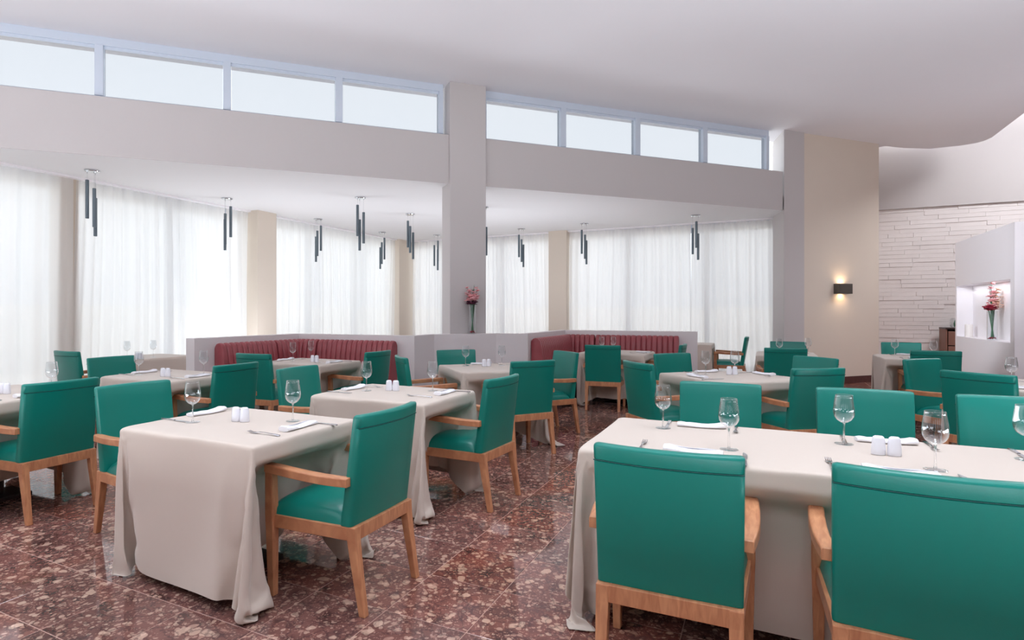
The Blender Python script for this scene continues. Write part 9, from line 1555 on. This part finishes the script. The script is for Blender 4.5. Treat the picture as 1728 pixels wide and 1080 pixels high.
# long front right table
TU, TV = 0.34, 2.90
c = gxy(TU, TV); table('C', c[0], c[1], gr_, PH['T7'], sub=2)
for nm, uu in (('left', -0.28), ('middle', 0.42)):
    setting(gxy(uu, TV - 0.42), AV, nm + ' near place of ' + PH['T7'], glass=(0.15, 0.26), nap=(0.02, 0.12), fork=(-0.19, 0.15), knife=(0.215, 0.10))
for nm, uu in (('left', -0.25), ('middle', 0.52), ('right', 1.13)):
    setting(gxy(uu, TV + 0.42), AV + 180, nm + ' far place of ' + PH['T7'], glass=(0.20, 0.23), nap=(0.03, 0.11), nap_rot=0.15, fork=(-0.13, 0.12), knife=(0.19, 0.12))
shakers(*gxy(0.45, 2.93), GRID + 5, PH['T7'])
chair(0.668, 1.925, AV + 1.5, 'large teal armchair back in front of the long table, fully in the picture')
chair(1.322, 1.640, AV - 1.5, 'largest teal armchair back, cut off by the bottom right corner')
chair(1.655, 3.75, AV + 180 + 1, 'teal armchair behind the left end of the long front right table')
chair(2.36, 3.44, AV + 180 + 1, 'teal armchair behind the middle of the long front right table')
chair(2.95, 3.14, AV + 180 + 1, 'teal armchair behind the right end of the long table, cut by the picture edge')
# right booth
c = gxy(-1.89, 8.58); table('B', c[0], c[1], gr_, PH['T8'])
S = side(-1.89, 8.58, 0.93, 0.86)
place('glass', (2.02, 8.45, TZ), 0.3, 'left clear wine glass of ' + PH['T8'], 'wine glasses')
place('glass', (2.20, 8.50, TZ), 0.3, 'right clear wine glass of ' + PH['T8'], 'wine glasses')
setting(*S['right'], 'right place of ' + PH['T8'], items='nfk', nap_rot=0.9)
chair(1.89, 7.87, AV + 8, 'dark teal armchair with its back to the camera, in front of the right red booth')
chair(3.08, 8.09, AU + 180, 'teal armchair mostly hidden at the right of the right red booth')
# by the right curtains
c = gxy(-1.28, 11.5); table('A', c[0], c[1], gr_, PH['T9'])
chair(5.09, 10.42, AU + 180, 'slim side view of a teal armchair beside the right curtains')
# before the wall lamp
c = gxy(0.28, 9.25); table('A', c[0], c[1], math.radians(AV + 180), PH['T10'])
S = side(0.28, 9.25, 0.74, 0.95)
setting(*S['near'], 'near place of ' + PH['T10'], glass=(0.14, 0.24), items='nfk')
setting(*S['far'], 'far place of ' + PH['T10'], items='nfk')
place('glass', (4.32, 7.95, TZ), 0.3, 'left clear wine glass of ' + PH['T10'], 'wine glasses')
place('glass', (4.80, 8.10, TZ), 0.3, 'right clear wine glass of ' + PH['T10'], 'wine glasses')
chair(4.02, 7.25, AV + 6, 'dark teal armchair back in front of the table below the wall lamp')
chair(4.91, 8.80, AV + 180, 'teal armchair facing the camera, nearest to the white wall end and wall lamp')
# before the stone wall
c = gxy(1.72, 9.35); table('A', c[0], c[1], math.radians(AV + 180), PH['T11'])
S = side(1.72, 9.35, 0.74, 0.95)
setting(*S['far'], 'far place of ' + PH['T11'], items='nfk')
setting(*S['near'], 'near place of ' + PH['T11'], items='nfk')
place('glass', (5.78, 7.80, TZ), 0.3, 'left clear wine glass of ' + PH['T11'], 'wine glasses')
place('glass', (5.95, 7.37, TZ), 0.3, 'right clear wine glass of ' + PH['T11'], 'wine glasses')
chair(6.42, 8.55, AV + 180, 'teal armchair facing the camera before the white stone wall')
chair(5.49, 6.76, AV, 'dark teal armchair back in front of the niche partition')
# right edge
S = rot_table('T12', 4.58, 4.60, R0, None)
setting(*S['far'], 'far place of ' + PH['T12'], items='nfk')
setting(*S['left'], 'left place of ' + PH['T12'], items='nfk')
place('glass', (4.46, 4.74, TZ), 0.3, 'clear wine glass of ' + PH['T12'], 'wine glasses')
chair(4.40, 5.62, R0 + 270, 'teal armchair facing right, behind the angled table at the right edge')
chair(3.83, 4.36, R0 + 4, 'big teal armchair back just left of the picture\'s right edge, behind the long table')

# ------------------------------------------------------------------ hanging lamps
def pendant(x, y, phi, dr, label):
    root = empty('pendant_lamp', (x, y, ZS))
    tag(root, label, 'lamp', 'three-tube pendant lamps in the window bay')
    obj('canopy', MB().lathe([(0.001, 0.0), (0.085, 0.0), (0.085, -0.014), (0.078, -0.022), (0.001, -0.022)], 28), 'chrome', root, smooth=True, angle=40)
    for k, top in enumerate((-0.125, -0.235, -0.34)):
        a = math.radians(phi + dr * 120 * k); cx_, cy_ = 0.055 * math.cos(a), 0.055 * math.sin(a)
        t = obj('tube', MB().lathe([(0.001, top), (0.018, top), (0.0215, top - 0.004), (0.0215, top - 0.486), (0.018, top - 0.49), (0.001, top - 0.49)], 16, (cx_, cy_)), 'pendant', root, smooth=True, angle=40)
        obj('cable', MB().lathe([(0.0014, -0.045), (0.0014, top)], 6, (cx_, cy_)), 'chrome', t)
        obj('pin', MB().lathe([(0.001, -0.022), (0.006, -0.022), (0.004, -0.048), (0.001, -0.048)], 8, (cx_, cy_)), 'chrome', t)
for x, y, phi, dr, lb in (
    (-4.69, 7.40, 205, 1, 'leftmost and largest three-tube hanging lamp, before the left curtain'),
    (-3.72, 9.23, 20, 1, 'three-tube hanging lamp just left of the left taupe pillar'),
    (-2.79, 11.30, 30, -1, 'three-tube hanging lamp just right of the left taupe pillar'),
    (-1.60, 9.16, 230, 1, 'near three-tube hanging lamp above the middle of the left booth'),
    (-1.81, 13.2, 30, -1, 'small far three-tube hanging lamp left of the corner post'),
    (-0.95, 10.70, 150, 1, 'three-tube hanging lamp in front of the corner post'),
    (-0.60, 13.70, 60, 1, 'small far three-tube hanging lamp close to the central pillar'),
    (0.365, 10.0, 150, 1, 'three-tube hanging lamp half hidden by the central pillar'),
    (1.28, 12.65, 150, 1, 'three-tube hanging lamp left of the right taupe pillar'),
    (2.49, 11.90, 150, 1, 'three-tube hanging lamp right of the right taupe pillar'),
    (4.34, 10.85, 260, -1, 'rightmost three-tube hanging lamp, before the right curtain')):
    pendant(x, y, phi, dr, lb)

# ------------------------------------------------------------------ wall lamp
tcn_ = 2.40; zc = 1.756
root = empty('wall_lamp', lx(tcn_, 0, zc)[:], math.atan2(LD.y, LD.x))
tag(root, 'square bronze wall lamp glowing up and down the beige wall', 'lamp')
sh = MB()
w, h, dp, th = 0.168, 0.092, 0.115, 0.004
sh.box(-w, w, -dp, -dp + th, -h, h); sh.box(-w, -w + th, -dp, 0, -h, h); sh.box(w - th, w, -dp, 0, -h, h)
obj('shade', sh, 'sconce', root)
obj('backplate', MB().box(-w + th, w - th, -0.012, 0, -h * 0.9, h * 0.9), 'sconce', root)
M['bulb'] = bpy.data.materials.new('warm_bulb'); M['bulb'].use_nodes = True
_b = M['bulb'].node_tree.nodes['Principled BSDF']; _b.inputs['Emission Color'].default_value = (1, 0.72, 0.45, 1); _b.inputs['Emission Strength'].default_value = 14
obj('bulb', MB().lathe([(0.001, -0.03), (0.014, -0.025), (0.016, 0), (0.014, 0.025), (0.001, 0.03)], 12, (0, -0.06)), 'bulb', root, smooth=True)
for sgn in (1, -1):
    p = lx(tcn_, -0.055, zc + 0.03 * sgn)
    light('wall_lamp_beam', 'SPOT', p, 9.0, (1.0, 0.70, 0.42), (0, 0, 0) if sgn < 0 else (math.pi, 0, 0), spot_size=2.5, spot_blend=1.0, shadow_soft_size=0.05)

# ------------------------------------------------------------------ niche: candle, flowers; flowers on the half-wall
cd = empty('pillar_candle', gx(NU + 0.085, 11.62, zl)[:])
tag(cd, 'thick white pillar candle on the niche ledge', 'candle')
obj('wax', MB().lathe([(0.001, 0), (0.048, 0), (0.05, 0.003), (0.05, 0.19), (0.046, 0.195), (0.03, 0.190), (0.001, 0.188)], 24), 'candle', cd, smooth=True, angle=50)
obj('wick', MB().lathe([(0.0015, 0.188), (0.0015, 0.2), (0.0003, 0.202)], 6), 'cabdark', cd)

def vase(name, loc, r, h, label, square=False):
    root = empty(name, loc)
    tag(root, label, 'vase')
    n = 24
    obj('vessel', MB().lathe([(0.0008, 0.0), (r, 0.0), (r, h), (r - 0.003, h), (r - 0.003, 0.012), (0.0008, 0.012)], n), 'glass', root, smooth=True, angle=50)
    rp = random.Random(2); pb = MB()
    for k in range(22):
        a, q = rp.uniform(0, 6.28), (r - 0.016) * math.sqrt(rp.random()); z0 = 0.0125 + 0.008 * (k % 3)
        pb.lathe([(0.0005, z0), (0.007, z0 + 0.003), (0.008, z0 + 0.007), (0.005, z0 + 0.012), (0.0005, z0 + 0.0135)], 7, (q * math.cos(a), q * math.sin(a)))
    pbo = obj('pebbles', pb, 'redf', root, smooth=True); pbo['kind'] = 'stuff'
    return root

def flower_head(center, rad, m, parent, rnd, n=9):
    mbf = MB(); rad *= 1.35
    for k in range(n):
        a = 2 * math.pi * k / n + rnd.uniform(-.3, .3); el = rnd.uniform(0.1, 1.1)
        d = Vector((math.cos(a) * math.cos(el), math.sin(a) * math.cos(el), math.sin(el)))
        s_ = Vector((-math.sin(a), math.cos(a), 0)); up_ = d.cross(s_) * -1
        base = Vector(center)
        p0 = base; p1 = base + d * rad * 0.5 + s_ * rad * 0.5 + up_ * rad * .05; p2 = base + d * rad * 0.5 - s_ * rad * 0.5 + up_ * rad * .05
        p3 = base + d * rad * 0.95 + s_ * rad * 0.36 + up_ * rad * .28; p4 = base + d * rad * 0.95 - s_ * rad * 0.36 + up_ * rad * .28; p5 = base + d * rad * 1.1 + up_ * rad * .2
        mbf.add([p0, p1, p2, p3, p4, p5], [(0, 1, 2), (1, 3, 4, 2), (3, 5, 4)])
    o = obj('blossom', mbf, m, parent, smooth=True, fix=False)
    s = o.modifiers.new('sol', 'SOLIDIFY'); s.thickness = 0.002
    return o

def bouquet(loc, hv, r, stalks, label, seed):
    rnd = random.Random(seed)
    root = empty('flower_bouquet', loc)
    tag(root, label, 'flowers')
    for (x, y, top, m, nb_, z0, rad) in stalks:
        bx, by = -x * 0.35, -y * 0.35
        st = MB(); pts = [(bx * r, by * r, 0.02), (0.2 * x * r, 0.2 * y * r, hv * 0.55), (x * r * 0.8, y * r * 0.8, hv), (x * r * 2.0, y * r * 2.0, top)]
        st.tube(pts, [0.010, 0.009, 0.007, 0.002], 6)
        so = obj('stem', st, 'green', root, smooth=True, angle=60)
        for k in range(nb_):
            t = k / max(1, nb_ - 1)
            z = z0 + (top - 0.03 - z0) * t
            f = (z - hv) / (top - hv)
            px_, py_ = x * r * (0.8 + 1.2 * f), y * r * (0.8 + 1.2 * f)
            side_ = (k % 2 * 2 - 1) * 0.012
            flower_head((px_ + side_, py_ - 0.01, z), rad * (1 - 0.55 * t), m, so, rnd)
    return root
p = gx(NU + 0.075, 10.55, zl)
vase('glass_vase', p[:], 0.058, 0.40, 'tall clear cylinder vase in the wall niche')
bouquet(p[:], 0.40, 0.05, [(-0.35, -0.2, 0.80, 'pinkf', 6, 0.47, 0.052), (0.75, 0.1, 0.72, 'creamf', 6, 0.44, 0.062), (0.45, 0.3, 0.66, 'creamf', 5, 0.44, 0.055),
     (-1.15, 0.0, 0.47, 'redf', 3, 0.42, 0.05), (-0.7, -0.3, 0.50, 'redf', 3, 0.43, 0.05), (-0.2, -0.4, 0.47, 'redf', 2, 0.43, 0.045), (0.1, 0.5, 0.78, 'green', 2, 0.6, 0.02)],
     'pink, cream and crimson flowers standing in the niche vase', 3)
p = Vector((0.141, 8.128, HW))
vase('glass_vase', p[:], 0.048, 0.40, 'slim clear cylinder vase on the half-wall before the central pillar')
bouquet(p[:], 0.40, 0.042, [(-0.8, 0, 0.66, 'pinkf', 5, 0.46, 0.05), (0.1, 0.2, 0.60, 'pinkf', 4, 0.46, 0.05), (0.85, 0.1, 0.66, 'pinkf', 5, 0.46, 0.05), (-0.5, -0.4, 0.45, 'darkf', 2, 0.41, 0.045), (0.5, -0.3, 0.46, 'darkf', 3, 0.41, 0.048), (0.0, -0.4, 0.45, 'darkf', 2, 0.41, 0.045), (0.3, 0.5, 0.68, 'green', 2, 0.6, 0.015)],
     'pale pink gladioli above plum flowers in the half-wall vase', 5)

# ------------------------------------------------------------------ cabinet by the stone wall
root = empty('side_cabinet', gx(3.55, 14.7)[:], gr_)
tag(root, 'brown wooden cabinet with dark drawer front beside the partition', 'cabinet')
obj('side_panel', MB().box(-0.38, -0.355, -0.24, 0.24, 0.0, 0.99), 'cab', root, bevel=0.003)
obj('side_panel', MB().box(0.355, 0.38, -0.24, 0.24, 0.0, 0.99), 'cab', root, bevel=0.003)
obj('back_panel', MB().box(-0.355, 0.355, 0.2, 0.22, 0.0, 0.99), 'cabdark', root)
obj('top', MB().box(-0.385, 0.385, -0.25, 0.24, 0.99, 1.02), 'cabdark', root, bevel=0.003)
for k in range(3):
    d_ = obj('drawer', MB().box(-0.34, 0.34, -0.235, 0.18, 0.10 + 0.29 * k, 0.37 + 0.29 * k), 'cab', root, bevel=0.004)
    obj('knob', MB().box(-0.05, 0.05, -0.25, -0.236, 0.225 + 0.29 * k, 0.237 + 0.29 * k), 'steel', d_)
p = gx(3.36, 14.68, 1.02)
root = empty('glass_jar', p[:])
tag(root, 'round clear glass jar with a dark leaf on the brown cabinet', 'jar')
obj('vessel', MB().lathe([(0.001, 0.0), (0.05, 0.0), (0.075, 0.03), (0.085, 0.09), (0.08, 0.15), (0.06, 0.19), (0.057, 0.188), (0.077, 0.148), (0.081, 0.09), (0.071, 0.033), (0.048, 0.006), (0.001, 0.006)], 24), 'glass', root, smooth=True)
lf = MB(); lf.loft([[(0.0 + 0.02 * t - w_, 0.01, 0.01 + 0.15 * t), (0.02 * t, 0.0, 0.012 + 0.15 * t), (0.0 + 0.02 * t + w_, 0.01, 0.01 + 0.15 * t), (0.02 * t, 0.004, 0.012 + 0.15 * t)] for t, w_ in ((0, 0.004), (0.25, 0.02), (0.5, 0.03), (0.8, 0.02), (1, 0.003))])
obj('leaf', lf, 'green', root, smooth=True, angle=60)
